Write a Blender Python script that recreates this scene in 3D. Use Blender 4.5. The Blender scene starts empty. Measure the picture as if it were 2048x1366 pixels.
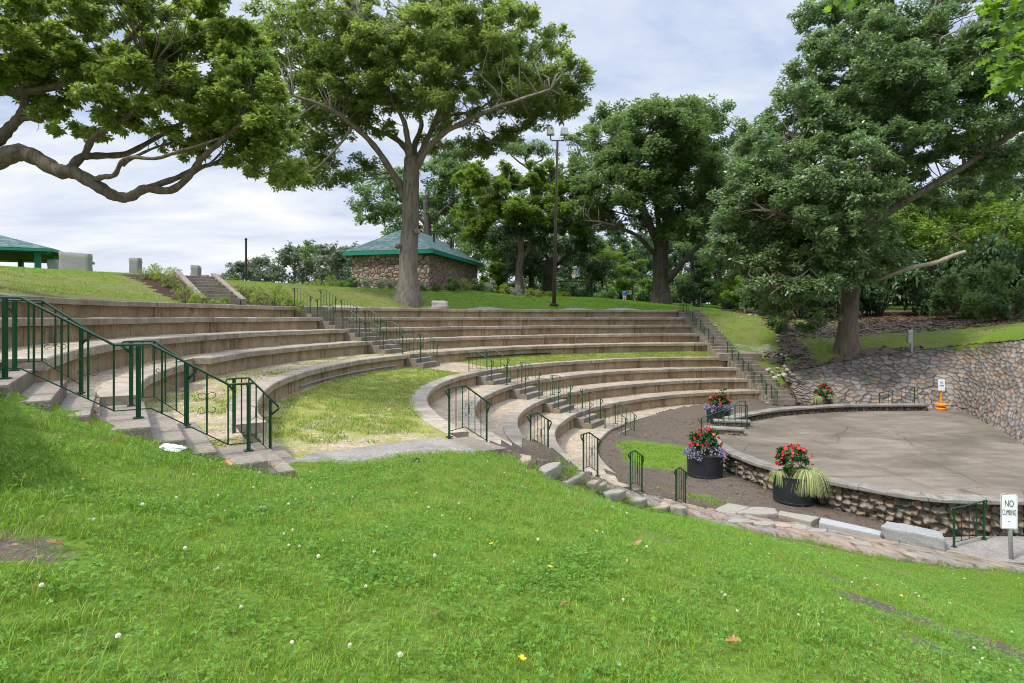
import bpy, bmesh, math, random
import numpy as np
from mathutils import Vector
R = math.radians
rng = np.random.default_rng(7)
random.seed(7)
SC = bpy.context.scene
COL = SC.collection
F, CX, YH, EYE = 1190.0, 1024.0, 634.0, 5.0

# ---------------------------------------------------------------- helpers
def at(x, y, Y):            # photo pixel seen at a plan distance Y -> world
    k = F / Y
    return ((x - CX) / k, Y, EYE - (y - YH) / k)
def plan(x, y, d):          # photo pixel lying d below the eye -> world
    k = (y - YH) / d
    return ((x - CX) / k, F / k, EYE - d)

class MB:
    def __init__(s): s.v = []; s.f = []; s.uv = []
    def add(s, vs, fs, uvs=None):
        o = len(s.v); s.v += [tuple(map(float, p)) for p in vs]
        for i, f in enumerate(fs):
            s.f.append(tuple(o + a for a in f))
            s.uv.append(uvs[i] if uvs else [(0, 0)] * len(f))
        return s
    def box(s, c, sz, rz=0.0, taper=1.0):
        cx, cy, cz = c; a, b, h = sz[0] / 2, sz[1] / 2, sz[2] / 2
        co, si = math.cos(rz), math.sin(rz); vs = []
        for z, t in ((-h, 1), (h, taper)):
            for x, y in ((-a, -b), (a, -b), (a, b), (-a, b)):
                x *= t; y *= t
                vs.append((cx + x * co - y * si, cy + x * si + y * co, cz + z))
        return s.add(vs, [(3, 2, 1, 0), (4, 5, 6, 7), (0, 1, 5, 4), (1, 2, 6, 5), (2, 3, 7, 6), (3, 0, 4, 7)])
    def prism(s, poly, z0, z1):
        n = len(poly); vs = [(p[0], p[1], z0) for p in poly] + [(p[0], p[1], z1) for p in poly]
        ar = sum(poly[i][0] * poly[(i + 1) % n][1] - poly[(i + 1) % n][0] * poly[i][1] for i in range(n))
        fs = [tuple(range(n))[::-1], tuple(range(n, 2 * n))] + [(i, (i + 1) % n, n + (i + 1) % n, n + i) for i in range(n)]
        if ar < 0: fs = [f[::-1] for f in fs]
        return s.add(vs, fs)
    def tube(s, path, rad, n=8, cap=True, sq=False):
        P = [Vector(p) for p in path]; m = len(P)
        if not hasattr(rad, '__len__'): rad = [rad] * m
        vs = []; ref = None; L = 0; ls = []
        for i in range(m):
            t = (P[min(i + 1, m - 1)] - P[max(i - 1, 0)])
            if t.length < 1e-9: t = Vector((0, 0, 1))
            t.normalize()
            if ref is None: ref = Vector((1, 0, 0)) if abs(t.x) < .9 else Vector((0, 1, 0))
            u = (ref - t * ref.dot(t)).normalized(); w = t.cross(u); ref = u
            if i: L += (P[i] - P[i - 1]).length
            ls.append(L)
            for j in range(n):
                a = 2 * math.pi * (j + (.5 if sq else 0)) / n
                vs.append(P[i] + (u * math.cos(a) + w * math.sin(a)) * rad[i])
        fs = []; uv = []
        for i in range(m - 1):
            for j in range(n):
                k = (j + 1) % n
                fs.append((i * n + j, i * n + k, (i + 1) * n + k, (i + 1) * n + j))
                uv.append([(j / n, ls[i]), ((j + 1) / n, ls[i]), ((j + 1) / n, ls[i + 1]), (j / n, ls[i + 1])])
        if cap:
            fs.append(tuple(range(n))[::-1]); fs.append(tuple((m - 1) * n + j for j in range(n)))
            uv += [[(0, 0)] * n, [(0, 0)] * n]
        return s.add(vs, fs, uv)
    def lathe(s, c, prof, n=32):
        vs = []; m = len(prof)
        for r, z in prof:
            for j in range(n):
                a = 2 * math.pi * j / n
                vs.append((c[0] + r * math.cos(a), c[1] + r * math.sin(a), c[2] + z))
        fs = [(i * n + j, i * n + (j + 1) % n, (i + 1) * n + (j + 1) % n, (i + 1) * n + j) for i in range(m - 1) for j in range(n)]
        return s.add(vs, fs)
    def bar(s, a, b, w, h=None):
        return s.tube([a, b], (w * .7071), 4, True, True)

def loc_of(parent):
    l = Vector((0, 0, 0))
    while parent is not None:
        l += Vector(parent.location); parent = parent.parent
    return l
def link(name, me, mat=None, parent=None):
    o = bpy.data.objects.new(name, me); COL.objects.link(o)
    if mat is not None:
        for m in (mat if isinstance(mat, (list, tuple)) else [mat]): me.materials.append(m)
    if parent is not None: o.parent = parent
    return o
def build(name, mb, mat, parent=None, bevel=0, smooth=False, origin=None, jitter=0):
    me = bpy.data.meshes.new(name)
    off = loc_of(parent) if parent is not None else Vector(origin or (0, 0, 0))
    me.from_pydata([(a - off.x, b - off.y, c - off.z) for a, b, c in mb.v], [], mb.f)
    uvl = me.uv_layers.new(name='UV')
    uvl.data.foreach_set('uv', np.array([c for f in mb.uv for p in f for c in p], dtype=np.float32))
    if bevel:
        bm = bmesh.new(); bm.from_mesh(me)
        bmesh.ops.bevel(bm, geom=[e for e in bm.edges if len(e.link_faces) == 2 and e.calc_face_angle(0) > .6], offset=bevel, segments=2, affect='EDGES', profile=.6)
        bm.to_mesh(me); bm.free()
    if smooth: me.shade_smooth()
    o = link(name, me, mat, parent)
    if parent is None and origin: o.location = origin
    return o
def npmesh(name, V, faces, mat=None, parent=None, attrs=None, smooth=False):
    """V (n,3), faces (m,k) same size faces"""
    V = np.asarray(V, dtype=np.float32); faces = np.asarray(faces, dtype=np.int32)
    if parent is not None: V = V - np.array(loc_of(parent), dtype=np.float32)
    me = bpy.data.meshes.new(name); m, k = faces.shape
    me.vertices.add(len(V)); me.vertices.foreach_set('co', V.ravel())
    me.loops.add(m * k); me.loops.foreach_set('vertex_index', faces.ravel())
    me.polygons.add(m); me.polygons.foreach_set('loop_start', np.arange(0, m * k, k, dtype=np.int32))
    for an, av in (attrs or {}).items():
        at_ = me.attributes.new(an, 'FLOAT', 'POINT'); at_.data.foreach_set('value', np.asarray(av, dtype=np.float32))
    me.update(); me.validate()
    if smooth: me.shade_smooth()
    return link(name, me, mat, parent)
def thing(name, label, cat, loc=(0, 0, 0), group=None):
    o = bpy.data.objects.new(name, None); COL.objects.link(o); o.location = loc; o.empty_display_size = .2
    return tag(o, label, cat, group)
def tag(o, label, cat, group=None):
    o['label'] = label; o['category'] = cat
    if group: o['group'] = group
    return o
def struct(o, kind='structure', label=None):
    o['kind'] = kind
    if label: o['label'] = label
    return o
def copy_tree(o, parent=None):
    c = o.copy(); COL.objects.link(c)
    if parent is not None: c.parent = parent
    for ch in list(o.children): copy_tree(ch, c)
    return c
def crom(P, n=6):
    P = [np.array(p, float) for p in P]; out = []
    for i in range(len(P) - 1):
        p0 = P[max(i - 1, 0)]; p1 = P[i]; p2 = P[i + 1]; p3 = P[min(i + 2, len(P) - 1)]
        for j in range(n):
            t = j / n
            out.append(.5 * ((2 * p1) + (-p0 + p2) * t + (2 * p0 - 5 * p1 + 4 * p2 - p3) * t * t + (-p0 + 3 * p1 - 3 * p2 + p3) * t ** 3))
    out.append(P[-1]); return out
_sn = [(rng.normal(size=3), rng.uniform(0, 6.28)) for _ in range(24)]
def snoise(P, scale, seed=0):   # cheap smooth noise, about -1..1
    P = np.asarray(P, float) / scale; s = np.zeros(len(P))
    for i in range(8):
        k, ph = _sn[(i + seed * 5) % 24]
        s += np.sin(P @ (k * (1 + .35 * i)) + ph + seed) / (1 + .3 * i)
    return s / 3.2
def inpoly(X, Y, poly):
    c = np.zeros(X.shape, bool); n = len(poly)
    for i in range(n):
        x1, y1 = poly[i][:2]; x2, y2 = poly[(i + 1) % n][:2]
        if y1 == y2: continue
        c ^= ((y1 > Y) != (y2 > Y)) & (X < (x2 - x1) * (Y - y1) / (y2 - y1) + x1)
    return c
def segdist(X, Y, line):
    D = np.full(X.shape, 1e9)
    for a, b in zip(line[:-1], line[1:]):
        ax, ay = a[:2]; bx, by = b[:2]; dx, dy = bx - ax, by - ay
        t = np.clip(((X - ax) * dx + (Y - ay) * dy) / (dx * dx + dy * dy + 1e-12), 0, 1)
        D = np.minimum(D, np.hypot(X - ax - t * dx, Y - ay - t * dy))
    return D

# ---------------------------------------------------------------- materials
class NT:
    def __init__(s, name):
        s.m = bpy.data.materials.new(name); s.m.use_nodes = True
        s.t = s.m.node_tree; s.t.nodes.clear()
        s.out = s.t.nodes.new('ShaderNodeOutputMaterial')
    def n(s, typ, props=None, ins=None):
        nd = s.t.nodes.new(typ)
        for k, v in (props or {}).items(): setattr(nd, k, v)
        for k, v in (ins or {}).items():
            sock = nd.inputs[k]
            if isinstance(v, bpy.types.NodeSocket): s.t.links.new(v, sock)
            else:
                if isinstance(v, tuple) and len(v) == 3 and sock.type == 'RGBA': v = v + (1,)
                sock.default_value = v
        return nd
    def pos(s): return s.n('ShaderNodeNewGeometry').outputs['Position']
    def uv(s): return s.n('ShaderNodeUVMap', {'uv_map': 'UV'}).outputs[0]
    def attr(s, a): return s.n('ShaderNodeAttribute', {'attribute_name': a}).outputs['Fac']
    def scale(s, v, sc): return s.n('ShaderNodeMapping', None, {'Vector': v, 'Scale': sc}).outputs[0]
    def noise(s, v, sc, det=6, rough=.6, dist=0): return s.n('ShaderNodeTexNoise', None, {'Vector': v, 'Scale': sc, 'Detail': det, 'Roughness': rough, 'Distortion': dist}).outputs['Fac']
    def ramp(s, f, *stops):
        nd = s.n('ShaderNodeValToRGB', None, {'Fac': f}); e = nd.color_ramp.elements
        while len(e) < len(stops): e.new(.5)
        for i, (p, c) in enumerate(stops):
            e[i].position = p; e[i].color = (c, c, c, 1) if not isinstance(c, tuple) else c + (1,)
        return nd.outputs['Color']
    def mix(s, f, a, b, mode='MIX'):
        nd = s.n('ShaderNodeMix', {'data_type': 'RGBA', 'blend_type': mode}, {0: f, 6: a, 7: b}); return nd.outputs[2]
    def math(s, op, a, b=0.0, c=None):
        i = {0: a, 1: b}
        if c is not None: i[2] = c
        return s.n('ShaderNodeMath', {'operation': op}, i).outputs[0]
    def bump(s, h, st, dist=.02): return s.n('ShaderNodeBump', None, {'Height': h, 'Strength': st, 'Distance': dist}).outputs[0]
    def bsdf(s, col, rough=.8, normal=None, spec=.3, metal=0.0):
        i = {'Base Color': col, 'Roughness': rough, 'Specular IOR Level': spec, 'Metallic': metal}
        if normal is not None: i['Normal'] = normal
        b = s.n('ShaderNodeBsdfPrincipled', None, i)
        s.t.links.new(b.outputs[0], s.out.inputs[0]); return s.m

def m_plain(name, col, rough=.6, spec=.3, metal=0.0, var=.15, nsc=8.0, bump=0.0):
    t = NT(name); p = t.pos(); f = t.noise(p, nsc)
    c = t.mix(f, tuple(x * (1 - var) for x in col), tuple(min(1, x * (1 + var)) for x in col))
    return t.bsdf(c, rough, t.bump(f, bump, .01) if bump else None, spec, metal)

def m_concrete(name, base, dark, light, joints=0.0, streak=.6, bump=.5, gloss=.85):
    t = NT(name); p = t.pos(); u = t.uv()
    big = t.noise(p, .8, 5, .65, .6); mid = t.noise(p, 4.5, 9, .72, .3); fine = t.noise(p, 24, 5, .75)
    c = t.mix(t.ramp(mid, (.32, 0.0), (.66, 1.0)), base, light)
    c = t.mix(t.math('MULTIPLY', t.ramp(big, (.42, 0.0), (.62, 1.0)), .6), c, dark)
    c = t.mix(t.math('MULTIPLY', t.ramp(t.noise(p, 2.2, 7, .75, .8), (.50, 0.0), (.66, 1.0)), .7), c, tuple(x * .5 for x in base))
    st = t.noise(t.scale(u, (3.2, .35, 1)), 1.0, 8, .72, .5); st3 = t.noise(t.scale(u, (14, .9, 1)), 1.0, 5, .65)
    st2 = t.noise(t.scale(u, (.7, .4, 1)), 1.0, 4, .6)
    sf = t.math('MULTIPLY', t.ramp(st, (.50, 0.0), (.62, 1.0)), t.ramp(st2, (.38, 0.0), (.6, 1.0)))
    sf = t.math('MAXIMUM', sf, t.math('MULTIPLY', t.ramp(st3, (.60, 0.0), (.72, .8)), t.ramp(st2, (.45, 0.0), (.55, 1.0))))
    c = t.mix(t.math('MULTIPLY', sf, streak), c, tuple(x * .38 for x in dark))
    wh = t.noise(t.scale(u, (5, .6, 1)), 1.3, 4, .6)
    c = t.mix(t.math('MULTIPLY', t.ramp(wh, (.64, 0.0), (.74, 1.0)), streak * .55), c, tuple(min(.6, x * 1.35) for x in light))
    c = t.mix(t.math('MULTIPLY', t.ramp(fine, (.34, 1.0), (.56, 0.0)), .65), c, tuple(x * .45 for x in base))
    h = t.math('ADD', t.math('MULTIPLY', fine, .7), mid)
    if joints:
        sx = t.n('ShaderNodeSeparateXYZ', None, {0: u}).outputs[0]
        wob = t.math('ADD', t.math('MULTIPLY', t.noise(p, 14, 3), .02), t.math('MULTIPLY', t.noise(p, .35, 2), .9))
        fr = t.math('FRACT', t.math('DIVIDE', t.math('ADD', sx, wob), joints))
        j = t.math('LESS_THAN', fr, .016 / joints)
        c = t.mix(t.math('MULTIPLY', j, .85), c, (.03, .026, .02))
        h = t.math('SUBTRACT', h, t.math('MULTIPLY', j, 1.5))
        pid = t.math('FLOOR', t.math('DIVIDE', t.math('ADD', sx, wob), joints))
        wn = t.n('ShaderNodeTexWhiteNoise', {'noise_dimensions': '1D'}, {'W': pid}).outputs['Value']
        c = t.mix(t.math('MULTIPLY', wn, .30), c, tuple(x * .6 for x in base))
    return t.bsdf(c, gloss, t.bump(h, bump, .015), .25)

def m_leaf(name, c0, c1, trans=.45, rough=.45, spec=.35):
    t = NT(name); a = t.attr('tint')
    c = t.mix(a, c0, c1)
    p = t.n('ShaderNodeBsdfPrincipled', None, {'Base Color': c, 'Roughness': rough, 'Specular IOR Level': spec})
    tr = t.n('ShaderNodeBsdfTranslucent', None, {'Color': t.mix(.5, c, (c1[0] * 1.3, c1[1] * 1.3, c1[2] * .6))})
    mx = t.n('ShaderNodeMixShader', None, {0: trans, 1: p.outputs[0], 2: tr.outputs[0]})
    t.t.links.new(mx.outputs[0], t.out.inputs[0]); return t.m

def m_stones(name, cols, mortar, scale, gap=.07, bump=1.0, moss=0.0, sc3=(1, 1, 1), rnd=1.0, dist=.05):
    t = NT(name); p = t.scale(t.pos(), sc3)
    w = t.n('ShaderNodeTexNoise', None, {'Vector': p, 'Scale': 3.0, 'Detail': 3.0}).outputs['Color']
    p2 = t.n('ShaderNodeMix', {'data_type': 'VECTOR'}, {0: .06, 4: p, 5: w}).outputs[1]
    v = t.n('ShaderNodeTexVoronoi', None, {'Vector': p2, 'Scale': scale, 'Randomness': rnd})
    e = t.n('ShaderNodeTexVoronoi', {'feature': 'DISTANCE_TO_EDGE'}, {'Vector': p2, 'Scale': scale, 'Randomness': rnd}).outputs['Distance']
    r = t.n('ShaderNodeSeparateColor', None, {0: v.outputs['Color']}).outputs[0]
    k = len(cols)
    c = t.ramp(r, *[(i / max(1, k - 1), cols[i]) for i in range(k)])
    f = t.noise(t.pos(), 22, 6, .7)
    c = t.mix(t.math('MULTIPLY', f, .6), c, tuple(x * .5 for x in cols[0]))
    if moss:
        mz = t.noise(t.pos(), .55, 4); c = t.mix(t.math('MULTIPLY', t.ramp(mz, (.55, 0.0), (.7, 1.0)), moss), c, (.05, .065, .018))
    c = t.mix(t.ramp(e, (gap * .5, 1.0), (gap, 0.0)), c, mortar)
    h = t.math('ADD', t.ramp(e, (gap * .4, 0.0), (gap * 3.5, 1.0)), t.math('MULTIPLY', f, .35))
    return t.bsdf(c, .85, t.bump(h, bump, dist), .25)

def m_bark(name, c0, c1, sc=9.0):
    t = NT(name); p = t.pos()
    n1 = t.noise(t.scale(p, (1, 1, .18)), sc, 6, .7, .6); n2 = t.noise(p, 1.4, 4); n3 = t.noise(p, 3.0, 4, .7)
    c = t.mix(t.ramp(n1, (.35, 0.0), (.62, 1.0)), c0, c1)
    c = t.mix(t.math('MULTIPLY', t.ramp(n2, (.5, 0.0), (.75, 1.0)), .5), c, (.16, .17, .12))
    c = t.mix(t.math('MULTIPLY', t.ramp(n3, (.55, 0.0), (.75, 1.0)), .35), c, tuple(x * .5 for x in c0))
    return t.bsdf(c, .9, t.bump(n1, 1.0, .05), .2)

M = {}
M['slab'] = m_concrete('seat_concrete', (.35, .29, .215), (.19, .15, .105), (.47, .405, .315), 1.85, .7)
M['wall'] = m_concrete('wall_concrete', (.37, .265, .155), (.20, .142, .082), (.50, .385, .245), 1.55, .95)
M['step'] = m_concrete('step_concrete', (0.234, 0.193, 0.148), (0.139, 0.115, 0.086), (0.287, 0.246, 0.197), 0, .25, .9)
M['stagefloor'] = None
M['metal'] = m_plain('green_painted_steel', (.007, .050, .020), .32, .5, 0, .25, 20)
M['trim'] = m_plain('green_trim_paint', (.008, .20, .125), .5, .4, 0, .08)
M['brownpole'] = m_plain('brown_pole_paint', (.075, .05, .042), .5, .4)
M['redpole'] = m_plain('dark_red_pole_paint', (.035, .012, .014), .5, .4)
M['black'] = m_plain('black_metal', (.012, .014, .013), .4, .5)
M['blackplastic'] = m_plain('black_planter_plastic', (.014, .015, .02), .48, .5, 0, .5, 5)
M['galv'] = m_plain('galvanised_steel', (.42, .43, .44), .45, .5, .7, .15, 30)
M['white'] = m_plain('white_sign_paint', (.82, .83, .84), .4, .4, 0, .02)
M['ink'] = m_plain('black_sign_ink', (.015, .015, .018), .5)
M['orange'] = m_plain('orange_plastic', (.75, .22, .012), .5, .4, 0, .1)
M['granite'] = m_plain('grey_granite', (.24, .235, .225), .85, .25, 0, .45, 26, .8)
M['boulder'] = m_plain('pale_boulder', (.36, .32, .28), .9, .2, 0, .35, 14, 1.0)
M['stone'] = m_plain('flagstone', (.25, .225, .185), .9, .2, 0, .4, 9, 1.0)
M['lightstone'] = m_plain('pale_kerb_stone', (0.290, 0.286, 0.273), .85, .2, 0, .3, 18, .6)
M['soil'] = m_plain('dark_soil', (.035, .026, .02), .95, .1, 0, .4, 30, .8)
M['cap'] = m_concrete('cap_stone', (0.230, 0.205, 0.172), (0.123, 0.111, 0.086), (0.344, 0.320, 0.279), 1.3, .3, .6)
M['capedge'] = M['cap']
M['red'] = m_leaf('red_petals', (.36, .006, .010), (.60, .012, .016), .25)
M['purple'] = m_leaf('mauve_petals', (.10, .085, .22), (.30, .27, .50), .3)
M['pink'] = m_leaf('pink_petals', (.65, .04, .12), (.8, .1, .2), .25)
M['whitepetal'] = m_leaf('clover_petals', (.72, .66, .58), (.85, .83, .76), .25)
M['yellow'] = m_leaf('yellow_petals', (.8, .42, .01), (.85, .55, .02), .2)
M['varieg'] = m_leaf('straw_green_blades', (.20, .25, .07), (.55, .56, .27), .3)
M['stake'] = m_plain('bamboo', (.22, .15, .08), .7)
M['cutwood'] = m_plain('cut_wood', (.36, .22, .11), .8, .2, 0, .2, 40)
M['bark_grey'] = m_bark('grey_bark', (0.098, 0.081, 0.064), (0.221, 0.191, 0.157), 7)
M['bark_dark'] = m_bark('dark_bark', (.05, .042, .034), (.12, .10, .085), 6)
M['bark_brown'] = m_bark('brown_bark', (0.075, 0.061, 0.045), (0.176, 0.146, 0.109), 8)
M['deadwood'] = m_bark('dead_wood', (.26, .21, .16), (.42, .36, .29), 12)
M['leaf_oak'] = m_leaf('oak_leaves', (.085, .158, .034), (.33, .42, .10), .58)
M['leaf_maple'] = m_leaf('maple_leaves', (.070, .128, .036), (.28, .355, .10), .56)
M['leaf_blue'] = m_leaf('bluish_oak_leaves', (.060, .122, .045), (.225, .32, .135), .35, .34, .55)
M['leaf_mid'] = m_leaf('mid_green_leaves', (0.055, 0.114, 0.037), (0.193, 0.285, 0.092))
M['leaf_yel'] = m_leaf('yellow_green_leaves', (0.066, 0.122, 0.014), (0.188, 0.287, 0.033), .45)
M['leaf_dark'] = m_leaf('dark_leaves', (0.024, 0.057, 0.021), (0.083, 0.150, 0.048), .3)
M['leaf_bright'] = m_leaf('bright_leaves', (0.069, 0.149, 0.017), (0.218, 0.356, 0.046), .5)
M['leaf_shrub'] = m_leaf('shrub_leaves', (.095, .16, .022), (.36, .44, .075), .4)
M['leaf_silver'] = m_leaf('silver_leaves', (.16, .19, .13), (.36, .40, .30), .3)
M['leaf_far'] = m_leaf('far_leaves', (.07, .10, .065), (.17, .21, .14), .3)
M['leaf_flower'] = m_leaf('glossy_green_leaves', (0.024, 0.072, 0.018), (0.096, 0.192, 0.048), .3, .35, .5)
M['leaf_dead'] = m_leaf('dry_brown_leaves', (.20, .09, .03), (.42, .22, .09), .2)
M['grass2'] = m_leaf('yellowish_grass_blades', (.13, .20, .018), (.32, .40, .055), .35, .5, .3)
M['edgepink'] = m_plain('pinkish_slab', (.30, .225, .175), .9, .2, 0, .4, 9, 1.0)
M['litter'] = m_leaf('leaf_litter', (.05, .03, .018), (.19, .12, .07), .15)
M['grass'] = m_leaf('grass_blades', (0.084, 0.185, 0.013), (0.246, 0.403, 0.039), .35, .5, .3)
M['clover'] = m_leaf('clover_leaflets', (.055, .155, .014), (.16, .31, .035), .35, .5, .3)
M['drygrass'] = m_leaf('dry_grass_blades', (.17, .21, .035), (.36, .36, .11), .3, .6, .2)
M['shirt'] = m_plain('blue_shirt', (.02, .11, .50), .8)
M['khaki'] = m_plain('khaki_cloth', (.38, .32, .26), .85)
M['skin'] = m_plain('skin', (.35, .19, .13), .6)
M['hair'] = m_plain('dark_hair', (.02, .014, .01), .6)
M['cream'] = m_plain('cream_boards', (.72, .60, .38), .7, .3, 0, .08, 4)
M['plasticbag'] = m_plain('white_plastic_bag', (.80, .80, .80), .4, .4, 0, .06)
M['teal_dark'] = m_plain('grey_black_plastic', (.02, .022, .024), .5)
M['riprap'] = m_plain('x', (.3, .3, .3))
M['glassboard'] = m_plain('pale_backboard', (.13, .17, .17), .2, .6)

def m_grassland():
    t = NT('ground_soil_and_turf'); p = t.pos()
    dirt, dry, mul, pth = t.attr('dirt'), t.attr('dry'), t.attr('mulch'), t.attr('path')
    n1 = t.noise(p, 1.1, 5); n2 = t.noise(p, 9, 6, .7); n3 = t.noise(p, 30, 4, .75); n4 = t.noise(p, .25, 4); n5 = t.noise(p, 3.2, 5, .7)
    g = t.mix(n2, (.062, .125, .012), (.175, .265, .03))
    g = t.mix(t.ramp(n4, (.35, 0.0), (.65, .5)), g, (.17, .235, .035))
    g = t.mix(t.math('MULTIPLY', t.ramp(n3, (.35, 1.0), (.6, 0.0)), .5), g, (.04, .075, .012))
    d2 = t.mix(n5, (.20, .185, .075), (.15, .19, .035))
    d2 = t.mix(t.math('MULTIPLY', n3, .6), d2, (.08, .085, .03))
    df = t.ramp(t.math('ADD', dry, t.math('MULTIPLY', t.math('SUBTRACT', n1, .5), 1.3)), (.35, 0.0), (.75, 1.0))
    c = t.mix(df, g, d2)
    so = t.mix(n2, (.046, .037, .028), (.165, .132, .10))
    so = t.mix(t.ramp(n3, (.5, 0.0), (.72, .75)), so, (.23, .17, .115))
    vo = t.n('ShaderNodeTexVoronoi', None, {'Vector': p, 'Scale': 9.0}).outputs['Distance']
    so = t.mix(t.math('MULTIPLY', t.ramp(vo, (.10, 1.0), (.16, 0.0)), t.ramp(n1, (.45, 0.0), (.6, .9))), so, (.36, .24, .12))
    f = t.ramp(t.math('ADD', dirt, t.math('MULTIPLY', t.math('SUBTRACT', t.math('ADD', t.math('MULTIPLY', n1, .5), t.math('MULTIPLY', n5, .5)), .5), 1.5)), (.42, 0.0), (.62, 1.0))
    c = t.mix(f, c, so)
    mu = t.mix(n3, (.022, .012, .009), (.085, .05, .038))
    c = t.mix(t.ramp(t.math('ADD', mul, t.math('MULTIPLY', t.math('SUBTRACT', n1, .5), .5)), (.45, 0.0), (.55, 1.0)), c, mu)
    pa = t.mix(n3, (.16, .15, .14), (.36, .34, .31))
    c = t.mix(t.ramp(t.math('ADD', pth, t.math('MULTIPLY', t.math('SUBTRACT', n5, .5), .7)), (.45, 0.0), (.6, 1.0)), c, pa)
    h = t.math('ADD', n3, t.math('MULTIPLY', n2, .8))
    return t.bsdf(c, .95, t.bump(h, .8, .04), .1)
def m_gravel():
    t = NT('gravel_with_weeds'); p = t.pos(); gr = t.attr('green')
    n1 = t.noise(p, 1.6, 5, .65); n2 = t.noise(p, 9, 5, .7); n3 = t.noise(p, 26, 4, .75); n5 = t.noise(p, 4, 5, .7)
    v = t.n('ShaderNodeTexVoronoi', None, {'Vector': p, 'Scale': 36.0})
    r = t.n('ShaderNodeSeparateColor', None, {0: v.outputs['Color']}).outputs[0]
    c = t.ramp(r, (0, (.22, .16, .10)), (.35, (.37, .285, .19)), (.75, (.46, .36, .25)), (1, (.55, .47, .37)))
    c = t.mix(t.math('MULTIPLY', t.ramp(n1, (.4, 0.0), (.7, 1.0)), .5), c, (.20, .15, .105))
    g = t.mix(n3, (.11, .14, .018), (.34, .36, .06))
    f = t.ramp(t.math('ADD', gr, t.math('MULTIPLY', t.math('SUBTRACT', t.math('ADD', t.math('MULTIPLY', n1, .55), t.math('MULTIPLY', n2, .45)), .5), 1.9)), (.42, 0.0), (.66, .9))
    c = t.mix(f, c, g)
    h = t.math('SUBTRACT', t.math('MULTIPLY', n3, .5), v.outputs['Distance'])
    return t.bsdf(c, .92, t.bump(h, .8, .03), .15)
def m_stagefloor():
    t = NT('stage_concrete'); p = t.pos()
    big = t.noise(p, .28, 5, .6, .4); st = t.noise(t.scale(p, (.5, 1.5, 1)), 1.1, 9, .72, .6); fine = t.noise(p, 20, 5, .75); m = t.noise(p, 3, 8, .75, .5)
    c = t.mix(t.ramp(st, (.3, 0.0), (.7, 1.0)), (.125, .097, .070), (.27, .222, .165))
    c = t.mix(t.math('MULTIPLY', t.ramp(big, (.45, 0.0), (.62, 1.0)), .85), c, (.085, .068, .043))
    c = t.mix(t.math('MULTIPLY', t.ramp(m, (.5, 0.0), (.75, 1.0)), .4), c, (.10, .085, .062))
    c = t.mix(t.math('MULTIPLY', t.ramp(fine, (.34, 1.0), (.56, 0.0)), .6), c, (.09, .075, .058))
    sp = t.n('ShaderNodeTexVoronoi', None, {'Vector': p, 'Scale': 1.6}).outputs['Distance']
    c = t.mix(t.ramp(sp, (.03, .9), (.045, 0.0)), c, (.04, .035, .03))
    sx = t.n('ShaderNodeSeparateXYZ', None, {0: p}).outputs[1]
    wob = t.math('MULTIPLY', t.noise(p, .5, 2), .25)
    fr = t.math('FRACT', t.math('DIVIDE', t.math('ADD', sx, wob), 2.6))
    j = t.math('LESS_THAN', fr, .014)
    sx2 = t.n('ShaderNodeSeparateXYZ', None, {0: p}).outputs[0]
    j = t.math('MAXIMUM', j, t.math('LESS_THAN', t.math('FRACT', t.math('DIVIDE', t.math('ADD', sx2, t.math('MULTIPLY', wob, .6)), 3.4)), .009))
    pw = t.n('ShaderNodeMix', {'data_type': 'VECTOR'}, {0: .35, 4: p, 5: t.n('ShaderNodeTexNoise', None, {'Vector': p, 'Scale': .9, 'Detail': 5.0}).outputs['Color']}).outputs[1]
    ck = t.n('ShaderNodeTexVoronoi', {'feature': 'DISTANCE_TO_EDGE'}, {'Vector': pw, 'Scale': .42}).outputs['Distance']
    j = t.math('MAXIMUM', j, t.math('MULTIPLY', t.math('LESS_THAN', ck, .007), t.ramp(big, (.45, 0.0), (.5, .9))))
    c = t.mix(t.math('MULTIPLY', j, .6), c, (.05, .042, .035))
    return t.bsdf(c, .75, t.bump(t.math('ADD', fine, m), .35, .01), .3)
def m_stonemesh(name, mortar, mossc=(.05, .07, .015), mossamt=.0, tint=(1, 1, 1)):
    """colour from the attributes of a mesh modelled stone by stone: stone (tone), gap (mortar)"""
    t = NT(name); p = t.pos(); s = t.attr('stone'); g = t.attr('gap')
    c = t.ramp(s, (0, (.13, .12, .11)), (.2, (.25, .21, .17)), (.36, (.195, .205, .215)), (.55, (.33, .27, .215)), (.75, (.38, .255, .175)), (.9, (.31, .31, .30)), (1, (.42, .38, .33)))
    c = t.mix(1.0, c, tint, 'MULTIPLY')
    f = t.noise(p, 20, 6, .75); f2 = t.noise(p, 5, 5)
    c = t.mix(t.math('MULTIPLY', f, .55), c, (.10, .09, .08)); c = t.mix(t.math('MULTIPLY', t.ramp(f2, (.5, 0.0), (.8, 1.0)), .4), c, (.35, .33, .30))
    if mossamt:
        mz = t.noise(p, .45, 5, .65); c = t.mix(t.math('MULTIPLY', t.ramp(mz, (.55, 0.0), (.68, 1.0)), mossamt), c, mossc)
    c = t.mix(g, c, mortar)
    return t.bsdf(c, .85, t.bump(f, .7, .02), .25)
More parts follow.
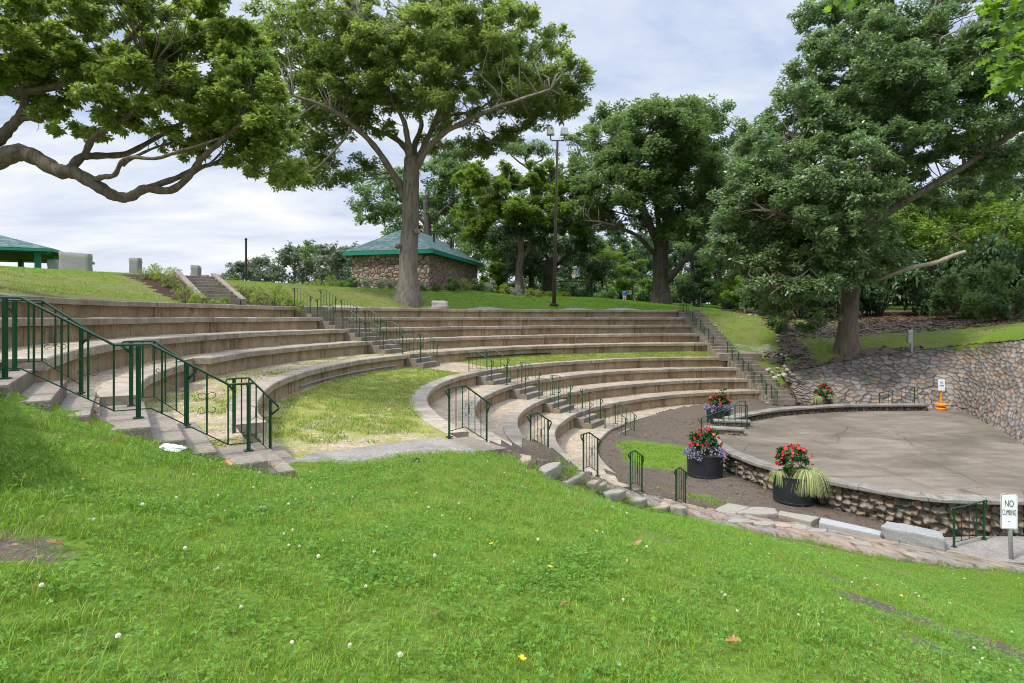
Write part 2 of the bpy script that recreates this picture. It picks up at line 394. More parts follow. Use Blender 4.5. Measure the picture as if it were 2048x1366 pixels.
def m_shingle():
    t = NT('teal_shingles'); p = t.pos()
    z = t.n('ShaderNodeSeparateXYZ', None, {0: p}).outputs[2]
    b = t.n('ShaderNodeTexVoronoi', None, {'Vector': t.scale(p, (2.2, 2.2, 7)), 'Scale': 1.5, 'Randomness': .9})
    r = t.n('ShaderNodeSeparateColor', None, {0: b.outputs['Color']}).outputs[0]
    c = t.ramp(r, (0, (.035, .070, .068)), (.5, (.065, .112, .106)), (1, (.12, .168, .158)))
    fr = t.math('FRACT', t.math('MULTIPLY', z, 8.0))
    c = t.mix(t.math('MULTIPLY', t.math('LESS_THAN', fr, .16), .5), c, (.02, .045, .045))
    return t.bsdf(c, .85, None, .2)
M['ground'] = m_grassland(); M['gravel'] = m_gravel(); M['stagefloor'] = m_stagefloor()
M['riprap'] = m_stonemesh('riprap_stone', (.055, .045, .036), (.045, .06, .015), .85, (.78, .76, .74))
M['cobble'] = m_stonemesh('cobble_stone', (.032, .026, .02), (.04, .05, .012), .45, (.92, .86, .76))
M['ledge'] = m_stonemesh('ledge_stone', (.07, .052, .038), (.07, .085, .02), .4, (.88, .84, .80))
M['shingle'] = m_shingle()
M['housestone'] = m_stones('house_fieldstone', [(.24, .17, .11), (.40, .30, .20), (.30, .25, .20), (.46, .38, .28), (.34, .235, .15)], (.07, .055, .045), 2.7, .075, .9, 0, (1, 1, 1.25))
M['pathcon'] = m_concrete('path_concrete', (0.242, 0.215, 0.183), (0.156, 0.136, 0.113), (0.296, 0.269, 0.234), 0, .1, .4)
# ---------------------------------------------------------------- the bowl: plan of the bench rows
C0 = (12.4, 18.1)
DEP = {1: -.46, 2: 0.02, 3: .5, 4: 1.0, 5: 1.5, 6: 2.2, 7: 2.72, 8: 3.24, 9: 3.76, 10: 4.3}
_TH = np.array([215, 195, 160, 120, 88.])
_RR = {1: (23.2, 23.7, 22.7, 21.7, 21.2), 2: (22.1, 22.4, 21.6, 20.5, 20.0), 3: (21.0, 21.1, 20.4, 19.2, 18.9), 4: (20.1, 20.1, 19.3, 17.9, 17.6),
       5: (18.6, 18.4, 17.5, 16.6, 16.3), 6: (14.8, 14.85, 14.85, 14.85, 14.5), 7: (13.5, 13.5, 13.55, 13.75, 13.8), 8: (12.2, 12.2, 12.3, 12.6, 13.1),
       9: (10.9, 10.95, 11.15, 11.45, 12.4), 10: (9.55, 9.6, 9.8, 10.25, 11.7)}
_PF = {i: np.polyfit((_TH - 150) / 60, v, 3) for i, v in _RR.items()}
def RAD(i, th):
    if i == 5.5: return (RAD(5, th) + RAD(6, th)) / 2
    return float(np.polyval(_PF[i], (th - 150) / 60))
def pol(r, th, z): return (C0[0] + r * math.cos(R(th)), C0[1] + r * math.sin(R(th)), z)
def ZR(i): return EYE - DEP[i]
TA_L = lambda i: 211.2 if i <= 5 else 206.6
TA_R = lambda i: 161.0 if i <= 5 else 157.4 - (i - 6) * 1.55
TB_L = lambda i: 156.0 if i <= 5 else 150.6 - (i - 6) * 1.75
TB_R = lambda i: 93.8 if i <= 5 else {6: 92.3, 7: 91.1, 8: 90.0, 9: 88.3, 10: 87.2}[i]
ORD = {1: 'topmost', 2: 'second', 3: 'third', 4: 'fourth', 5: 'fifth', 6: 'sixth', 7: 'seventh', 8: 'eighth', 9: 'ninth', 10: 'lowest'}

def sweep(i, th0, th1, prof, jit=.008, seed=0):
    """profile [(dr,dz)] (closed, counter-clockwise looking along falling theta) swept along row i"""
    n = max(3, int(abs(th1 - th0) * R(1) * RAD(i, 150) / .28)); ths = np.linspace(th0, th1, n + 1)
    k = len(prof); mb = MB(); vs = []; U = 0; us = []; last = None
    for a, th in enumerate(ths):
        r0 = RAD(i, th); p0 = pol(r0, th, 0)
        if last: U += math.hypot(p0[0] - last[0], p0[1] - last[1])
        last = p0; us.append(U)
        jr = jit * (math.sin(U * 1.7 + seed) + .7 * math.sin(U * 4.3 + seed * 2)); jz = jit * .7 * (math.sin(U * .9 + seed * 3) + .6 * math.sin(U * 3.1))
        for dr, dz in prof: vs.append(pol(r0 + dr + jr, th, dz + jz))
    cum = [0]
    for b in range(k): cum.append(cum[-1] + math.hypot(prof[(b + 1) % k][0] - prof[b][0], prof[(b + 1) % k][1] - prof[b][1]))
    fs = []; uv = []
    for a in range(n):
        for b in range(k):
            c = (b + 1) % k
            fs.append((a * k + b, a * k + c, (a + 1) * k + c, (a + 1) * k + b))
            uv.append([(us[a], cum[b]), (us[a], cum[b + 1]), (us[a + 1], cum[b + 1]), (us[a + 1], cum[b])])
    fs.append(tuple(range(k))[::-1]); uv.append([(us[0] + q[0] + .4, q[1]) for q in prof][::-1])
    fs.append(tuple(n * k + b for b in range(k))); uv.append([(us[-1] + q[0] + .4, q[1]) for q in prof])
    if th1 > th0: fs = [f[::-1] for f in fs]; uv = [u[::-1] for u in uv]
    mb.add(vs, fs, uv); return mb

def floor_strip(name, i, th0, th1, r_in, r_out, z_in, z_out, green, label=None):
    """walkway ring between two rows: r_in(th), r_out(th)"""
    n = int(abs(th1 - th0) * 2) + 2; ths = np.r_[th0, np.linspace(th0, th1, n)]; n += 1; m = 13 if i != 5 else 26
    V = []; G = []
    for th in ths:
        a, b = r_in(th), r_out(th)
        for j in range(m):
            t = j / (m - 1); V.append(pol(a + (b - a) * t, th, z_in + (z_out - z_in) * t)); G.append(green(th, t))
    V = np.array(V); V[:m, 2] -= .4; edge = np.tile(np.minimum(np.arange(m), np.arange(m)[::-1]) > 0, n)
    V[:, 2] += np.where(edge, .022 * snoise(V, .5, 2) + .012 * snoise(V, .17, 1), 0)
    f = [(a * m + j, (a + 1) * m + j, (a + 1) * m + j + 1, a * m + j + 1) for a in range(n - 1) for j in range(m - 1)]
    o = npmesh(name, V, f, M['gravel'], None, {'green': G}, True); struct(o, 'structure'); return o

SW, ST, OV = .46, .15, .11       # slab depth, thickness, overhang
def bench(i, th0, th1, side, extra=''):
    z = ZR(i); hb = {10: .55, 5: .72}.get(i, .62)
    mid = pol(RAD(i, (th0 + th1) / 2), (th0 + th1) / 2, z - .5)
    if i == 10: lab = 'lowest curved concrete kerb row, edging the dirt floor %s' % side
    else: lab = '%s curved concrete bench row from the top, %s' % (ORD[i], side)
    t = thing('terrace_bench', lab, 'bench', mid, 'curved concrete bench rows of the amphitheatre')
    c = .018; dz = .0
    sl = [(0, z - ST), (SW, z - ST), (SW, z), (c, z), (0, z - c)]
    build('seat_slab', sweep(i, th0, th1, sl, .009, i), M['slab'], t)
    e = .02 if th1 < th0 else -.02; e /= RAD(i, 150) * R(1)
    wl = [(OV, z - hb), (OV + .26, z - hb), (OV + .26, z - ST - .001), (OV, z - ST - .001)]
    build('riser_wall', sweep(i, th0 - e, th1 + e, wl, .006, i + 3), M['wall'], t)
    if extra == 'gap':
        wl = [(OV + .30, z - hb), (OV + .37, z - hb), (OV + .37, z - .01), (OV + .30, z - .01)]
        build('back_wall', sweep(i, 194.5, 189.8, wl, .006, i), M['wall'], t)
    return t
A_SIDE = 'left of the middle stairs'; B_SIDE = 'right of the middle stairs'
for i in range(1, 11):
    a0 = 222 if i <= 2 else TA_L(i)
    if i == 4:                      # this row has a gap where it turns towards the lawn
        bench(4, TA_L(4), 194.0, 'short piece beside the green railings', 'gap'); bench(4, 190.2, TA_R(4), A_SIDE)
    else: bench(i, a0, TA_R(i), A_SIDE)
    bench(i, TB_L(i), TB_R(i), B_SIDE)

# walkways between the rows (gravel with weeds)
def gfun(i):
    def g(th, t):
        if i == 5:
            v = .70 - .16 * max(0, (th - 196) / 14) + (.12 if th < 150 else 0) - .35 * max(0, 1 - abs(t - .98) / .1) * (th > 150)
            if 150 < th < 160: v -= .55
            return v
        if i == 4: return .48 if th > 160 else .12
        if i in (6, 7): return .22
        return .16 + (.05 if th < 150 else 0)
    return g
for i in range(1, 10):
    th0 = {1: 222, 2: 222}.get(i, TA_L(i) + ((2.5 if i in (3, 4) else 1.5) if i <= 5 else 1.2))
    th1 = TB_R(i) - .6
    if i == 5: th1 = 88
    zo = ZR(i + 1) - .012; 
    floor_strip('walkway', i, th0, th1, lambda th, i=i: RAD(i + 1, th) + .40, lambda th, i=i: RAD(i, th) + OV + .05, zo, zo if i != 5 else EYE - 1.99, gfun(i))

# ---------------------------------------------------------------- stairs
def block(mb, r0, r1, th0, th1, z0, z1):
    mb.prism([pol(r0, th0, 0)[:2], pol(r1, th0, 0)[:2], pol(r1, th1, 0)[:2], pol(r0, th1, 0)[:2]], z0, z1)
def stairs_mid(rows, label):
    i0 = rows[0]; tm = (TA_R(i0) + TB_L(i0)) / 2
    t = thing('concrete_stairs', label, 'stairs', pol(RAD(i0, tm), tm, ZR(i0) - .5))
    for i in rows:
        a, b = TA_R(i) - .15, TB_L(i) + .15; tm = (a + b) / 2; r = RAD(i, tm); z = ZR(i); drop = .5 if i == 5 else (DEP.get(i + 1, 4.75) - DEP[i])
        for s, (ra, rb) in enumerate(((r - .02, r + .62), (r - .33, r - .02), (r - .64, r - .33))):
            mb = MB(); block(mb, ra, rb, a, b, z - .75, z - s * drop / 3 - (.004 if s == 0 else 0)); build('step', mb, M['step'], t, .012)
    return t
stairs_mid([1, 2, 3, 4, 5], 'upper flight of the middle concrete stairs between green railings, bench rows one to five')
stairs_mid([6, 7, 8, 9, 10], 'lower flight of the middle concrete stairs climbing from the dirt floor to the grassy walkway')
t = thing('concrete_stairs', 'long straight concrete stairs up the right edge of the benches beside the stone slope', 'stairs', pol(16.5, 90, ZR(5) - 1))
WST = 1.32
for i in range(1, 11):
    thR = TB_R(i); r1 = RAD(i, thR); nx = i + 1
    r2 = RAD(nx, TB_R(nx)) if nx <= 10 else r1 - .9
    if i == 5: r2 = r1 - .92
    p = pol(r1, thR, 0); z = ZR(i); drop = (DEP[nx] - DEP[i]) if i < 10 and i != 5 else .5
    q = pol(r2, TB_R(nx) if nx <= 10 and i != 5 else thR, 0)
    if i == 10: break
    for s in range(3):
        f0, f1 = s / 3, (s + 1) / 3
        x0 = p[0] + (q[0] - p[0]) * f0 - .01; yb = p[1] + (q[1] - p[1]) * f0; yf = p[1] + (q[1] - p[1]) * f1
        top = z - drop * s / 3
        if s == 0: yb += .03
        mb = MB(); mb.box((x0 + WST / 2, (yb + yf) / 2 + .2, top - .45), (WST, yb - yf + .4, .9 - .004 * s)); build('step', mb, M['step'], t, .012)
    if i == 5:
        rr = RAD(6, 92.3); y6 = C0[1] + rr
        mb = MB(); mb.box((p[0] + .55 + WST / 2, (yf + y6) / 2 + .12, EYE - 2.0 - .2), (WST + 1.0, yf - y6 + .5, .4)); build('landing', mb, M['step'], t, .012)
z = ZR(10)
p = pol(RAD(9, TB_R(9)), TB_R(9), 0)

# left stairs beside the lawn: landing and two steps for each row, then the paved cross aisle
u = np.array([.834, .552]); nrm = np.array([-.552, .834]); O0 = np.array([-5.07, 5.95])
t = thing('concrete_stairs', 'broad concrete steps half sunk in the lawn beside the long green railing', 'stairs', (-4.2, 6.6, EYE - 1.6))
def lblock(s0, s1, n0, n1, z1, name='step', h=.5):
    P = [O0 + u * s0 + nrm * n0, O0 + u * s1 + nrm * n0, O0 + u * s1 + nrm * n1, O0 + u * s0 + nrm * n1]
    mb = MB(); mb.prism([tuple(q) for q in P], z1 - h, z1); build(name, mb, M['step'], t, .02)
for k in range(-3, 3):
    d0 = .62 + .5 * k; s0 = 1.13 * k
    lblock(s0 - .42, s0 + .10, -.62, 1.62, EYE - d0, 'landing')
    if k < 2:
        lblock(s0 + .10, s0 + .41, -.62, 1.55, EYE - d0 - .167)
        lblock(s0 + .41, s0 + .715, -.62, 1.55, EYE - d0 - .333)
    else:
        lblock(s0 + .10, s0 + .40, -.62, 1.55, EYE - d0 - .15)
        lblock(s0 + .40, s0 + .70, -.62, 1.55, EYE - d0 - .30)
# slab across the mouth of the cross aisle
mb = MB(); mb.prism([(-3.05, 7.2), (-2.98, 8.62), (-1.2, 9.86), (-.55, 8.92), (-.45, 8.1), (-1.6, 7.2)], EYE - 2.35, EYE - 1.985)
o = build('path', mb, M['pathcon'], None, .015); struct(o)
t = thing('concrete_stairs', 'short concrete steps below the paved slab, ending at the rock ledge', 'stairs', (-.4, 10, EYE - 2.6))
for i in range(6, 11):
    r = RAD(i, 208); z = ZR(i); a, b = 206.9, 207.6
    mb = MB(); block(mb, r - .12, r + .34, a, b, z - .5, z - .02) if i > 6 else mb.prism([(-1.17, 9.84), (-.53, 8.93), (-.08, 9.2), (-.72, 10.1)], z - .5, EYE - 2.02); build('step', mb, M['step'], t, .02)

# ---------------------------------------------------------------- railings
def railing(b0, b1, label, h=.8, nb=5, scroll=False, flat=.38, posts=None, group='green steel railings of the amphitheatre', hooks=(1, 1), sw=.018, flat_end=False):
    """b0 upper post foot, b1 lower post foot"""
    b0 = np.array(b0, float); b1 = np.array(b1, float); d = b1 - b0; L = math.hypot(d[0], d[1]); e = np.array([d[0] / L, d[1] / L, 0]); up = np.array([0, 0, 1.])
    t = thing('stair_railing', label, 'railing', tuple(b0), group)
    hz = h
    def top(s):
        f = s / L
        if f < flat: return b0[2] + hz
        return b0[2] + hz + (b1[2] - b0[2]) * (f - flat) / (1 - flat)
    P = lambda s, z: np.array([b0[0] + e[0] * s, b0[1] + e[1] * s, z])
    for b in (b0, b1):
        mb = MB(); mb.bar(b - up * .02, np.array([b[0], b[1], top(0) if b is b0 else top(L)]), .034); mb.box((b[0], b[1], b[2] + .006), (.09, .09, .016), math.atan2(e[1], e[0])); build('post', mb, M['metal'], t)
    path = []
    if hooks[0]: path += [P(.02, top(0) - .17), P(-.10, top(0) - .03), P(-.09, top(0) + .012)]
    path += [P(-.02, top(0) + .014), P(flat * L, top(0) + .014), P(L, top(L) + .014)]
    if hooks[1]:
        sl = (b1[2] - b0[2]) / (L * (1 - flat)); path += [P(L + .10, top(L) + .014 + sl * .1), P(L + .105, top(L) - .02 + sl * .1), P(L + .01, top(L) - .20)]
    mb = MB(); mb.tube(path, .015, 6); build('handrail', mb, M['metal'], t, smooth=True)
    low = lambda s: top(s) - h + .10
    mb = MB(); mb.tube([P(0, low(0)), P(flat * L, low(flat * L)), P(L, low(L))], .008, 4, sq=True); build('bottom_rail', mb, M['metal'], t)
    for k in range(nb):
        s = L * (k + 1) / (nb + 1); mb = MB(); mb.tube([P(s, low(s)), P(s, top(s))], .0095, 4, sq=True); bo = build('baluster', mb, M['metal'], t)
        if scroll and k == nb // 2:
            m = (low(s) + top(s)) / 2; mb = MB()
            for sx in (-1, 1):
                for sz in (-1, 1):
                    q = [P(s, m)] + [P(s + sx * (.006 + .045 * (1 - math.cos(a))), m + sz * (.03 + .075 * a / 2 + (.012 * math.sin(a * 2)))) for a in np.linspace(.3, 2.0, 6)]
                    c = P(s + sx * .075, m + sz * .105 - sz * .022)
                    q += [c + (e * math.cos(a) * .028 * sx + up * sz * math.sin(a) * .028) for a in np.linspace(1.4, -2.2, 9)]
                    mb.tube(q, .0042, 4)
            mb.tube([P(s, m - .06), P(s, m + .06)], .014, 6)
            build('scroll', mb, M['metal'], bo)
    return t
def zrail(i, th, r0, r1, z0, z1): return pol(r0, th, z0), pol(r1, th, z1)
for i in range(1, 11):
    tier = 'upper' if i <= 5 else 'lower'
    dz = .34
    for side, th in (('left', TA_R(i) - .55), ('right', TB_L(i) + .55)):
        r = RAD(i, th); f = .62 if i == 6 else .42
        railing(pol(r + f - .12, th, ZR(i)), pol(r - .52, th, ZR(i) - dz), 'green railing %s of the middle stairs at the end of the %s bench row' % (side, ORD[i]), .78, 4 if i != 6 else 5)
    th = TB_R(i) - .5; r = RAD(i, th)
    if i == 10: r -= .15
    railing(pol(r + .28, th, ZR(i)), pol(r - .42, th, ZR(i) - (.34 if i < 10 else .1)), 'small green railing on the straight right stairs beside the %s bench row' % ORD[i], .78, 3)
    if i >= 6:
        th = 207.9; r = RAD(i, th)
        if i == 6: a, b = pol(15.75, 211.4, EYE - 2.0), pol(14.75, 209.3, EYE - 2.36)
        else: a, b = pol(r + .10, th - .2 * (i - 6), ZR(i) - .02), pol(r - .42, th - .45 * (i - 6) - .6, ZR(i) - .2)
        railing(a, b, 'green scrolled railing at the lawn end of the %s bench row' % ORD[i] if i != 6 else 'wide green railing with a scroll where the paved slab meets the sixth bench row', .8, 5 if i == 6 else 4, True, .4)
# long railing of the left stairs, one thing with its posts
def long_rail():
    P0 = [O0 + u * 1.13 * k for k in range(-3, 3)]; Z0 = [EYE - (.62 + .5 * k) for k in range(-3, 3)]
    t = thing('stair_railing', 'longest green railing, running down the concrete steps beside the lawn at left', 'railing', (P0[2][0], P0[2][1], Z0[2]), 'green steel railings of the amphitheatre')
    h = .8; path = []; low = []
    for k, (p, z) in enumerate(zip(P0, Z0)):
        mb = MB(); mb.bar((p[0], p[1], z - .02), (p[0], p[1], z + h), .036); mb.box((p[0], p[1], z + .008), (.1, .1, .018), math.atan2(u[1], u[0])); build('post', mb, M['metal'], t)
        a = p - u * .22; b = p + u * (.12 if k < 5 else .05)
        for q in (a, b): path.append((q[0], q[1], z + h + .016)); low.append((q[0], q[1], z + .10))
    mb = MB(); mb.tube(path, .016, 6); build('handrail', mb, M['metal'], t, smooth=True)
    mb = MB(); mb.tube(low, .009, 4, sq=True); build('bottom_rail', mb, M['metal'], t)
    for k in range(5):
        p, q = P0[k], P0[k + 1]; z0, z1 = Z0[k], Z0[k + 1]
        for j in range(1, 5):
            s = j * 1.13 / 5; w = p + u * s
            f = 0 if s < .12 else (1 if s > .91 else (s - .12) / .79)
            z = z0 + (z1 - z0) * f
            mb = MB(); mb.tube([(w[0], w[1], z + .10), (w[0], w[1], z + h + .01)], .0105, 4, sq=True); bo = build('baluster', mb, M['metal'], t)
            if j == 3:
                mb = MB(); m = z + .47
                for sx in (-1, 1):
                    for sz in (-1, 1):
                        c = np.array([w[0], w[1], m]) + sx * .055 * np.array([u[0], u[1], 0]) + np.array([0, 0, sz * .085])
                        pth = [np.array([w[0], w[1], m + sz * .03]), np.array([w[0], w[1], m + sz * .07])]
                        pth += [c + .05 * (math.cos(a) * sx * np.array([u[0], u[1], 0]) * (1 - .35 * max(0, (2.6 - a)) / 4) + sz * math.sin(a) * np.array([0, 0, .7])) for a in np.linspace(2.8, -1.6, 11)]
                        mb.tube(pth, .0042, 4)
                mb.tube([(w[0], w[1], m - .07), (w[0], w[1], m + .07)], .015, 6)
                build('scroll', mb, M['metal'], bo)
long_rail()
for k, (row) in zip((0, 1, 2), ('third', 'fourth', 'fifth')):
    p = O0 + u * (1.13 * k - .05) + nrm * (1.12 if k < 2 else .75); q = p + u * (.62 if k < 2 else .45); z = EYE - (.62 + .5 * k)
    railing((p[0], p[1], z), (q[0], q[1], z - .3), 'short green scrolled railing behind the long railing, by the %s bench row' % row, .8, 4, True, .4)

LF = [at(*q) for q in ((1000, 913, 8.95), (1040, 932, 9.8), (1075, 945, 10.5), (1110, 955, 11.2), (1200, 985, 12.2), (1300, 1015, 12.8), (1400, 1042, 13.0), (1600, 1077, 12.6), (1800, 1117, 12.0), (2048, 1142, 11.6), (2300, 1190, 10.8))]
LB = [at(*q) for q in ((1012, 908, 9.5), (1060, 920, 10.4), (1110, 931, 11.3), (1160, 945, 12.0), (1200, 960, 12.5), (1265, 984, 13.1), (1330, 1000, 13.5), (1420, 1022, 13.8), (1600, 1050, 13.5), (1760, 1085, 13.0), (1900, 1108, 12.6), (2048, 1133, 12.1), (2300, 1185, 11.3))]
# ---------------------------------------------------------------- terrain: one sheet, thin-plate spline through surveyed heights (d = depth below the eye)
STAGE = [tuple(p[:2]) for p in crom([(11.6, 13.45), (10.5, 13.5), (9.5, 13.72), (8.72, 14.35), (7.85, 15.3), (7.16, 16.4), (6.8, 17.6), (6.62, 18.7), (6.66, 20.0), (7.0, 21.3), (7.55, 22.25), (8.2, 22.95), (9.4, 24.0), (11, 25.1), (13.2, 26.0), (15.4, 26.5), (18.4, 26.6)], 5)]
RB = [(14.5, 29.8, 4.3), (15.3, 28.5, 4.2), (17, 27.9, 4.16), (18.9, 27.6, 4.15), (20.2, 27.2, 4.16), (19.6, 25.4, 4.15), (18.6, 23.4, 4.15), (17.6, 21.2, 4.15), (16.6, 19.3, 4.15), (14.6, 14.2, 4.15), (13.2, 9.5, 4.4)]
RT = [(14.25, 31.7, 2.9), (15.0, 30.9, 2.68), (17.0, 30.3, 2.16), (19.0, 30.1, 1.82), (21.6, 29.6, 1.44), (22.1, 27.6, 1.15), (21.9, 25.3, .90), (21.6, 22.5, .66), (20.9, 19.5, .5), (19.2, 13.5, .35), (17.6, 8.5, .6)]
CP = [  # X, Y, d : the lawn the photographer stands on
 (0, 0, 1.62), (0, -3, 1.5), (-3, 0, 1.15), (-6, 0, .75), (-1.9, 2.2, 1.36), (-3, 3.2, 1.16), (-4.4, 3.6, .95), (-6.5, 3, .62), (-9, 3, .2), (-2.2, 4.6, 1.5), (0, 2.6, 1.62), (1.5, 3, 1.82), (3.6, 4.2, 2.5), (0, 5, 1.82), (1.6, 5.2, 2.12), (-1.4, 6.4, 1.86), (5.5, 4.5, 3.1), (7, 3, 3.3), (4, 0, 2.3), (9, 5, 4.0),
 (-2.3, 7.5, 1.9), (-1.6, 8.15, 1.94), (-1.0, 8.45, 1.96), (-.55, 8.65, 1.99), (-1.3, 9.0, 2.12), (-2.2, 8.5, 2.1), (-.8, 9.2, 2.14), 
 (.6, 8.2, 2.38), (2.5, 9, 3.05), (3.6, 10.6, 3.7), (5.6, 9.5, 4.1), (7.5, 9, 4.4), (9.5, 9, 4.7), (3.5, 7, 2.95), (6, 7, 3.7), (12, 6, 4.6),

 # dirt floor before the stage
 (5.2, 14.2, 4.72), (6.8, 13.6, 4.78), (8.3, 13.0, 4.88), (9.8, 12.4, 4.98), (5, 16, 4.75), (4.0, 18.5, 4.74), (5, 20, 4.74), (6, 17, 4.75), (5.5, 23, 4.68), (7.5, 25.2, 4.55), (10, 27.3, 4.36), (12.5, 28.4, 4.24), (14.5, 28.2, 4.2), (17, 27, 4.15), (11, 21, 4.6), (15, 18, 4.6), (14, 22, 4.6), (13, 15, 4.6), (17, 24.5, 4.5),
 # bank and plateau behind the benches
 (-12.5, 9, -.5), (-14.5, 13, -1.0), (-16.5, 11, -1.35), (-15.6, 18.5, -1.12), (-18.5, 20, -1.75), (-20.5, 26, -2.08), (-16, 25, -1.6), (-12.6, 29, -1.35), (-16, 30, -1.95), (-12, 34, -1.75), (-18, 36, -2.1), (-26, 30, -2.25), (-30, 40, -2.2), (-20, 16, -1.72), (-24, 20, -2.05), (-30, 12, -2.0), (-20, 6, -1.5), (-34, 25, -2.25), (-14, 44, -2.05), (-20, 50, -2.1),
 (-10.4, 27.4, -.62), (-8.6, 31, -.66), (-6.15, 35, -1.04), (-9, 36, -1.5), (-8, 42, -1.98), (-3, 42, -1.85), (-2.8, 36.6, -.62), (-1.5, 50, -2.0), (2.8, 40, -.84), (2.3, 45, -1.3), (6, 40.6, -.66), (4, 50, -1.75), (8, 47, -1.3), (12.4, 50, -1.12), (11, 70, -1.75), (14.6, 77, -1.8), (0, 65, -2.1), (0, 39.2, -.72),
 (11.5, 41, -.52), (14, 42.5, -.42), (15.6, 39, -.1), (15.3, 36, .55), (14.1, 34.4, 1.75), (13.9, 33, 2.3), (17, 34, 1.35), (16.1, 32.2, 2.1), (17.5, 31.4, 1.68), (20, 32, 1.3), (19, 36, .85), (22, 33, .9), (24, 28, .5), (23.5, 24, .35), (23, 19, .2), (22, 12, .1), (26, 36, .3), (20, 42, .1), (16, 47, -.7), (26, 46, -.2), (34, 30, -.4), (40, 45, -.9), (30, 60, -1.2), (20, 62, -1.4), (30, 15, -.3), (24, 4, .4), (20, 2, 1.6), (16, 3, 3.5),
]
CP += [(O0[0] + u[0] * s - nrm[0] * .66, O0[1] + u[1] * s - nrm[1] * .66, .62 + .4425 * s + .11) for s in np.arange(-4.5, 2.6, .5)] + [(p[0], p[1], p[2] + .3) for p in RB]
CP += [(p[0], p[1], EYE - p[2] + .02) for p in LF] + [(p[0], p[1], EYE - p[2] + .05) for p in LB]
CP += [(-14.3, 27, -1.78), (-11.05, 23.4, -.58), (-12.6, 25, -1.15)]
CP += [(p[0], p[1], DEP[1] + .03) for p in (pol(RAD(1, th) + SW, th, 0) for th in range(96, 222, 8))]
CP += [(p[0], p[1], DEP[1] - .02) for p in (pol(RAD(1, th) + SW + 1.4, th, 0) for th in range(98, 176, 8))]
CP += [(pol(RAD(i, TB_R(i)), TB_R(i), 0)[0] + WST + .25, pol(RAD(i, TB_R(i)), TB_R(i), 0)[1], DEP[i] + .10) for i in (2, 3, 4, 5, 6, 7)]
CP += [(p[0], p[1], d) for p, d in ((pol(RAD(i, th), th, 0), DEP[i] + .3) for i in (2, 4, 5, 6, 8) for th in (105, 130, 160, 185))]
CP += [(p[0], p[1], p[2] + .06) for p in RT] + [(400 * math.cos(a), 400 * math.sin(a), -2.2) for a in np.linspace(0, 6.28, 13)[:-1]] + [(130 * math.cos(a), 130 * math.sin(a), -1.9) for a in np.linspace(.2, 2.9, 8)] + [(0, -40, 1.2), (-40, -20, -2), (40, -20, 2)]
CP = np.array(CP, float)
def _U(r2): return np.where(r2 > 0, r2 * np.log(r2 + 1e-12), 0) * .5
_n = len(CP); _K = _U(((CP[:, None, :2] - CP[None, :, :2]) ** 2).sum(-1)) + np.eye(_n) * .003
_P = np.c_[np.ones(_n), CP[:, :2]]
_sol = np.linalg.solve(np.block([[_K, _P], [_P.T, np.zeros((3, 3))]]), np.r_[CP[:, 2], 0, 0, 0])
def surf(X, Y):             # smooth ground height before any cut
    X = np.asarray(X, float); Y = np.asarray(Y, float); out = np.zeros(X.shape)
    xf, yf = X.ravel(), Y.ravel(); o = np.zeros(len(xf))
    for a in range(0, len(xf), 20000):
        r2 = (xf[a:a + 20000, None] - CP[None, :, 0]) ** 2 + (yf[a:a + 20000, None] - CP[None, :, 1]) ** 2
        o[a:a + 20000] = _U(r2) @ _sol[:_n] + _sol[_n] + _sol[_n + 1] * xf[a:a + 20000] + _sol[_n + 2] * yf[a:a + 20000]
    return EYE - np.clip(o, -3.2, 5.6).reshape(X.shape)
def gz(x, y): return float(surf(np.array([x]), np.array([y]))[0])
BOWL = [pol(RAD(1, th) + SW - .30, th, 0)[:2] for th in np.arange(224, 95.9, -2)] + [(pol(RAD(i, TB_R(i)), TB_R(i), 0)[0] + WST - .38, pol(RAD(i, TB_R(i)), TB_R(i), 0)[1]) for i in (1, 2, 3, 4, 5, 6, 7, 8, 9)]
BOWL += [pol(RAD(9, 88) - .9, 88, 0)[:2]] + [pol(RAD(10, th) + .30, th, 0)[:2] for th in np.arange(90, 207, 3)]
BOWL += [pol(10.6, 206.9, 0)[:2], pol(12.0, 207.0, 0)[:2], pol(13.6, 207.2, 0)[:2], pol(14.6, 209.0, 0)[:2], (-.62, 9.5), (-1.15, 9.15), (-2.6, 8.15), tuple(O0 + u * 2.0 + nrm * -.2), tuple(O0 - u * 4.5 + nrm * -.2)]
STPOLY = STAGE + [(18.6, 27.0), (20.1, 27.3)] + [p[:2] for p in RB[5:-1]] + [(13.9, 12.6)]
RIPPOLY = [(p[0], p[1]) for p in RB] + [(p[0], p[1]) for p in RT[::-1]]
def inset(poly, d):
    c = np.mean(np.array(poly), axis=0); return [tuple(np.array(p) + (c - np.array(p)) / max(1e-6, np.linalg.norm(c - np.array(p))) * d) for p in poly]
BED1 = [(-14.6, 23.4), (-12.0, 20.9), (-11.0, 21.4), (-13.4, 25.9), (-15.4, 26.2)]
BED1 = [(-17.4, 26.2), (-14.0, 23.2), (-11.5, 21.9), (-11.1, 22.9), (-15.0, 28), (-17, 28)]
BED2 = [(-10.7, 23.2), (-8.9, 25.0), (-9.3, 27), (-10.9, 29), (-13.2, 28.4)]
BED3 = [(-14, 42.6), (-5.4, 40.6), (-3.0, 42.5), (-1, 47), (2.5, 49), (6.5, 50), (6.5, 52), (-2, 54), (-5, 44), (-13, 46)]
_gx = np.unique(np.round(np.r_[-600, -350, -220, -140, -100, -75, np.arange(-60, -20, 1.6), np.arange(-20, -7, .45), np.arange(-7, 23.2, .2), np.arange(23.4, 45, 1.2), 52, 62, 75, 95, 130, 200, 350, 600], 3))
_gy = np.unique(np.round(np.r_[-300, -120, -50, -25, -12, -6, -3, np.arange(-1.5, 42, .2), np.arange(42, 60, .6), np.arange(60, 90, 2.5), 95, 105, 120, 150, 200, 300, 450, 700], 3))
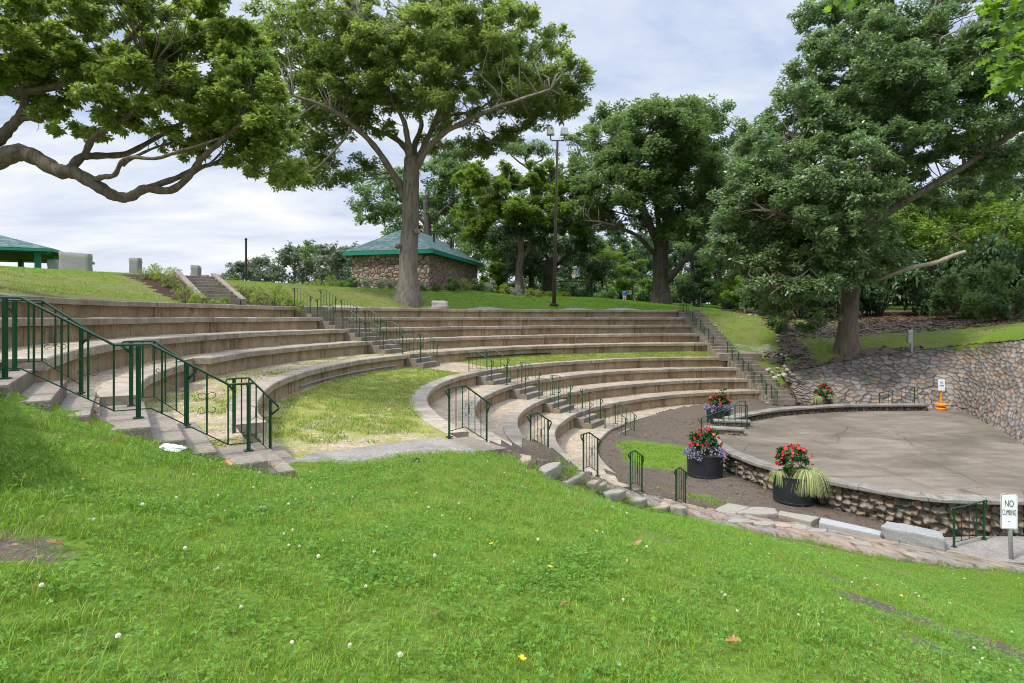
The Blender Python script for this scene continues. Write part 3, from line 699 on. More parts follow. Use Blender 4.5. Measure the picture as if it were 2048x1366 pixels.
GX, GY = np.meshgrid(_gx, _gy)
GZ = surf(GX, GY)
near = (GY < 14) & (GX > -8) & (GX < 14)
GZ += np.where(near, .035 * snoise(np.c_[GX.ravel(), GY.ravel(), 0 * GX.ravel()], 1.1).reshape(GX.shape), 0)
cut = inpoly(GX, GY, BOWL) | inpoly(GX, GY, inset(STPOLY, .12))
GZ = np.where(cut, EYE - 5.4, GZ); GZ = np.where(inpoly(GX, GY, RIPPOLY), EYE - 5.2, GZ)
rC = np.hypot(GX - C0[0], GY - C0[1]); thC = np.degrees(np.arctan2(GY - C0[1], GX - C0[0])) % 360
_r1 = np.polyval(_PF[1], (np.clip(thC, 88, 222) - 150) / 60); _ov = rC - _r1 - SW; _band = (_ov > -.6) & (_ov < 2.5) & (thC > 94.5) & (thC < 222) & ~cut
GZ = np.where(_band, np.minimum(GZ, EYE - DEP[1] - .025 + np.maximum(0, _ov) * .22), GZ)
A_d = np.zeros(GX.shape); A_y = np.zeros(GX.shape); A_m = np.zeros(GX.shape); A_p = np.zeros(GX.shape)
r10 = np.polyval(_PF[10], (thC - 150) / 60)
orch = ((rC < r10 + .5) & (GY > 12.4) & (GX > 2) & (GX < 21)) | ((GX > 4) & (GX < 20) & (GY > 27) & (GY < 30.3)) | inpoly(GX, GY, [(2.6, 13.3), (5.2, 13.3), (8, 12.6), (12.4, 11.3), (12.4, 14), (5, 16)])
A_d[orch] = .92
for (cx, cy, rx, ry, am) in ((4.75, 20.2, 1.35, 1.9, .85), (5.6, 21.6, 1.6, 1.3, .35), (4.6, 15.6, 1.6, .9, .4), (6.4, 14.6, 1.4, .8, .25)):
    A_d -= am * np.exp(-(((GX - cx) / rx) ** 2 + ((GY - cy) / ry) ** 2) * 1.1) * orch
for (cx, cy, rx, ry, am) in ((-2.75, 3.15, .62, .22, .8), (3.75, 6.7, .42, .32, .8), (3.35, 5.3, .5, .42, .95), (3.95, 4.9, .6, .45, .95), (1.45, 5.9, .4, .3, .5), (3.0, 6.3, .4, .3, .6), (2.9, 4.2, .4, .3, .6), (1.2, 2.75, .4, .25, .55),
                              (19.5, 36.2, 4.6, 2.6, .95), (26, 37, 6, 5, .9), (15.9, 33.6, .8, 2.0, .9), (16.4, 37, .9, 1.8, .8), (14.6, 33.0, .6, 1.2, .9), (18, 44, 2.2, 3, .9), (30, 40, 12, 12, .9), (15.2, 31.3, .9, .8, .9), (-5.4, 33, 1.4, 1.2, .45)):
    A_d = np.maximum(A_d, am * np.exp(-(((GX - cx) / rx) ** 2 + ((GY - cy) / ry) ** 2) ** 1.3))
ld = segdist(GX, GY, LF)
A_d = np.maximum(A_d, .7 * np.exp(-(ld / .28) ** 2))
r1 = np.polyval(_PF[1], (np.clip(thC, 88, 222) - 150) / 60)
over = rC - r1 - SW
A_d[inpoly(GX, GY, [p[:2] for p in LB[:8]] + [(4.6, 14.6), (3.2, 15.0), (1.0, 13.4), (-.3, 11.4), (-.7, 10.2)])] = 1.0
A_y = np.where((over > -1) & (thC > 95), .85 * np.exp(-np.maximum(over - 6, 0) / 3), 0) * np.where(thC < 140, np.clip((thC - 128) / 12, 0, 1), 1)
A_y = np.maximum(A_y, .62 * ((GX > 12.2) & (GY > 28.5) & (GY < 43)))
A_p = np.where((over > -.5) & (over < np.where(thC < 157, 1.3, .35)) & (thC > 97) & (thC < 224), 1.0, 0)
A_p = np.maximum(A_p, ((np.abs(GX - 13.9) < 1.2) & (GY > 33.0) & (GY < 34.6)) * .5)
for b in (BED1, BED2, BED3): A_m = np.maximum(A_m, inpoly(GX, GY, b) * 1.0)
A_m = np.maximum(A_m, .7 * (inpoly(GX, GY, [(16, 44), (21, 43), (24, 48), (16, 49)])))
A_y = np.where((GY < 14) & (GX > 0), np.maximum(A_y, .33 * (1 + snoise(np.c_[GX.ravel(), GY.ravel(), 0 * GX.ravel()], 2.2, 1).reshape(GX.shape)) * (GX > 1.0)), A_y)
ny, nx = GX.shape
idx = np.arange(ny * nx).reshape(ny, nx)
o = npmesh('ground', np.c_[GX.ravel(), GY.ravel(), GZ.ravel()], np.c_[idx[:-1, :-1].ravel(), idx[:-1, 1:].ravel(), idx[1:, 1:].ravel(), idx[1:, :-1].ravel()], M['ground'], None,
           {'dirt': A_d.ravel(), 'dry': A_y.ravel(), 'mulch': A_m.ravel(), 'path': A_p.ravel()}, True); struct(o)
def gsample(A, x, y):       # bilinear lookup in the terrain grid
    i = np.clip(np.searchsorted(_gy, y) - 1, 0, ny - 2); j = np.clip(np.searchsorted(_gx, x) - 1, 0, nx - 2)
    a = (x - _gx[j]) / (_gx[j + 1] - _gx[j]); b = (y - _gy[i]) / (_gy[i + 1] - _gy[i])
    return A[i, j] * (1 - a) * (1 - b) + A[i, j + 1] * a * (1 - b) + A[i + 1, j] * (1 - a) * b + A[i + 1, j + 1] * a * b

# ---------------------------------------------------------------- stones modelled one by one on a sheet
def stones(UV, scale, seed, jitter=.85, aniso=1.0):
    """cell noise on (u,v): returns tone 0..1, distance to the joint, dome height"""
    g = np.random.default_rng(seed); T = g.random((64, 64, 3))
    p = UV / scale * np.array([1, aniso]); b = np.floor(p).astype(int)
    d1 = np.full(len(p), 9.); d2 = np.full(len(p), 9.); tone = np.zeros(len(p))
    for dx in (-1, 0, 1):
        for dy in (-1, 0, 1):
            c = b + (dx, dy); h = T[c[:, 0] % 64, c[:, 1] % 64]
            q = c + .5 + (h[:, :2] - .5) * jitter
            d = np.hypot(q[:, 0] - p[:, 0], q[:, 1] - p[:, 1])
            m = d < d1; d2 = np.where(m, d1, np.minimum(d2, d)); tone = np.where(m, h[:, 2], tone); d1 = np.where(m, d, d1)
    return tone, d2 - d1, d1
def stone_sheet(name, B, T, du, nv, scale, seed, depth, mat, parent=None, gapw=.10, aniso=1.0, rough=.02, jitter=.85, tilt=0.0, rnd_=False):
    """sheet between polylines B (bottom) and T (top) carrying modelled stones"""
    B = np.array(B, float); T = np.array(T, float)
    Ls = np.r_[0, np.cumsum(np.linalg.norm((B + T)[1:] / 2 - (B + T)[:-1] / 2, axis=1))]
    n = int(Ls[-1] / du) + 1; s = np.linspace(0, Ls[-1], n)
    Bi = np.c_[[np.interp(s, Ls, B[:, k]) for k in range(3)]].T; Ti = np.c_[[np.interp(s, Ls, T[:, k]) for k in range(3)]].T
    v = np.linspace(0, 1, nv)
    P = Bi[:, None] + (Ti - Bi)[:, None] * v[None, :, None]
    H = np.linalg.norm(Ti - Bi, axis=1)
    uvc = np.stack([np.repeat(s[:, None], nv, 1), v[None] * H[:, None]], -1).reshape(-1, 2)
    w = np.c_[snoise(np.c_[uvc, uvc[:, :1] * 0], scale * 2.3, 1), snoise(np.c_[uvc, uvc[:, :1] * 0], scale * 2.3, 2)] * scale * .16
    tone, e, d = stones(uvc + w, scale, seed, jitter, aniso)
    gap = np.clip(1 - (e - gapw * .4) / gapw, 0, 1)
    hgt = np.clip(e / (gapw * 3), 0, 1) ** .55 * (1 - .35 * d) + tilt * (tone - .5)
    if rnd_: hgt = np.clip(1 - (d / .55) ** 2, 0, 1) ** .5; gap = np.clip((d - .37) / .10, 0, 1) * np.clip(1 - (e - .2) / .12, 0, 1)
    du_ = np.gradient(P, axis=0); dv_ = np.gradient(P, axis=1); N = np.cross(du_, dv_); N /= np.linalg.norm(N, axis=-1, keepdims=True) + 1e-9
    P = P.reshape(-1, 3) + N.reshape(-1, 3) * (depth * hgt + rough * snoise(P.reshape(-1, 3), .16, 3))[:, None]
    idx = np.arange(n * nv).reshape(n, nv)
    return npmesh(name, P, np.c_[idx[:-1, :-1].ravel(), idx[1:, :-1].ravel(), idx[1:, 1:].ravel(), idx[:-1, 1:].ravel()], mat, parent, {'stone': tone, 'gap': gap}, True)
def dz(P, f): return [(p[0], p[1], f(p)) for p in P]

# the pitched stone slope behind the stage
t = thing('stone_slope', 'tall sloping wall of mixed mortared fieldstones behind the stage', 'stone wall', (19, 27, EYE - 4))
stone_sheet('stone_face', crom([(p[0], p[1], EYE - p[2] - .25) for p in RB], 8), crom([(p[0], p[1], EYE - p[2]) for p in RT], 8), .026, 150, .35, 5, -.10, M['riprap'], t, .085, 1.4, -.018, .98, .6)
stone_sheet('stone_coping', crom([(p[0], p[1], EYE - p[2]) for p in RT], 8), crom([(p[0] + (.7 if i > 4 else .1), p[1] + (.7 if i < 5 else .1), EYE - p[2] - .12) for i, p in enumerate(RT)], 8), .05, 14, .40, 8, -.06, M['riprap'], t, .07)

# ---------------------------------------------------------------- the stage
t = thing('stage', 'round concrete stage with a cobblestone front wall', 'stage', (13, 20, EYE - 4.6))
SZ = EYE - 4.15
mb = MB(); inner = [p for p in STPOLY]; mb.prism(inner, SZ - .12, SZ); build('stage_floor', mb, M['stagefloor'], t)
i_st0 = next(i for i, p in enumerate(STAGE) if p[1] > 21.3); i_st1 = next(i for i, p in enumerate(STAGE) if p[1] > 22.85)
front = STAGE[:i_st0 + 1]; far = STAGE[i_st1:]
def offs(line, d):
    out = []
    for i, p in enumerate(line):
        a = line[max(i - 1, 0)]; b = line[min(i + 1, len(line) - 1)]; tx, ty = b[0] - a[0], b[1] - a[1]; l = math.hypot(tx, ty)
        out.append((p[0] - ty / l * d, p[1] + tx / l * d))
    return out
def capband(name, line, w0, w1, z0, z1, mat):
    a, b = offs(line, w0), offs(line, w1); mb = MB(); n = len(line); vs = []; us = [0]
    for i in range(n):
        if i: us.append(us[-1] + math.hypot(line[i][0] - line[i - 1][0], line[i][1] - line[i - 1][1]))
        j = .012 * math.sin(i * 2.1) + .008 * math.sin(i * 5.3); ex = .02 * math.sin(i * 1.3)
        vs += [(a[i][0] + ex, a[i][1], z0), (b[i][0], b[i][1], z0), (b[i][0], b[i][1], z1 + j), (a[i][0] + ex, a[i][1], z1 + j)]
    fs = []; uv = []
    for i in range(n - 1):
        for k in range(4):
            l = (k + 1) % 4; fs.append((i * 4 + k, i * 4 + l, i * 4 + 4 + l, i * 4 + 4 + k)); uv.append([(us[i], k * .3), (us[i], k * .3 + .3), (us[i + 1], k * .3 + .3), (us[i + 1], k * .3)])
    fs += [(3, 2, 1, 0), (n * 4 - 4, n * 4 - 3, n * 4 - 2, n * 4 - 1)]; uv += [[(0, 0)] * 4] * 2
    mb.add(vs, fs, uv); return build(name, mb, mat, t, .015)
# front wall of rounded cobbles, cap flush with the floor
gb = lambda p: gz(*p) - .12
stone_sheet('cobble_wall', [(p[0], p[1], gb(p)) for p in offs(front, .03)], [(p[0], p[1], SZ - .045) for p in offs(front, .03)], .016, 56, .185, 11, .10, M['cobble'], t, .22, 1.15, .006, .62, 0, True)
capband('cap_stones', STAGE[:i_st0 + 1], .10, -.36, SZ - .075, SZ + .012, M['cap'])
# far parapet
stone_sheet('cobble_wall', [(p[0], p[1], gb(p)) for p in offs(far, .03)], [(p[0], p[1], SZ + .22) for p in offs(far, .03)], .03, 34, .17, 12, .07, M['cobble'], t, .16, 1.1, .006, .62, 0, True)
stone_sheet('cobble_wall', [(p[0], p[1], SZ - .02) for p in offs(far, -.30)][::-1], [(p[0], p[1], SZ + .22) for p in offs(far, -.30)][::-1], .022, 18, .155, 13, .09, M['cobble'], t, .16, 1.1, .006, .62, 0, True)
capband('cap_stones', far, .10, -.36, SZ + .20, SZ + .285, M['cap'])
# recessed steps with two rubble wing walls
for (a, b, w) in (((6.95, 21.35), (8.15, 20.95), .36), ((7.75, 22.75), (9.0, 22.55), .36)):
    a = np.array(a); b = np.array(b); d = (b - a) / np.linalg.norm(b - a); nn = np.array([-d[1], d[0]]) * w / 2
    for q0, q1 in ((b - nn, a - nn), (a - nn, a + nn), (a + nn, b + nn), (b + nn, b - nn)):
        L = [tuple(q0 + (q1 - q0) * f) for f in np.linspace(0, 1, 8)][::-1]
        stone_sheet('wing_wall', [(p[0], p[1], SZ - .75) for p in L], [(p[0], p[1], SZ + .17) for p in L], .03, 34, .19, 17, -.05, M['cobble'], t, .16)
    mb = MB(); mb.prism([tuple(a - nn * 1.15 - d * .04), tuple(b - nn * 1.15 + d * .03), tuple(b + nn * 1.15 + d * .03), tuple(a + nn * 1.15 - d * .04)], SZ + .15, SZ + .23); build('wing_cap', mb, M['cap'], t, .02)
for k in range(3):
    mb = MB(); mb.box((7.35 + .30 * k, 22.0, SZ - .6 + .17 * k - .2), (.34, 1.15, .4), -.16); build('step', mb, M['step'], t, .015)
railing((8.75, 22.15, SZ), (7.1, 22.3, SZ - .5), 'green railing on the recessed stage steps between two rubble wing walls', .85, 7, False, .22, hooks=(0, 1))
railing((9.0, 22.95, SZ + .05), (8.0, 22.55, SZ - .4), 'green railing standing behind the far wing wall of the stage steps', .85, 3, False, .3, hooks=(0, 0))
railing((18.3, 27.05, SZ), (16.9, 27.35, SZ - .3), 'rusty looking railing by the far end of the stage parapet, below the stone slope', .95, 7, False, .2, hooks=(0, 0))
# near end: ramp of concrete and the railing on it
mb = MB(); mb.prism([(9.0, 12.5), (9.75, 12.05), (13.2, 11.3), (13.6, 12.6), (11.5, 13.38), (10.4, 13.4), (9.35, 13.3)], EYE - 5.3, EYE - 4.93); o = build('path', mb, M['pathcon'], None, .012); struct(o)
railing(plan(1908, 1094, 4.93), plan(1968, 1077, 4.90), 'green railing at the near end of the cobblestone stage wall, beside the white sign', .82, 3, False, .4, hooks=(1, 1))

# ---------------------------------------------------------------- rock ledge between lawn and gravel
def ledge():
    a = np.array(crom(LF, 10)); b = np.array(crom(LB, 10)); n = 640; nv = 40
    s = np.linspace(0, len(a) - 1, n); A = np.c_[[np.interp(s, np.arange(len(a)), a[:, k]) for k in range(3)]].T; B = np.c_[[np.interp(s, np.arange(len(b)), b[:, k]) for k in range(3)]].T
    v = np.linspace(-.12, 1.1, nv); P = A[:, None] + (B - A)[:, None] * v[None, :, None]
    L = np.repeat((np.r_[0, np.cumsum(np.linalg.norm(np.diff(A, axis=0), axis=1))])[:, None], nv, 1); V = np.repeat((v * .7)[None], n, 0)
    uvc = np.stack([L, V], -1).reshape(-1, 2); q = np.c_[uvc, 0 * uvc[:, :1]]
    w = np.c_[snoise(q, .7, 1), snoise(q, .4, 2)] * .10
    tone, e, d = stones((uvc + w * .35) * (1, 1.5), .36, 21, 1.0); tone2, e2, d2 = stones((uvc + w * .2) * (1, 1.7), .17, 22, 1.0)
    prof = np.clip(np.sin(np.clip(v, 0, 1) * math.pi), 0, 1) ** .6 * .035 - .10 * (v < 0) - .12 * (v > 1)
    h = prof[None].repeat(n, 0).ravel() + .035 * np.clip(e * 7, 0, 1) * (.1 + tone) + .018 * np.clip(e2 * 5, 0, 1) * tone2 + .018 * snoise(q, .09, 3) + .02 * np.sign(snoise(q, .22, 4)) * tone
    P = P.reshape(-1, 3); P[:, 2] += h
    idx = np.arange(n * nv).reshape(n, nv)
    ob = npmesh('rock_ledge', P, np.c_[idx[:-1, :-1].ravel(), idx[1:, :-1].ravel(), idx[1:, 1:].ravel(), idx[:-1, 1:].ravel()], M['ledge'], None, {'stone': .52 + .22 * (tone - .3) + .16 * (tone2 - .5), 'gap': np.maximum(np.clip(1 - e * 8, 0, 1), .6 * np.clip(1 - e2 * 9, 0, 1))}, False)
    tag(ob, 'long pinkish grey rock ledge running between the lawn and the dirt floor', 'rock ledge')
ledge()
def rough_block(name, corners, z0, z1, mat, label, cat, group=None, rough=.03, sub=4, seed=0, zs=None):
    """a hewn stone: prism, subdivided and roughened"""
    bm = bmesh.new(); vs0 = [bm.verts.new((p[0], p[1], z0)) for p in corners]; vs1 = [bm.verts.new((p[0], p[1], z1 + (zs[i] if zs else 0))) for i, p in enumerate(corners)]
    n = len(corners); bm.faces.new(vs0[::-1]); bm.faces.new(vs1)
    for i in range(n): bm.faces.new((vs0[i], vs0[(i + 1) % n], vs1[(i + 1) % n], vs1[i]))
    bmesh.ops.recalc_face_normals(bm, faces=bm.faces)
    bmesh.ops.bevel(bm, geom=bm.edges[:], offset=rough * .7, segments=1, affect='EDGES')
    bmesh.ops.triangulate(bm, faces=[f for f in bm.faces if len(f.verts) > 4])
    for _ in range(sub): bmesh.ops.subdivide_edges(bm, edges=[e for e in bm.edges if e.calc_length() > .05], cuts=1, use_grid_fill=True)
    c = np.mean(np.array([v.co for v in bm.verts]), axis=0); P = np.array([v.co for v in bm.verts]); bm.normal_update()
    h = rough * (snoise(P + seed * 3.1, .22, 1) + .6 * snoise(P + seed, .08, 2))
    for v, k in zip(bm.verts, h): v.co += v.normal * float(k)
    me = bpy.data.meshes.new(name); 
    for v in bm.verts: v.co -= Vector((c[0], c[1], z0))
    bm.to_mesh(me); bm.free(); me.shade_smooth()
    o = link(name, me, mat); o.location = (c[0], c[1], z0)
    if label: tag(o, label, cat, group)
    return o
def quad_px(pts, d): return [plan(x, y, d)[:2] for x, y in pts]
gk = EYE - 4.86
rough_block('flagstone', quad_px([(1422, 1026), (1456, 1008), (1498, 1017), (1470, 1029)], 4.70), gk, EYE - 4.66, M['stone'], 'flat grey slab at the left end of the row of kerb stones', 'flagstone', 'loose flat stones by the rock ledge', .012, 3, 1)
rough_block('flagstone', quad_px([(1474, 1030), (1502, 1018), (1550, 1022), (1556, 1031), (1532, 1033)], 4.72), gk, EYE - 4.66, M['stone'], 'flat cracked slab, second in the row of kerb stones', 'flagstone', 'loose flat stones by the rock ledge', .014, 3, 2)
rough_block('flagstone', quad_px([(1552, 1034), (1560, 1028), (1640, 1040), (1622, 1050)], 4.76), gk - .05, EYE - 4.68, M['stone'], 'long thin stone left of the pale straight kerb stone', 'flagstone', 'loose flat stones by the rock ledge', .014, 3, 3)
rough_block('kerb_stone', quad_px([(1638, 1053), (1642, 1043), (1764, 1071), (1760, 1079)], 4.80), gk - .1, EYE - 4.70, M['lightstone'], 'pale straight hewn kerb stone lying on the dirt floor', 'kerb stone', None, .006, 3, 4)
a = [plan(1762, 1074, 4.86)[:2], plan(1890, 1108, 4.95)[:2], plan(1886, 1090, 4.93)[:2], plan(1772, 1062, 4.86)[:2]]
rough_block('kerb_stone', a, EYE - 5.05, EYE - 4.62, M['granite'], 'thick rough grey block lying before the stage wall near the railing', 'kerb stone', None, .028, 4, 5)
x, y, z = at(880, 612, 34.9); zb = gz(x, y)
rough_block('boulder', [(x - .44, y - .3), (x + .42, y - .3), (x + .46, y + .25), (x + .1, y + .4), (x - .42, y + .3)], zb - .1, zb + .42, M['boulder'], 'pale squat boulder on the path behind the topmost bench row', 'boulder', None, .05, 3, 6, zs=[-.04, -.1, -.08, .02, .04])


# broken flat slabs sunk along the edge of the lawn
_g = np.random.default_rng(5); _m = np.array(crom([tuple((np.array(a) + np.array(b)) / 2) for a, b in zip(LF[:10], LB[1:11])], 30)); _l = np.r_[0, np.cumsum(np.linalg.norm(np.diff(_m, axis=0), axis=1))]; _s = .15; _k = 0
while _s < _l[-1] - .3:
    j = int(np.searchsorted(_l, _s)); p = _m[j]; tx = _m[min(j + 3, len(_m) - 1)] - _m[max(j - 3, 0)]; an = math.atan2(tx[1], tx[0]); L_, W_ = _g.uniform(.35, .85), _g.uniform(.20, .36); o2 = _g.uniform(-.22, .22)
    c = (p[0] - math.sin(an) * o2, p[1] + math.cos(an) * o2); P5 = []
    for q in ((-.5, -.45), (.1, -.55), (.5, -.35), (.45, .4), (-.1, .52), (-.5, .3)):
        a = q[0] * L_ * _g.uniform(.8, 1.15); b = q[1] * W_ * _g.uniform(.8, 1.2); P5.append((c[0] + a * math.cos(an) - b * math.sin(an), c[1] + a * math.sin(an) + b * math.cos(an)))
    zc = p[2] - (.065 if _s < 5.5 else .0); rough_block('edging_stone', P5, zc - .14, zc + _g.uniform(.045, .10), M['stone'] if _k % 3 else M['edgepink'], 'flat weathered slab sunk in the rock edging between lawn and gravel', 'edging stone', 'slabs of the lawn edging', .014, 2, _k, zs=[_g.normal() * .015 for _ in P5]); _s += L_ * _g.uniform(.55, .8); _k += 1
# ---------------------------------------------------------------- grass and clover (scattered tufts; stuff)
def tuft(name, n, rad, l0, l1, w, mat, lean=.55, seed=0):
    g = np.random.default_rng(seed); V = []; Fq = []; T = []
    for i in range(n):
        a = g.uniform(0, 6.28); r = rad * math.sqrt(g.random()); b = np.array([r * math.cos(a), r * math.sin(a), -.01])
        h = g.uniform(l0, l1); d = g.uniform(0, 6.28); ln = g.uniform(.1, lean) * h; dx = np.array([math.cos(d), math.sin(d), 0]); s = np.array([-dx[1], dx[0], 0]) * w * g.uniform(.6, 1.3)
        p1 = b + np.array([0, 0, h * .55]) + dx * ln * .3; p2 = b + np.array([0, 0, h * .93]) + dx * ln
        o = len(V); V += [b - s, b + s, p1 + s * .8, p1 - s * .8, p2 + s * .12, p2 - s * .12]; Fq += [(o, o + 1, o + 2, o + 3), (o + 3, o + 2, o + 4, o + 5)]; T += [g.random()] * 6
    return protomesh(name, V, Fq, T, mat)
def protomesh(name, V, Fq, T, mat):
    o = npmesh(name, V, Fq, mat, None, {'tint': T}); COL.objects.unlink(o); return o
def cloverpatch(name, n, rad, h0, h1, lr, mat, seed=0):
    g = np.random.default_rng(seed); V = []; Fq = []; T = []
    for i in range(n):
        a = g.uniform(0, 6.28); r = rad * math.sqrt(g.random()); h = g.uniform(h0, h1); c = np.array([r * math.cos(a), r * math.sin(a), h]); tn = g.random(); a0 = g.uniform(0, 6.28); R_ = lr * g.uniform(.7, 1.25); tl = g.normal(size=2) * .25
        for k in range(3):
            b = a0 + k * 2.094; d = np.array([math.cos(b), math.sin(b), 0]); s = np.array([-d[1], d[0], 0]); o = len(V)
            pts = [c, c + d * R_ * .65 + s * R_ * .52, c + d * R_ * 1.12 , c + d * R_ * .65 - s * R_ * .52]
            for j, p in enumerate(pts): V.append(p + np.array([0, 0, (p[0] - c[0]) * tl[0] + (p[1] - c[1]) * tl[1] + (.25 * R_ if j in (1, 3) else 0)]))
            Fq.append((o, o + 1, o + 2, o + 3)); T += [tn] * 4
    return protomesh(name, V, Fq, T, mat)
def scatter(name, P, rot, scl, pick, protos, label):
    c = bpy.data.collections.new(name + '_tufts')
    for o in protos: c.objects.link(o)
    me = bpy.data.meshes.new(name); me.from_pydata([tuple(p) for p in P], [], [])
    for an, ty, v in (('rot', 'FLOAT_VECTOR', rot), ('scl', 'FLOAT', scl), ('pick', 'INT', pick)):
        a = me.attributes.new(an, ty, 'POINT'); v = np.asarray(v)
        if ty == 'FLOAT_VECTOR': a.data.foreach_set('vector', v.astype(np.float32).ravel())
        else: a.data.foreach_set('value', v.astype(np.int32 if ty == 'INT' else np.float32))
    o = link(name, me); struct(o, 'stuff', label)
    ng = bpy.data.node_groups.new(name, 'GeometryNodeTree'); ng.interface.new_socket('Geometry', in_out='INPUT', socket_type='NodeSocketGeometry'); ng.interface.new_socket('Geometry', in_out='OUTPUT', socket_type='NodeSocketGeometry')
    N = ng.nodes; gi = N.new('NodeGroupInput'); go = N.new('NodeGroupOutput'); ip = N.new('GeometryNodeInstanceOnPoints'); ci = N.new('GeometryNodeCollectionInfo')
    ci.inputs['Collection'].default_value = c; ci.inputs['Separate Children'].default_value = True; ci.inputs['Reset Children'].default_value = True
    def at_(nm, ty): a = N.new('GeometryNodeInputNamedAttribute'); a.data_type = ty; a.inputs[0].default_value = nm; return a.outputs[0]
    L = ng.links.new; L(gi.outputs[0], ip.inputs['Points']); L(ci.outputs[0], ip.inputs['Instance']); ip.inputs['Pick Instance'].default_value = True
    L(at_('pick', 'INT'), ip.inputs['Instance Index']); L(at_('rot', 'FLOAT_VECTOR'), ip.inputs['Rotation']); L(at_('scl', 'FLOAT'), ip.inputs['Scale']); L(ip.outputs[0], go.inputs[0])
    o.modifiers.new('tufts', 'NODES').node_group = ng; return o
def rnd(n): return rng.random(n)
def tilt(n, t=.15): return np.c_[rng.normal(size=n) * t, rng.normal(size=n) * t, rnd(n) * 6.28]
LAWN = [(-12, -2), (-9.2, 2.7), (-5.75, 4.85), (-4.73, 5.40), (-3.8, 6.03), (-2.85, 6.66), (-2.45, 7.3), (-2.6, 8.1), (-1.7, 8.7), (-1.0, 8.95), (-.45, 9.05)] + [p[:2] for p in LF] + [(13, 9), (13, 4), (6, -2)]
def lawn_pts(dens, ymin, ymax, keep):
    A = 26 * (ymax - ymin); n = int(A * dens); X = rng.uniform(-13, 13, n); Y = rng.uniform(ymin, ymax, n)
    m = inpoly(X, Y, LAWN) & (np.abs(X) < 1.0 * np.abs(Y) + 2.6); X, Y = X[m], Y[m]
    d = gsample(A_d, X, Y); nz = snoise(np.c_[X, Y, 0 * X], .35, 2)
    m = keep(X, Y, d, nz); X, Y = X[m], Y[m]
    return np.c_[X, Y, gsample(GZ, X, Y)]
gk_ = lambda X, Y, d, nz: (d + nz * .40 + .25 * snoise(np.c_[X, Y, 0 * X], .15, 4) < .42) | (rng.random(len(X)) < .15)
prA = [tuft('grass_tuft', 56, .10, .018, .055, .0017, M['grass2'], 1.2, 60 + s) for s in range(2)]
pr = [tuft('grass_tuft', 60, .10, .018, .055, .0017, M['grass'], 1.2, s) for s in range(5)] + [tuft('grass_tuft', 22, .09, .04, .095, .0022, M['grass'], 1.1, 9)] + [tuft('grass_tuft', 24, .10, .03, .08, .002, M['drygrass'], 1.1, 10)]
P = np.concatenate([lawn_pts(150, .8, 4.5, gk_), lawn_pts(95, 4.5, 8, gk_), lawn_pts(75, 8, 13.2, gk_)]); n = len(P)
pz = snoise(P, 1.3, 1); pick = rng.integers(0, 5, n); pick = np.where(rnd(n) < .09 + .12 * (pz > .4), 5, pick)
yl = snoise(P, 1.7, 4) + .6 * snoise(P, .5, 2); pick = np.where((pick < 5) & (yl + .5 * rnd(n) > .45), rng.integers(7, 9, n), pick)
pd = gsample(A_d, P[:, 0], P[:, 1]) + gsample(A_y, P[:, 0], P[:, 1]) * .6; pick = np.where(rnd(n) < .05 + .05 * (yl > .5) + .9 * np.clip(pd - .06, 0, .8), 6, pick)
scatter('grass', P, tilt(n), (.75 + .45 * rnd(n)) * (1 + .18 * pz) * (1 - .35 * np.clip(pd, 0, .8)), pick, pr + prA, 'short bright green lawn grass on the slope in front')
def ck(X, Y, d, nz):
    f = snoise(np.c_[X, Y, 0 * X], .9, 3) + .6 * snoise(np.c_[X, Y, 0 * X], .33, 4)
    return (d < .3) & ((f > .30 - .3 * (X < .5) + .04 * Y) | (rng.random(len(X)) < .36))
pc = [cloverpatch('clover_patch', 22, .15, .018, .048, .0105, M['clover'], s) for s in range(4)]
P = np.concatenate([lawn_pts(105, .8, 5, ck), lawn_pts(70, 5, 9, ck), lawn_pts(40, 9, 13, ck)]); n = len(P)
scatter('clover', P, tilt(n, .08), .8 + .5 * rnd(n), rng.integers(0, 4, n), pc, 'dark green clover leaves growing in patches through the lawn')
# grass behind the benches, on the bank and round the far trees
n = 60000; X = rng.uniform(-30, 30, n); Y = rng.uniform(6, 62, n)
rr = np.hypot(X - C0[0], Y - C0[1]); th = np.degrees(np.arctan2(Y - C0[1], X - C0[0])) % 360; ov_ = rr - np.polyval(_PF[1], (np.clip(th, 88, 222) - 150) / 60) - SW
ok = ((ov_ > .7) & (ov_ < 14) & (th > 90) & (th < 224)) | ((X > 12.2) & (Y > 28.5) & (Y < 50) & (th < 96))
ok &= ~(inpoly(X, Y, RIPPOLY) | inpoly(X, Y, BOWL)) & (np.abs(X) < .9 * Y + 1)
X, Y = X[ok], Y[ok]; bad = np.maximum(np.maximum(gsample(A_d, X, Y), gsample(A_m, X, Y)), gsample(A_p, X, Y)); m = bad + rnd(len(X)) * .5 < .6; X, Y = X[m], Y[m]; n = len(X)
dry = gsample(A_y, X, Y); pick = np.where(rnd(n) < dry * .8, rng.integers(2, 4, n), rng.integers(0, 2, n))
pr2 = [tuft('grass_tuft', 34, .26, .03, .07, .007, M['grass'], 1.2, 20 + s) for s in range(2)] + [tuft('grass_tuft', 30, .26, .02, .055, .007, M['drygrass'], 1.3, 30 + s) for s in range(2)]
scatter('grass', np.c_[X, Y, gsample(GZ, X, Y)], tilt(n, .05), .7 + .5 * rnd(n), pick, pr2, 'mown grass on the bank and plateau behind the benches')
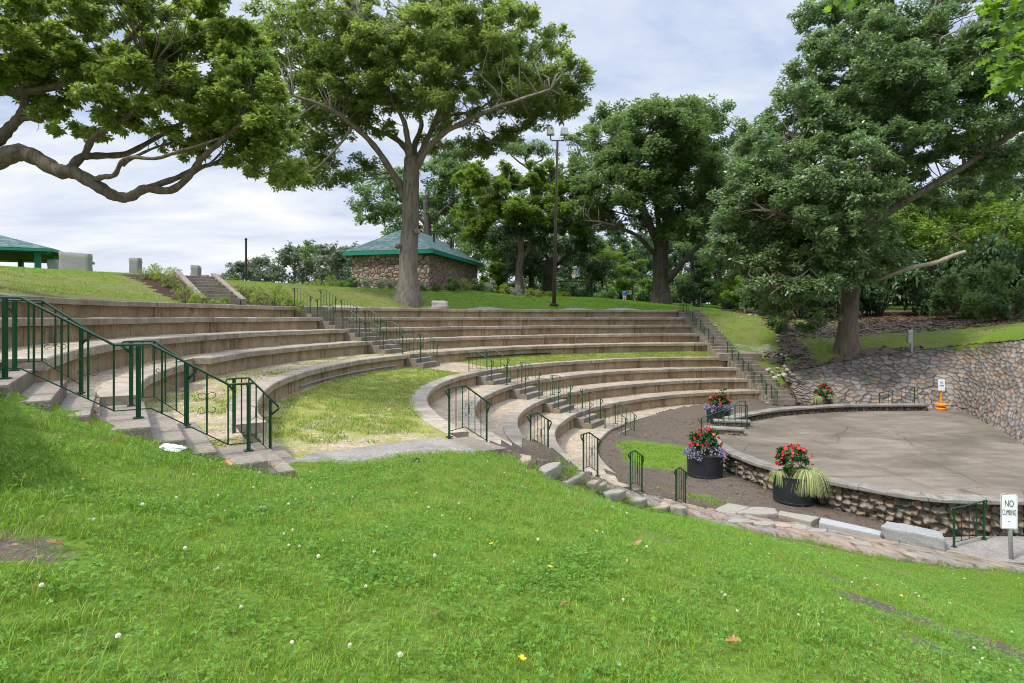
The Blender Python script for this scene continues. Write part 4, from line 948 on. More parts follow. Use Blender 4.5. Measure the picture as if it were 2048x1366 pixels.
# weeds on the gravel walkways and on the dirt floor
def weeds():
    P = []; K = []
    g = gfun(5); g4 = gfun(4)
    for i, n in ((5, 12000), (4, 2600), (6, 500), (7, 450), (8, 300), (9, 300), (3, 120), (2, 100)):
        th = rng.uniform(90, 209, n); t = rng.random(n)
        for a, b in zip(th, t):
            if i == 5 and a < 92: continue
            v = gfun(i)(a, b); ro = RAD(i, a) + OV; ri = RAD(i + 1, a) + SW - .04
            if i == 5: z = EYE - DEP[6] + (DEP[6] - 1.99) * b
            else: z = ZR(i + 1) - .012
            p = pol(ri + (ro - ri) * b, a, z)
            f = float(snoise(np.array([p]), 1.5, 1)[0] + .5 * snoise(np.array([p]), .35, 2)[0])
            if v + f * .55 > (.42 if i in (4, 5) else .52) and rng.random() < .8: P.append(p); K.append(i)
    n = 3800; X = rng.uniform(2.6, 9, n); Y = rng.uniform(13, 25.5, n); d = gsample(A_d, X, Y); m = inpoly(X, Y, STAGE + [(12, 26), (12, 12)]) | inpoly(X, Y, BOWL)
    k = ~m & (d + .25 * snoise(np.c_[X, Y, 0 * X], .8, 1) < .50); X, Y = X[k], Y[k]
    return np.array(P + [tuple(q) for q in np.c_[X, Y, gsample(GZ, X, Y)]]), np.r_[np.zeros(len(P)), np.ones(len(X))]
P, kk = weeds(); n = len(P)
pr3 = [tuft('weed_tuft', 16, .11, .02, .06, .0045, M['drygrass'], 1.4, 40), tuft('weed_tuft', 18, .11, .02, .06, .0045, M['grass'], 1.3, 41), tuft('weed_tuft', 12, .12, .015, .05, .0045, M['drygrass'], 1.4, 42)]
scatter('weeds', P, tilt(n, .1), .7 + .6 * rnd(n), np.where(kk > 0, 1, np.where(rnd(n) < .22, 1, np.where(rnd(n) < .5, 0, 2))), pr3, 'yellowish green weeds growing in the gravel walkways and the dirt floor')

# clover blossoms, dandelions and fallen leaves, each a thing of its own
def blossom():
    t = thing('clover_blossom', 'small white clover blossom standing in the lawn', 'flower', (0, 0, 0), 'white clover blossoms in the lawn')
    mb = MB(); mb.tube([(0, 0, -.01), (.004, .002, .04), (.005, 0, .078)], .0012, 4); build('stem', mb, M['clover'], t)
    g = np.random.default_rng(3); V = []; Fq = []; T = []; c = np.array([.005, 0, .085])
    for i in range(46):
        z = 1 - 1.7 * i / 46; a = i * 2.4; d = np.array([math.sqrt(max(0, 1 - z * z)) * math.cos(a), math.sqrt(max(0, 1 - z * z)) * math.sin(a), z]); s = np.cross(d, [.3, .2, .9]); s /= np.linalg.norm(s) + 1e-6
        o = len(V); q = c + d * .003; V += [q - s * .0022, q + s * .0022, c + d * .0125 + s * .0016 + [0, 0, .002], c + d * .0125 - s * .0016 + [0, 0, .002]]; Fq.append((o, o + 1, o + 2, o + 3)); T += [g.random()] * 4
    npmesh('flower_head', V, Fq, M['whitepetal'], t, {'tint': T}); return t
b0 = blossom(); first = True
P = np.concatenate([lawn_pts(9, 1.5, 4.5, ck), lawn_pts(5.5, 4.5, 8, ck), lawn_pts(4.5, 8, 12.5, lambda X, Y, d, nz: (d < .2) & (snoise(np.c_[X, Y, 0 * X], .9, 5) > .25))])
P = P[np.abs(P[:, 0]) < .92 * P[:, 1]]
rng.shuffle(P); P = P[:190]
for p in P:
    o = b0 if first else copy_tree(b0); first = False
    o.location = (p[0], p[1], p[2]); o.rotation_euler = (rng.normal() * .15, rng.normal() * .15, rng.random() * 6.28); s = rng.uniform(.55, .95); o.scale = (s, s, s)
def simple_flower():
    t = thing('yellow_flower', 'yellow dandelion-like flower low in the grass', 'flower', (0, 0, 0), 'yellow flowers in the lawn')
    mb = MB(); mb.tube([(0, 0, -.01), (0, 0, .05)], .0015, 4); build('stem', mb, M['clover'], t)
    V = []; Fq = []; T = []
    for i in range(22):
        a = i * 2.4; l = .018 if i % 2 else .012; d = np.array([math.cos(a), math.sin(a), .25]); s = np.array([-d[1], d[0], 0]) * .0028; c = np.array([0, 0, .05]); o = len(V)
        V += [c - s * .5, c + s * .5, c + d * l + s, c + d * l - s]; Fq.append((o, o + 1, o + 2, o + 3)); T += [i / 22] * 4
    npmesh('petals', V, Fq, M['yellow'], t, {'tint': T}); return t
f0 = simple_flower()
def lawn_px(x, y):          # where a sight line through the photo meets the lawn
    lo = .8
    for Y in np.arange(1.0, 40, .02):
        p = at(x, y, Y)
        if gsample(GZ, np.array([p[0]]), np.array([p[1]]))[0] >= p[2]: return p[0], p[1], float(gsample(GZ, np.array([p[0]]), np.array([p[1]]))[0])
    return at(x, y, 10)
for k, (x, y) in enumerate([(1097, 1157), (1189, 1080), (1171, 1132), (985, 1108), (1800, 1205), (1036, 1353), (1665, 1073), (1686, 1072)]):
    o = f0 if k == 0 else copy_tree(f0); q = lawn_px(x, y); o.location = (q[0], q[1], q[2] + .03); o.rotation_euler = (.3 * math.sin(k), .2, k); s = .9 + .1 * (k % 3); o.scale = (s, s, s)
def dry_leaf(name, L, seed):
    out = [(0, 0), (.12, .14), (.22, .08), (.32, .30), (.42, .12), (.58, .34), (.66, .12), (.82, .22), (1, 0)]
    V = []; 
    for x, y in out: V.append((x * L, y * L, .10 * L * math.sin(x * 3 + seed) + .25 * y * L))
    for x, y in out[::-1][1:-1]: V.append((x * L, -y * L * .9, .10 * L * math.sin(x * 3 + seed) + .3 * y * L))
    me = bpy.data.meshes.new(name); n = len(V); cen = (L * .5, 0, .05 * L)
    me.from_pydata(V + [cen], [], [(i, (i + 1) % n, n) for i in range(n)]); a = me.attributes.new('tint', 'FLOAT', 'POINT'); a.data.foreach_set('value', np.random.default_rng(seed).random(n + 1).astype(np.float32))
    return link(name, me, M['leaf_dead'])
for k, (x, y, L) in enumerate([(1450, 1302, .09), (868, 1253, .12), (57, 977, .20), (510, 925, .16), (1268, 1100, .09), (545, 942, .12), (1140, 1222, .08), (450, 932, .14), (90, 1110, .10), (840, 925, .14)]):
    o = dry_leaf('fallen_leaf', L, k); q = lawn_px(x, y); o.location = (q[0], q[1], q[2] + .05); o.rotation_euler = (.3, .2 * math.sin(k), k * 1.7)
    tag(o, 'curled brown fallen oak leaf lying on the lawn', 'leaf', 'fallen leaves')
lf = [dry_leaf('fallen_leaf', .13, 20 + k) for k in range(3)]
k = 0
while k < 130:
    x, y = (rng.uniform(3.0, 10), rng.uniform(13.3, 26)) if k < 95 else (rng.uniform(9, 19), rng.uniform(13, 26))
    on = inpoly(np.array([x]), np.array([y]), STPOLY)[0]; bowl = inpoly(np.array([x]), np.array([y]), BOWL)[0]
    if bowl or (k < 95) == on or (on and rng.random() < .6 and x < 12): 
        if bowl or (k < 95) == on: continue
    o = lf[k] if k < 3 else lf[k % 3].copy()
    if k >= 3: COL.objects.link(o)
    o.location = (x, y, (SZ + .01) if on else gz(x, y) + .012); o.rotation_euler = (rng.normal() * .3, rng.normal() * .3, rng.random() * 6.3); s = rng.uniform(.4, .95); o.scale = (s, s, s)
    tag(o, 'small dry leaf lying on the stage floor' if on else 'small dry leaf lying on the dirt floor', 'leaf', 'dry leaves on the stage' if on else 'dry leaves on the dirt floor'); k += 1


# leaf litter on bare soil (stuff)
def litter(size, seed):
    g = np.random.default_rng(seed); V, Fq, T = [], [], []
    for i in range(7):
        c = np.append(g.normal(size=2) * .12, .006); a = g.uniform(0, 6.28); d = np.array([math.cos(a), math.sin(a), g.normal() * .25]) * size * g.uniform(.5, 1.3); s = np.array([-d[1], d[0], g.normal() * .2 * size]) * .32; o = len(V)
        V += [c, c + d * .5 + s + [0, 0, size * .15], c + d, c + d * .5 - s + [0, 0, size * .1]]; Fq.append((o, o + 1, o + 2, o + 3)); T += [g.random()] * 4
    return protomesh('litter', V, Fq, T, M['litter'])
n = 9000; X = rng.uniform(2.4, 10, n); Y = rng.uniform(13, 26, n); k = (gsample(A_d, X, Y) > .5) & ~inpoly(X, Y, STAGE + [(12, 26), (12, 13.5)]) & ~inpoly(X, Y, BOWL) & (rnd(n) < .22 + .25 * snoise(np.c_[X, Y, 0 * X], 1.2, 2))
X2 = rng.uniform(13, 34, 16000); Y2 = rng.uniform(27, 46, 16000); k2 = (gsample(A_d, X2, Y2) > .45) & ~inpoly(X2, Y2, RIPPOLY) & ~inpoly(X2, Y2, BOWL) & (rnd(16000) < .5)
X = np.r_[X[k], X2[k2]]; Y = np.r_[Y[k], Y2[k2]]; n = len(X); far_ = Y > 27
scatter('leaf_litter', np.c_[X, Y, gsample(GZ, X, Y)], tilt(n, .1), .6 + .7 * rnd(n), np.where(far_, 2, rng.integers(0, 2, n)), [litter(.035, 1), litter(.05, 2), litter(.14, 3)], 'dry brown leaf litter on the bare soil under the trees and before the stage')

# grass creeping over the rock edging
_L = np.array(crom(LF[:10], 40)); n = 700; I = rng.integers(0, len(_L), n); P = _L[I] + np.c_[rng.normal(size=n) * .10, rng.normal(size=n) * .10 + .02, np.zeros(n)]; P[:, 2] = gsample(GZ, P[:, 0], P[:, 1]) + .01
scatter('grass', P, tilt(n, .2), .8 + .7 * rnd(n), rng.integers(0, 3, n), [pr[0], pr[5], prA[0]], 'grass tufts creeping over the rock edging of the lawn')
# ---------------------------------------------------------------- trees
def leafcloud(C, size, g, elong=1.7, width=.5, updir=.32, droop=.3, out=None):
    """C (n,3) leaf bases -> diamond leaves folded along the midrib, facing out of their spray and up"""
    n = len(C); a = g.uniform(0, 6.28, n); el = g.normal(size=n) * .5 - droop
    d = np.c_[np.cos(a) * np.cos(el), np.sin(a) * np.cos(el), np.sin(el)]
    nn = g.normal(size=(n, 3)) * .55; nn[:, 2] += .75
    if out is not None: nn += out * .9; d = d + out * .7; d /= np.linalg.norm(d, axis=1, keepdims=True) + 1e-9
    s = np.cross(d, nn); s /= np.linalg.norm(s, axis=1, keepdims=True) + 1e-9; up = np.cross(s, d)
    L = size * g.uniform(.6, 1.4, n)[:, None]; w = L * width * .5
    m = C + d * L * .45
    V = np.stack([C, m + s * w + up * w * .35, C + d * L, m - s * w + up * w * .35], 1).reshape(-1, 3)
    Fq = np.arange(4 * n).reshape(n, 4); return V, Fq
def clumps(blobs, per, g, rmin, rmax):
    """blobs (cx,cy,cz,rx,ry,rz) -> clump centres, radii, outward"""
    out = []
    for (x, y, z, a, b, c) in blobs:
        k = max(4, int(per * (a * b + b * c + a * c) / 3))
        v = g.normal(size=(k, 3)); v /= np.linalg.norm(v, axis=1, keepdims=True); r = g.uniform(.25, 1, k) ** .45
        P = np.array([x, y, z]) + v * r[:, None] * [a, b, c]
        out.append(np.c_[P, g.uniform(rmin, rmax, k)])
    return np.concatenate(out)
def crown_mesh(name, K, nleaf, size, mat, parent, g, flat=.7, carve=.0):
    """each clump is a handful of twig sprays; leaves crowd round the sprays and leave gaps between"""
    if carve: K = K[snoise(K[:, :3], K[:, 3].mean() * 3.0, 2) > -carve]
    S = []
    for (x, y, z, r) in K:
        n = int(g.integers(5, 9)); v = g.normal(size=(n, 3)); v /= np.linalg.norm(v, axis=1, keepdims=True); v[:, 2] = np.where(v[:, 2] < -.35, -v[:, 2], v[:, 2])
        S.append(np.c_[np.array([x, y, z]) + v * r * g.uniform(.35, 1.05, n)[:, None] * [1, 1, flat], np.full(n, r * .42) * g.uniform(.7, 1.3, n), np.full(n, g.normal(.45, .16)), v])
    S = np.concatenate(S); w = S[:, 3] ** 2; per = np.maximum(4, nleaf * w / w.sum() * g.uniform(.6, 1.4, len(S))).astype(int)
    I = np.repeat(np.arange(len(S)), per); n = len(I)
    v = g.normal(size=(n, 3)); v /= np.linalg.norm(v, axis=1, keepdims=True); q = g.uniform(0, 1, n) ** .6
    C = S[I, :3] + v * (q * S[I, 3])[:, None] * [1, 1, .75]; out = v * .6 + S[I, 5:8] * .6
    T = np.clip(S[I, 4] + g.normal(size=n) * .2 + .12 * v[:, 2], 0, 1)
    V, Fq = leafcloud(C, size, g, out=out)
    return npmesh(name, V, Fq, mat, parent, {'tint': np.repeat(T, 4)})
def limb(mb, pts, r0, r1, n=8, wob=.04, g=None, seg=5):
    P = crom(pts, seg); m = len(P); rad = [r0 + (r1 - r0) * (i / (m - 1)) ** .8 for i in range(m)]
    q = np.array(P); w = np.c_[snoise(q, .8, 1), snoise(q, .8, 2), snoise(q, .8, 3)] * wob * np.minimum(1, np.arange(m) / 3)[:, None]
    q = q + w; rad = [r * (1 + .10 * math.sin(i * 1.9 + r0 * 9)) for i, r in enumerate(rad)]
    mb.tube(q, rad, n); return q
def twigs(mb, limbs, K, g, frac=.5, r=.035, sag=.15):
    L = np.concatenate(limbs)
    for x, y, z, rr in K[g.random(len(K)) < frac]:
        c = np.array([x, y, z]); d = np.linalg.norm(L - c, axis=1) + .6 * np.maximum(0, L[:, 2] - c[2])
        s = L[np.argmin(d)]; l = np.linalg.norm(c - s)
        if l < .25 or l > 7: continue
        m = (s + c) / 2 + g.normal(size=3) * l * .12 + [0, 0, sag * l * .4]; m2 = s + (m - s) * .5 + g.normal(size=3) * l * .05
        m3 = m + (c - m) * .55 + g.normal(size=3) * l * .08
        mb.tube([s, m2, m, m3, c], [r * (.5 + l * .22), r * (.42 + l * .17), r * (.35 + l * .11), r * (.3 + l * .05), r * .22], 5)
def px_blobs(L, Y, s=1.0):
    out = []
    for i, b in enumerate(L):
        x, y, rx, ry = b[:4]; dy = b[4] if len(b) > 4 else (-.75, .55, 0, .9, -.4)[i % 5]
        k = F / Y; yy = Y + dy * rx / k
        p = at(x, y, yy); k2 = F / yy; out.append((p[0], p[1], p[2], rx / k2 * s, max(1.0, rx / k2 * .9) * s, ry / k2 * s))
    return out
def pp(L, Y): return [at(p[0], p[1], Y + (p[2] if len(p) > 2 else 0)) for p in L]
def tree(name, label, base, trunk, limbs, blobs, mats, nleaf, size, Y, per=2.2, cr=(.55, 1.1), seed=0, r0=.5, r1=.3, tw=.5, flare=1.5, twr=.035, group=None, carve=0, cat='tree', flat=.82):
    g = np.random.default_rng(seed); base = np.array(base, float)
    t = thing(name, label, cat, tuple(base), group); mb = MB(); LL = []
    P = crom([tuple(base - [0, 0, .9])] + [tuple(p) for p in trunk], 6); m = len(P); H = P[-1][2] - base[2]
    rad = [(r0 + (r1 - r0) * i / (m - 1)) * (1 + (flare - 1) * math.exp(-max(0, (p[2] - base[2])) / .55)) * (1 + .03 * math.sin(i * 2.3)) for i, p in enumerate(P)]
    mb.tube(P, rad, 20); LL.append(np.array(P)[m // 2:])
    for pts, a, b in limbs: LL.append(limb(mb, pts, a, b, 10, .06))
    K = clumps(blobs, per, g, *cr); twigs(mb, LL, K, g, tw, twr)
    o = build('trunk', mb, mats[0], t, smooth=True)
    crown_mesh('crown', K, nleaf, size, mats[1], t, g, flat, carve); return t
def onground(x, y, Y): p = at(x, y, Y); return (p[0], p[1], gz(p[0], p[1]))

# big tree in the middle, behind the topmost bench
Y = 35.0; b = onground(815, 600, Y)
lim = [([(808, 400), (803, 375, .2), (770, 320, -.8), (729, 270, -1.6), (674, 226, -3), (635, 207, -4), (585, 190, -4.6)], .26, .07),
       ([(822, 325), (811, 297, .5), (784, 273, 1.0), (721, 244, 2.2), (670, 200, 3.5), (620, 150, 4.5)], .24, .06),
       ([(820, 320), (815, 273, -.6), (807, 242, -1.2), (780, 187, -2.6), (760, 110, -3.4), (745, 50, -3.5)], .22, .05),
       ([(824, 320), (830, 293, .6), (842, 250, 1.2), (838, 223, 1.6), (850, 140, 2.5), (860, 50, 2.5)], .22, .05),
       ([(828, 330), (846, 297, .2), (866, 250, .5), (881, 215, 0), (905, 130, -.8), (930, 50, -1.5)], .24, .05),
       ([(826, 350), (834, 336, -.2), (862, 289, -.8), (909, 254, -1.8), (967, 226, -3), (1026, 203, -4), (1100, 180, -4.5)], .25, .06),
       ([(866, 250, .5), (905, 230, 2), (960, 215, 3.4), (1040, 160, 4.5)], .13, .05),
       ([(705, 254, -2), (680, 285, -2.5), (647, 324, -3), (620, 345, -3)], .09, .03), ([(635, 207, -4), (600, 230, -4.5), (560, 260, -4.6)], .06, .03)]
lim = [(pp(p, Y), a, c) for p, a, c in lim]
bl = px_blobs([(640, 50, 100, 90), (560, 40, 60, 60), (700, 130, 100, 80), (600, 190, 75, 80), (560, 300, 45, 60), (610, 320, 55, 55), (670, 340, 55, 40, .6), (720, 330, 40, 30, .8), (800, 30, 130, 80), (910, 40, 120, 80), (820, 140, 110, 75), (940, 140, 110, 75), (1020, 70, 90, 60), (1040, 120, 100, 75), (1090, 180, 85, 65), (1130, 180, 52, 50), (1105, 222, 55, 22), (1000, 215, 70, 40), (900, 215, 70, 40), (760, 225, 80, 45), (700, 215, 60, 40), (950, 300, 45, 25, 1.2), (880, 290, 40, 22, 1.2), (990, 290, 35, 30, 1), (640, 260, 60, 50), (520, 240, 30, 70), (1040, 262, 40, 18), (850, 90, 90, 60, -1.2), (760, 110, 80, 60, -1.3), (960, 90, 80, 60, -1.3), (680, 90, 80, 60, -1.1), (1040, 170, 70, 50, -1.2), (880, 190, 80, 40, -1.4), (780, 190, 70, 40, -1.5), (650, 180, 60, 50, -1.3), (540, 120, 50, 60), (560, 360, 40, 20), (470, 200, 40, 60)], Y)
tree('spreading_oak', 'large spreading oak with a forked pale trunk standing behind the topmost bench', b, pp([(817, 520), (821, 430), (822, 360), (824, 315)], Y), lim, bl, (M['bark_grey'], M['leaf_maple']), 235000, .18, Y, 6.0, (.40, .85), 1, .56, .44, .5, 1.7, .032, None, 1.15)
tb = [o for o in bpy.data.objects if o.name.startswith('spreading_oak')][0]
for (x, y, dy, r, ax) in ((834, 463, -.42, .15, (1, -.6, .1)), (795, 492, -.42, .13, (-1, -.5, .2))):
    p = at(x, y, Y + dy); q = Vector(ax).normalized(); mb = MB(); a = Vector(p) - q * .12
    mb.tube([a, a + q * .15, a + q * .26], [r * 1.35, r * 1.2, r], 14); kn = build('knot', mb, M['bark_grey'], tb, smooth=True)
    mb = MB(); mb.tube([a + q * .255, a + q * .268], [r * .8, r * .8], 14); build('cut_face', mb, M['cutwood'], kn)

# oak at left whose long limb hangs over the benches (trunk out of the frame)
Y = 14.0
lim = [([(-150, 300, .3), (-60, 330, .1), (0, 318), (35, 303), (70, 313), (116, 343), (148, 346), (197, 372), (232, 389), (267, 390), (295, 377), (344, 382), (383, 348, -.2), (408, 316, -.4), (440, 285, -.6), (480, 250, -.8)], .26, .04),
       ([(295, 377), (351, 358, .2), (387, 341, .4), (429, 330, .6), (467, 306, .8), (510, 290, 1)], .085, .025),
       ([(137, 342), (165, 314, .2), (197, 311, .4), (256, 304, .7), (316, 274, 1.1), (379, 235, 1.5), (430, 190, 1.8)], .12, .03),
       ([(170, 313, .2), (186, 281, -.1), (218, 257, -.4), (260, 228, -.7), (281, 193, -1), (300, 140, -1.2)], .085, .03),
       ([(190, 360), (205, 352, -.4), (232, 348, -.7), (253, 320, -.9), (323, 314, -1.2), (390, 299, -1.5), (440, 280, -1.7)], .075, .02),
       ([(246, 330, -.8), (275, 312, -.5), (310, 296, -.2), (345, 288, 0)], .045, .018), ([(383, 348), (420, 330, -.2), (445, 300, -.3)], .05, .015), ([(429, 330, .6), (470, 330, .5), (520, 345, .4)], .03, .01),
       ([(-120, 330), (-40, 300), (0, 277), (21, 258), (39, 239), (48, 215), (60, 150), (80, 80)], .20, .05), ([(40, 240), (62, 238), (82, 244), (90, 232)], .07, .045),
       ([(-150, 200), (-60, 190), (0, 178), (60, 182), (119, 170), (176, 140), (240, 90), (300, 40)], .15, .05), ([(-150, 120), (-50, 80), (40, 20), (120, -60)], .16, .06), ([(176, 140, 0), (300, 120, 1), (420, 80, 1.5)], .07, .03)]
lim = [(pp(p, Y), a, c) for p, a, c in lim]
bl = px_blobs([(40, 50, 120, 90), (180, 60, 120, 100), (310, 40, 110, 90), (390, 120, 110, 100), (480, 150, 75, 85), (530, 220, 65, 85), (545, 300, 48, 50), (570, 345, 28, 28), (470, 250, 70, 55), (390, 205, 90, 55), (270, 170, 95, 50), (140, 160, 90, 55), (50, 185, 60, 35), (110, 250, 35, 26), (150, 262, 28, 20), (215, 225, 55, 28), (300, 250, 50, 25), (355, 285, 45, 18), (430, 60, 50, 60), (470, 90, 50, 50), (500, 200, 60, 60), (330, 160, 70, 40), (210, 130, 80, 40), (420, 250, 50, 40), (20, 120, 70, 50), (250, -60, 220, 70), (60, -80, 160, 80), (-90, 60, 130, 130), (450, 300, 40, 22), (500, 330, 25, 25)], Y)
bx, by = at(-170, 0, Y)[:2]
tree('leaning_oak', 'oak at the left edge whose long crooked limb hangs over the benches', (bx, by, gz(bx, by)), pp([(-172, 420), (-165, 340), (-160, 200), (-150, 60), (-140, -80)], Y), lim, bl, (M['bark_brown'], M['leaf_oak']), 190000, .105, Y, 22.0, (.16, .36), 2, .42, .26, .5, 1.5, .015, None, .78)

# big oak on the right bank
Y = 31.2; b = onground(1692, 697, Y)
lim = [([(1718, 480), (1745, 450, -.2), (1800, 410, -.5), (1880, 362, -.9), (1960, 312, -1.2), (2060, 245, -1.6), (2150, 190, -2)], .27, .10), ([(1732, 430), (1790, 385, .8), (1850, 325, 1.5), (1940, 265, 2.2), (2040, 200, 3)], .17, .06), ([(1735, 420), (1742, 330), (1762, 200, .5), (1785, 70, .8), (1780, -60, 1)], .24, .09), ([(1765, 200, .4), (1810, 130, -.4), (1855, 50, -1), (1890, -50, -1.4)], .13, .05), ([(1760, 215, .4), (1740, 120, 1), (1700, 20, 1.6)], .10, .04),
       ([(1728, 430), (1690, 390, -.8), (1640, 340, -1.8), (1590, 290, -2.6)], .14, .04), ([(1715, 500), (1660, 470, -1.2), (1600, 440, -2.4), (1530, 420, -3.2)], .12, .04), ([(1706, 570), (1650, 550, -1.2), (1590, 560, -2.2), (1540, 590, -2.8)], .09, .03), ([(1740, 350), (1800, 240, 2), (1880, 150, 3), (1960, 60, 3.5)], .14, .05), ([(1990, 300, -1.4), (2060, 290, -1.5)], .08, .05)]
lim = [(pp(p, Y), a, c) for p, a, c in lim]
bl = px_blobs([(1560, 555, 65, 60), (1505, 470, 55, 75), (1570, 420, 95, 80), (1640, 330, 100, 85), (1530, 330, 70, 65), (1590, 240, 80, 65), (1690, 240, 95, 75), (1690, 110, 75, 85), (1800, 190, 110, 75), (1900, 150, 110, 80), (1990, 210, 90, 80), (1850, 290, 100, 50), (1760, 370, 70, 45), (1670, 430, 70, 55), (1610, 510, 80, 50), (1560, 620, 40, 30), (1800, 30, 120, 70), (1950, 30, 110, 80), (1700, 20, 60, 60), (1770, 520, 50, 24, -1), (1690, 540, 55, 34, -1.8), (1650, 470, 70, 45, -2.0), (1735, 455, 50, 40, -1.6), (1700, 390, 70, 50, -2), (1600, 600, 50, 30, -1.5), (1520, 520, 45, 40), (1640, 560, 60, 36, -2), (1750, 560, 40, 20, -1.4), (1740, 170, 70, 60, -1.4), (1790, 280, 80, 50, -1.5), (1700, 320, 80, 50, -1.7), (1770, 80, 80, 60, -1.4), (1880, 70, 90, 60, -1.3), (1960, 140, 80, 60, -1.3), (1840, 200, 80, 60, -1.4), (2010, 60, 70, 60, -1.2), (1560, 330, 70, 60, -1.5), (1640, 250, 60, 50, -1.5), (1500, 560, 40, 50), (1690, 490, 60, 40, -2.1), (1900, 250, 70, 40, -1.3), (1620, 410, 70, 50, -2.2), (1560, 260, 40, 40), (1460, 440, 30, 36), (1450, 500, 34, 40), (1500, 400, 60, 60), (1520, 280, 50, 50), (1620, 180, 50, 60), (1650, 60, 50, 50), (1840, 380, 60, 36, 1.2), (1920, 380, 70, 40, 1.4), (2010, 300, 60, 50), (1960, 330, 80, 30), (2100, 120, 90, 100), (1480, 400, 40, 50), (1630, 640, 34, 24), (1600, 590, 50, 35)], Y)
tree('bank_oak', 'tall bluish green oak on the right bank above the stone slope', b, pp([(1698, 620), (1708, 540), (1720, 470), (1734, 415)], Y), lim, bl, (M['bark_brown'], M['leaf_blue']), 320000, .18, Y, 5.6, (.42, .9), 3, .47, .34, .45, 1.5, .03, None, 1.2)
tb = [o for o in bpy.data.objects if o.name.startswith('bank_oak')][0]
mb = MB(); limb(mb, pp([(1725, 568, -.5), (1800, 542, -1.6), (1860, 528, -2.2), (1900, 514, -2.5), (1932, 503, -2.7)], Y), .13, .09, 10); build('broken_branch', mb, M['deadwood'], tb, smooth=True)
mb = MB()
for pts in ([(1870, 180, -3), (1895, 120, -3), (1880, 80, -3.1), (1920, 60, -3.2), (1950, 20, -3.2), (1985, 10, -3.2)], [(1895, 120, -3), (1940, 115, -3.1), (1975, 85, -3.2), (1990, 60, -3.2)], [(1890, 110, -3), (1930, 90, -3), (1960, 70, -3), (1965, 40, -3)], [(1925, 118, -3.1), (1960, 135, -3.2), (2010, 130, -3.2)]): limb(mb, pp(pts, Y), .05, .022, 6, .12)
build('bare_branches', mb, M['deadwood'], tb, smooth=True)

# trees of the far lawn
Y = 50.0; b = onground(1322, 608, Y)
lim = [(pp(p, Y), a, c) for p, a, c in [([(1320, 500), (1345, 400, 1), (1360, 320, 1.5), (1350, 250, 2)], .42, .10), ([(1316, 490), (1282, 400, -2), (1262, 320, -3), (1240, 280, -3)], .36, .09), ([(1330, 570), (1370, 520, -2), (1410, 480, -3), (1470, 430, -4)], .30, .09), ([(1325, 470), (1390, 420, 2), (1430, 380, 3)], .25, .08), ([(1312, 510), (1270, 470, -2), (1220, 450, -3), (1170, 440, -3.5)], .22, .06), ([(1322, 480), (1312, 400, 2), (1305, 300, 3)], .3, .08)]]
bl = px_blobs([(1300, 255, 100, 48), (1220, 285, 70, 55), (1390, 250, 65, 38), (1430, 290, 60, 55), (1300, 330, 115, 60), (1220, 370, 75, 48), (1380, 370, 90, 58), (1320, 425, 80, 35), (1240, 440, 65, 36), (1440, 390, 58, 58), (1390, 460, 65, 40), (1185, 330, 45, 45), (1190, 410, 50, 36), (1350, 300, 70, 40, -1.4), (1290, 385, 70, 35, -1.5), (1450, 470, 40, 40), (1330, 260, 80, 40, -1.3), (1250, 330, 70, 45, -1.3), (1390, 330, 70, 45, -1.3), (1470, 330, 40, 50), (1480, 440, 40, 40)], Y)
tree('old_oak', 'massive dark trunked oak on the far lawn right of the floodlight pole', b, pp([(1321, 540), (1322, 500), (1328, 450)], Y), lim, bl, (M['bark_dark'], M['leaf_mid']), 120000, .26, Y, 2.8, (.65, 1.4), 4, .72, .5, .4, 1.45, .05, None, 1.3)
Y = 53.0; b = onground(1040, 584, Y)
lim = [(pp(p, Y), a, c) for p, a, c in [([(1042, 500), (1030, 440, -.5), (1012, 400, -1), (1020, 350, -1)], .22, .07), ([(1044, 515), (1075, 480, 1), (1110, 458, 1.5), (1160, 435, 2), (1195, 405, 2), (1200, 385, 2)], .24, .10), ([(1036, 470), (1060, 420, 1), (1100, 365, 2)], .18, .06), ([(1040, 480), (1000, 440, 2), (960, 400, 3)], .16, .05)]]
bl = px_blobs([(975, 360, 58, 45), (1040, 350, 65, 35), (1105, 370, 58, 40), (955, 415, 50, 45), (1080, 425, 65, 32), (1000, 425, 60, 36), (1150, 410, 45, 36), (945, 470, 35, 24), (1130, 455, 40, 18)], Y)
tree('leaning_maple', 'yellow green tree with a slanting bough behind the floodlight pole', b, pp([(1038, 545), (1042, 510), (1040, 470)], Y), lim, bl, (M['bark_grey'], M['leaf_yel']), 70000, .23, Y, 3.2, (.6, 1.1), 5, .37, .26, .5, 1.3, .045, None, 1.4)
Y = 62.0; b = onground(858, 560, Y)
bl = px_blobs([(765, 395, 45, 50), (850, 370, 80, 50), (930, 390, 60, 60), (880, 450, 80, 40), (785, 450, 45, 34), (965, 470, 50, 50), (910, 340, 60, 40), (740, 430, 25, 35), (960, 530, 40, 30)], Y)
tree('dark_maple', 'dense bluish green tree rising behind the stone building', b, pp([(856, 480), (852, 400)], Y), [(pp([(854, 450), (800, 400), (770, 380)], Y), .25, .08), (pp([(854, 450), (910, 400), (950, 370)], Y), .25, .08)], bl, (M['bark_dark'], M['leaf_mid']), 50000, .27, Y, 1.8, (.9, 1.7), 6, .5, .3, .4, 1.3, .05, None, .9)
Y = 64.0; b = onground(1065, 590, Y)
bl = px_blobs([(1045, 290, 45, 24), (1080, 300, 25, 20), (1085, 350, 40, 30), (1140, 345, 40, 35), (1150, 300, 30, 25), (1100, 400, 60, 40)], Y)
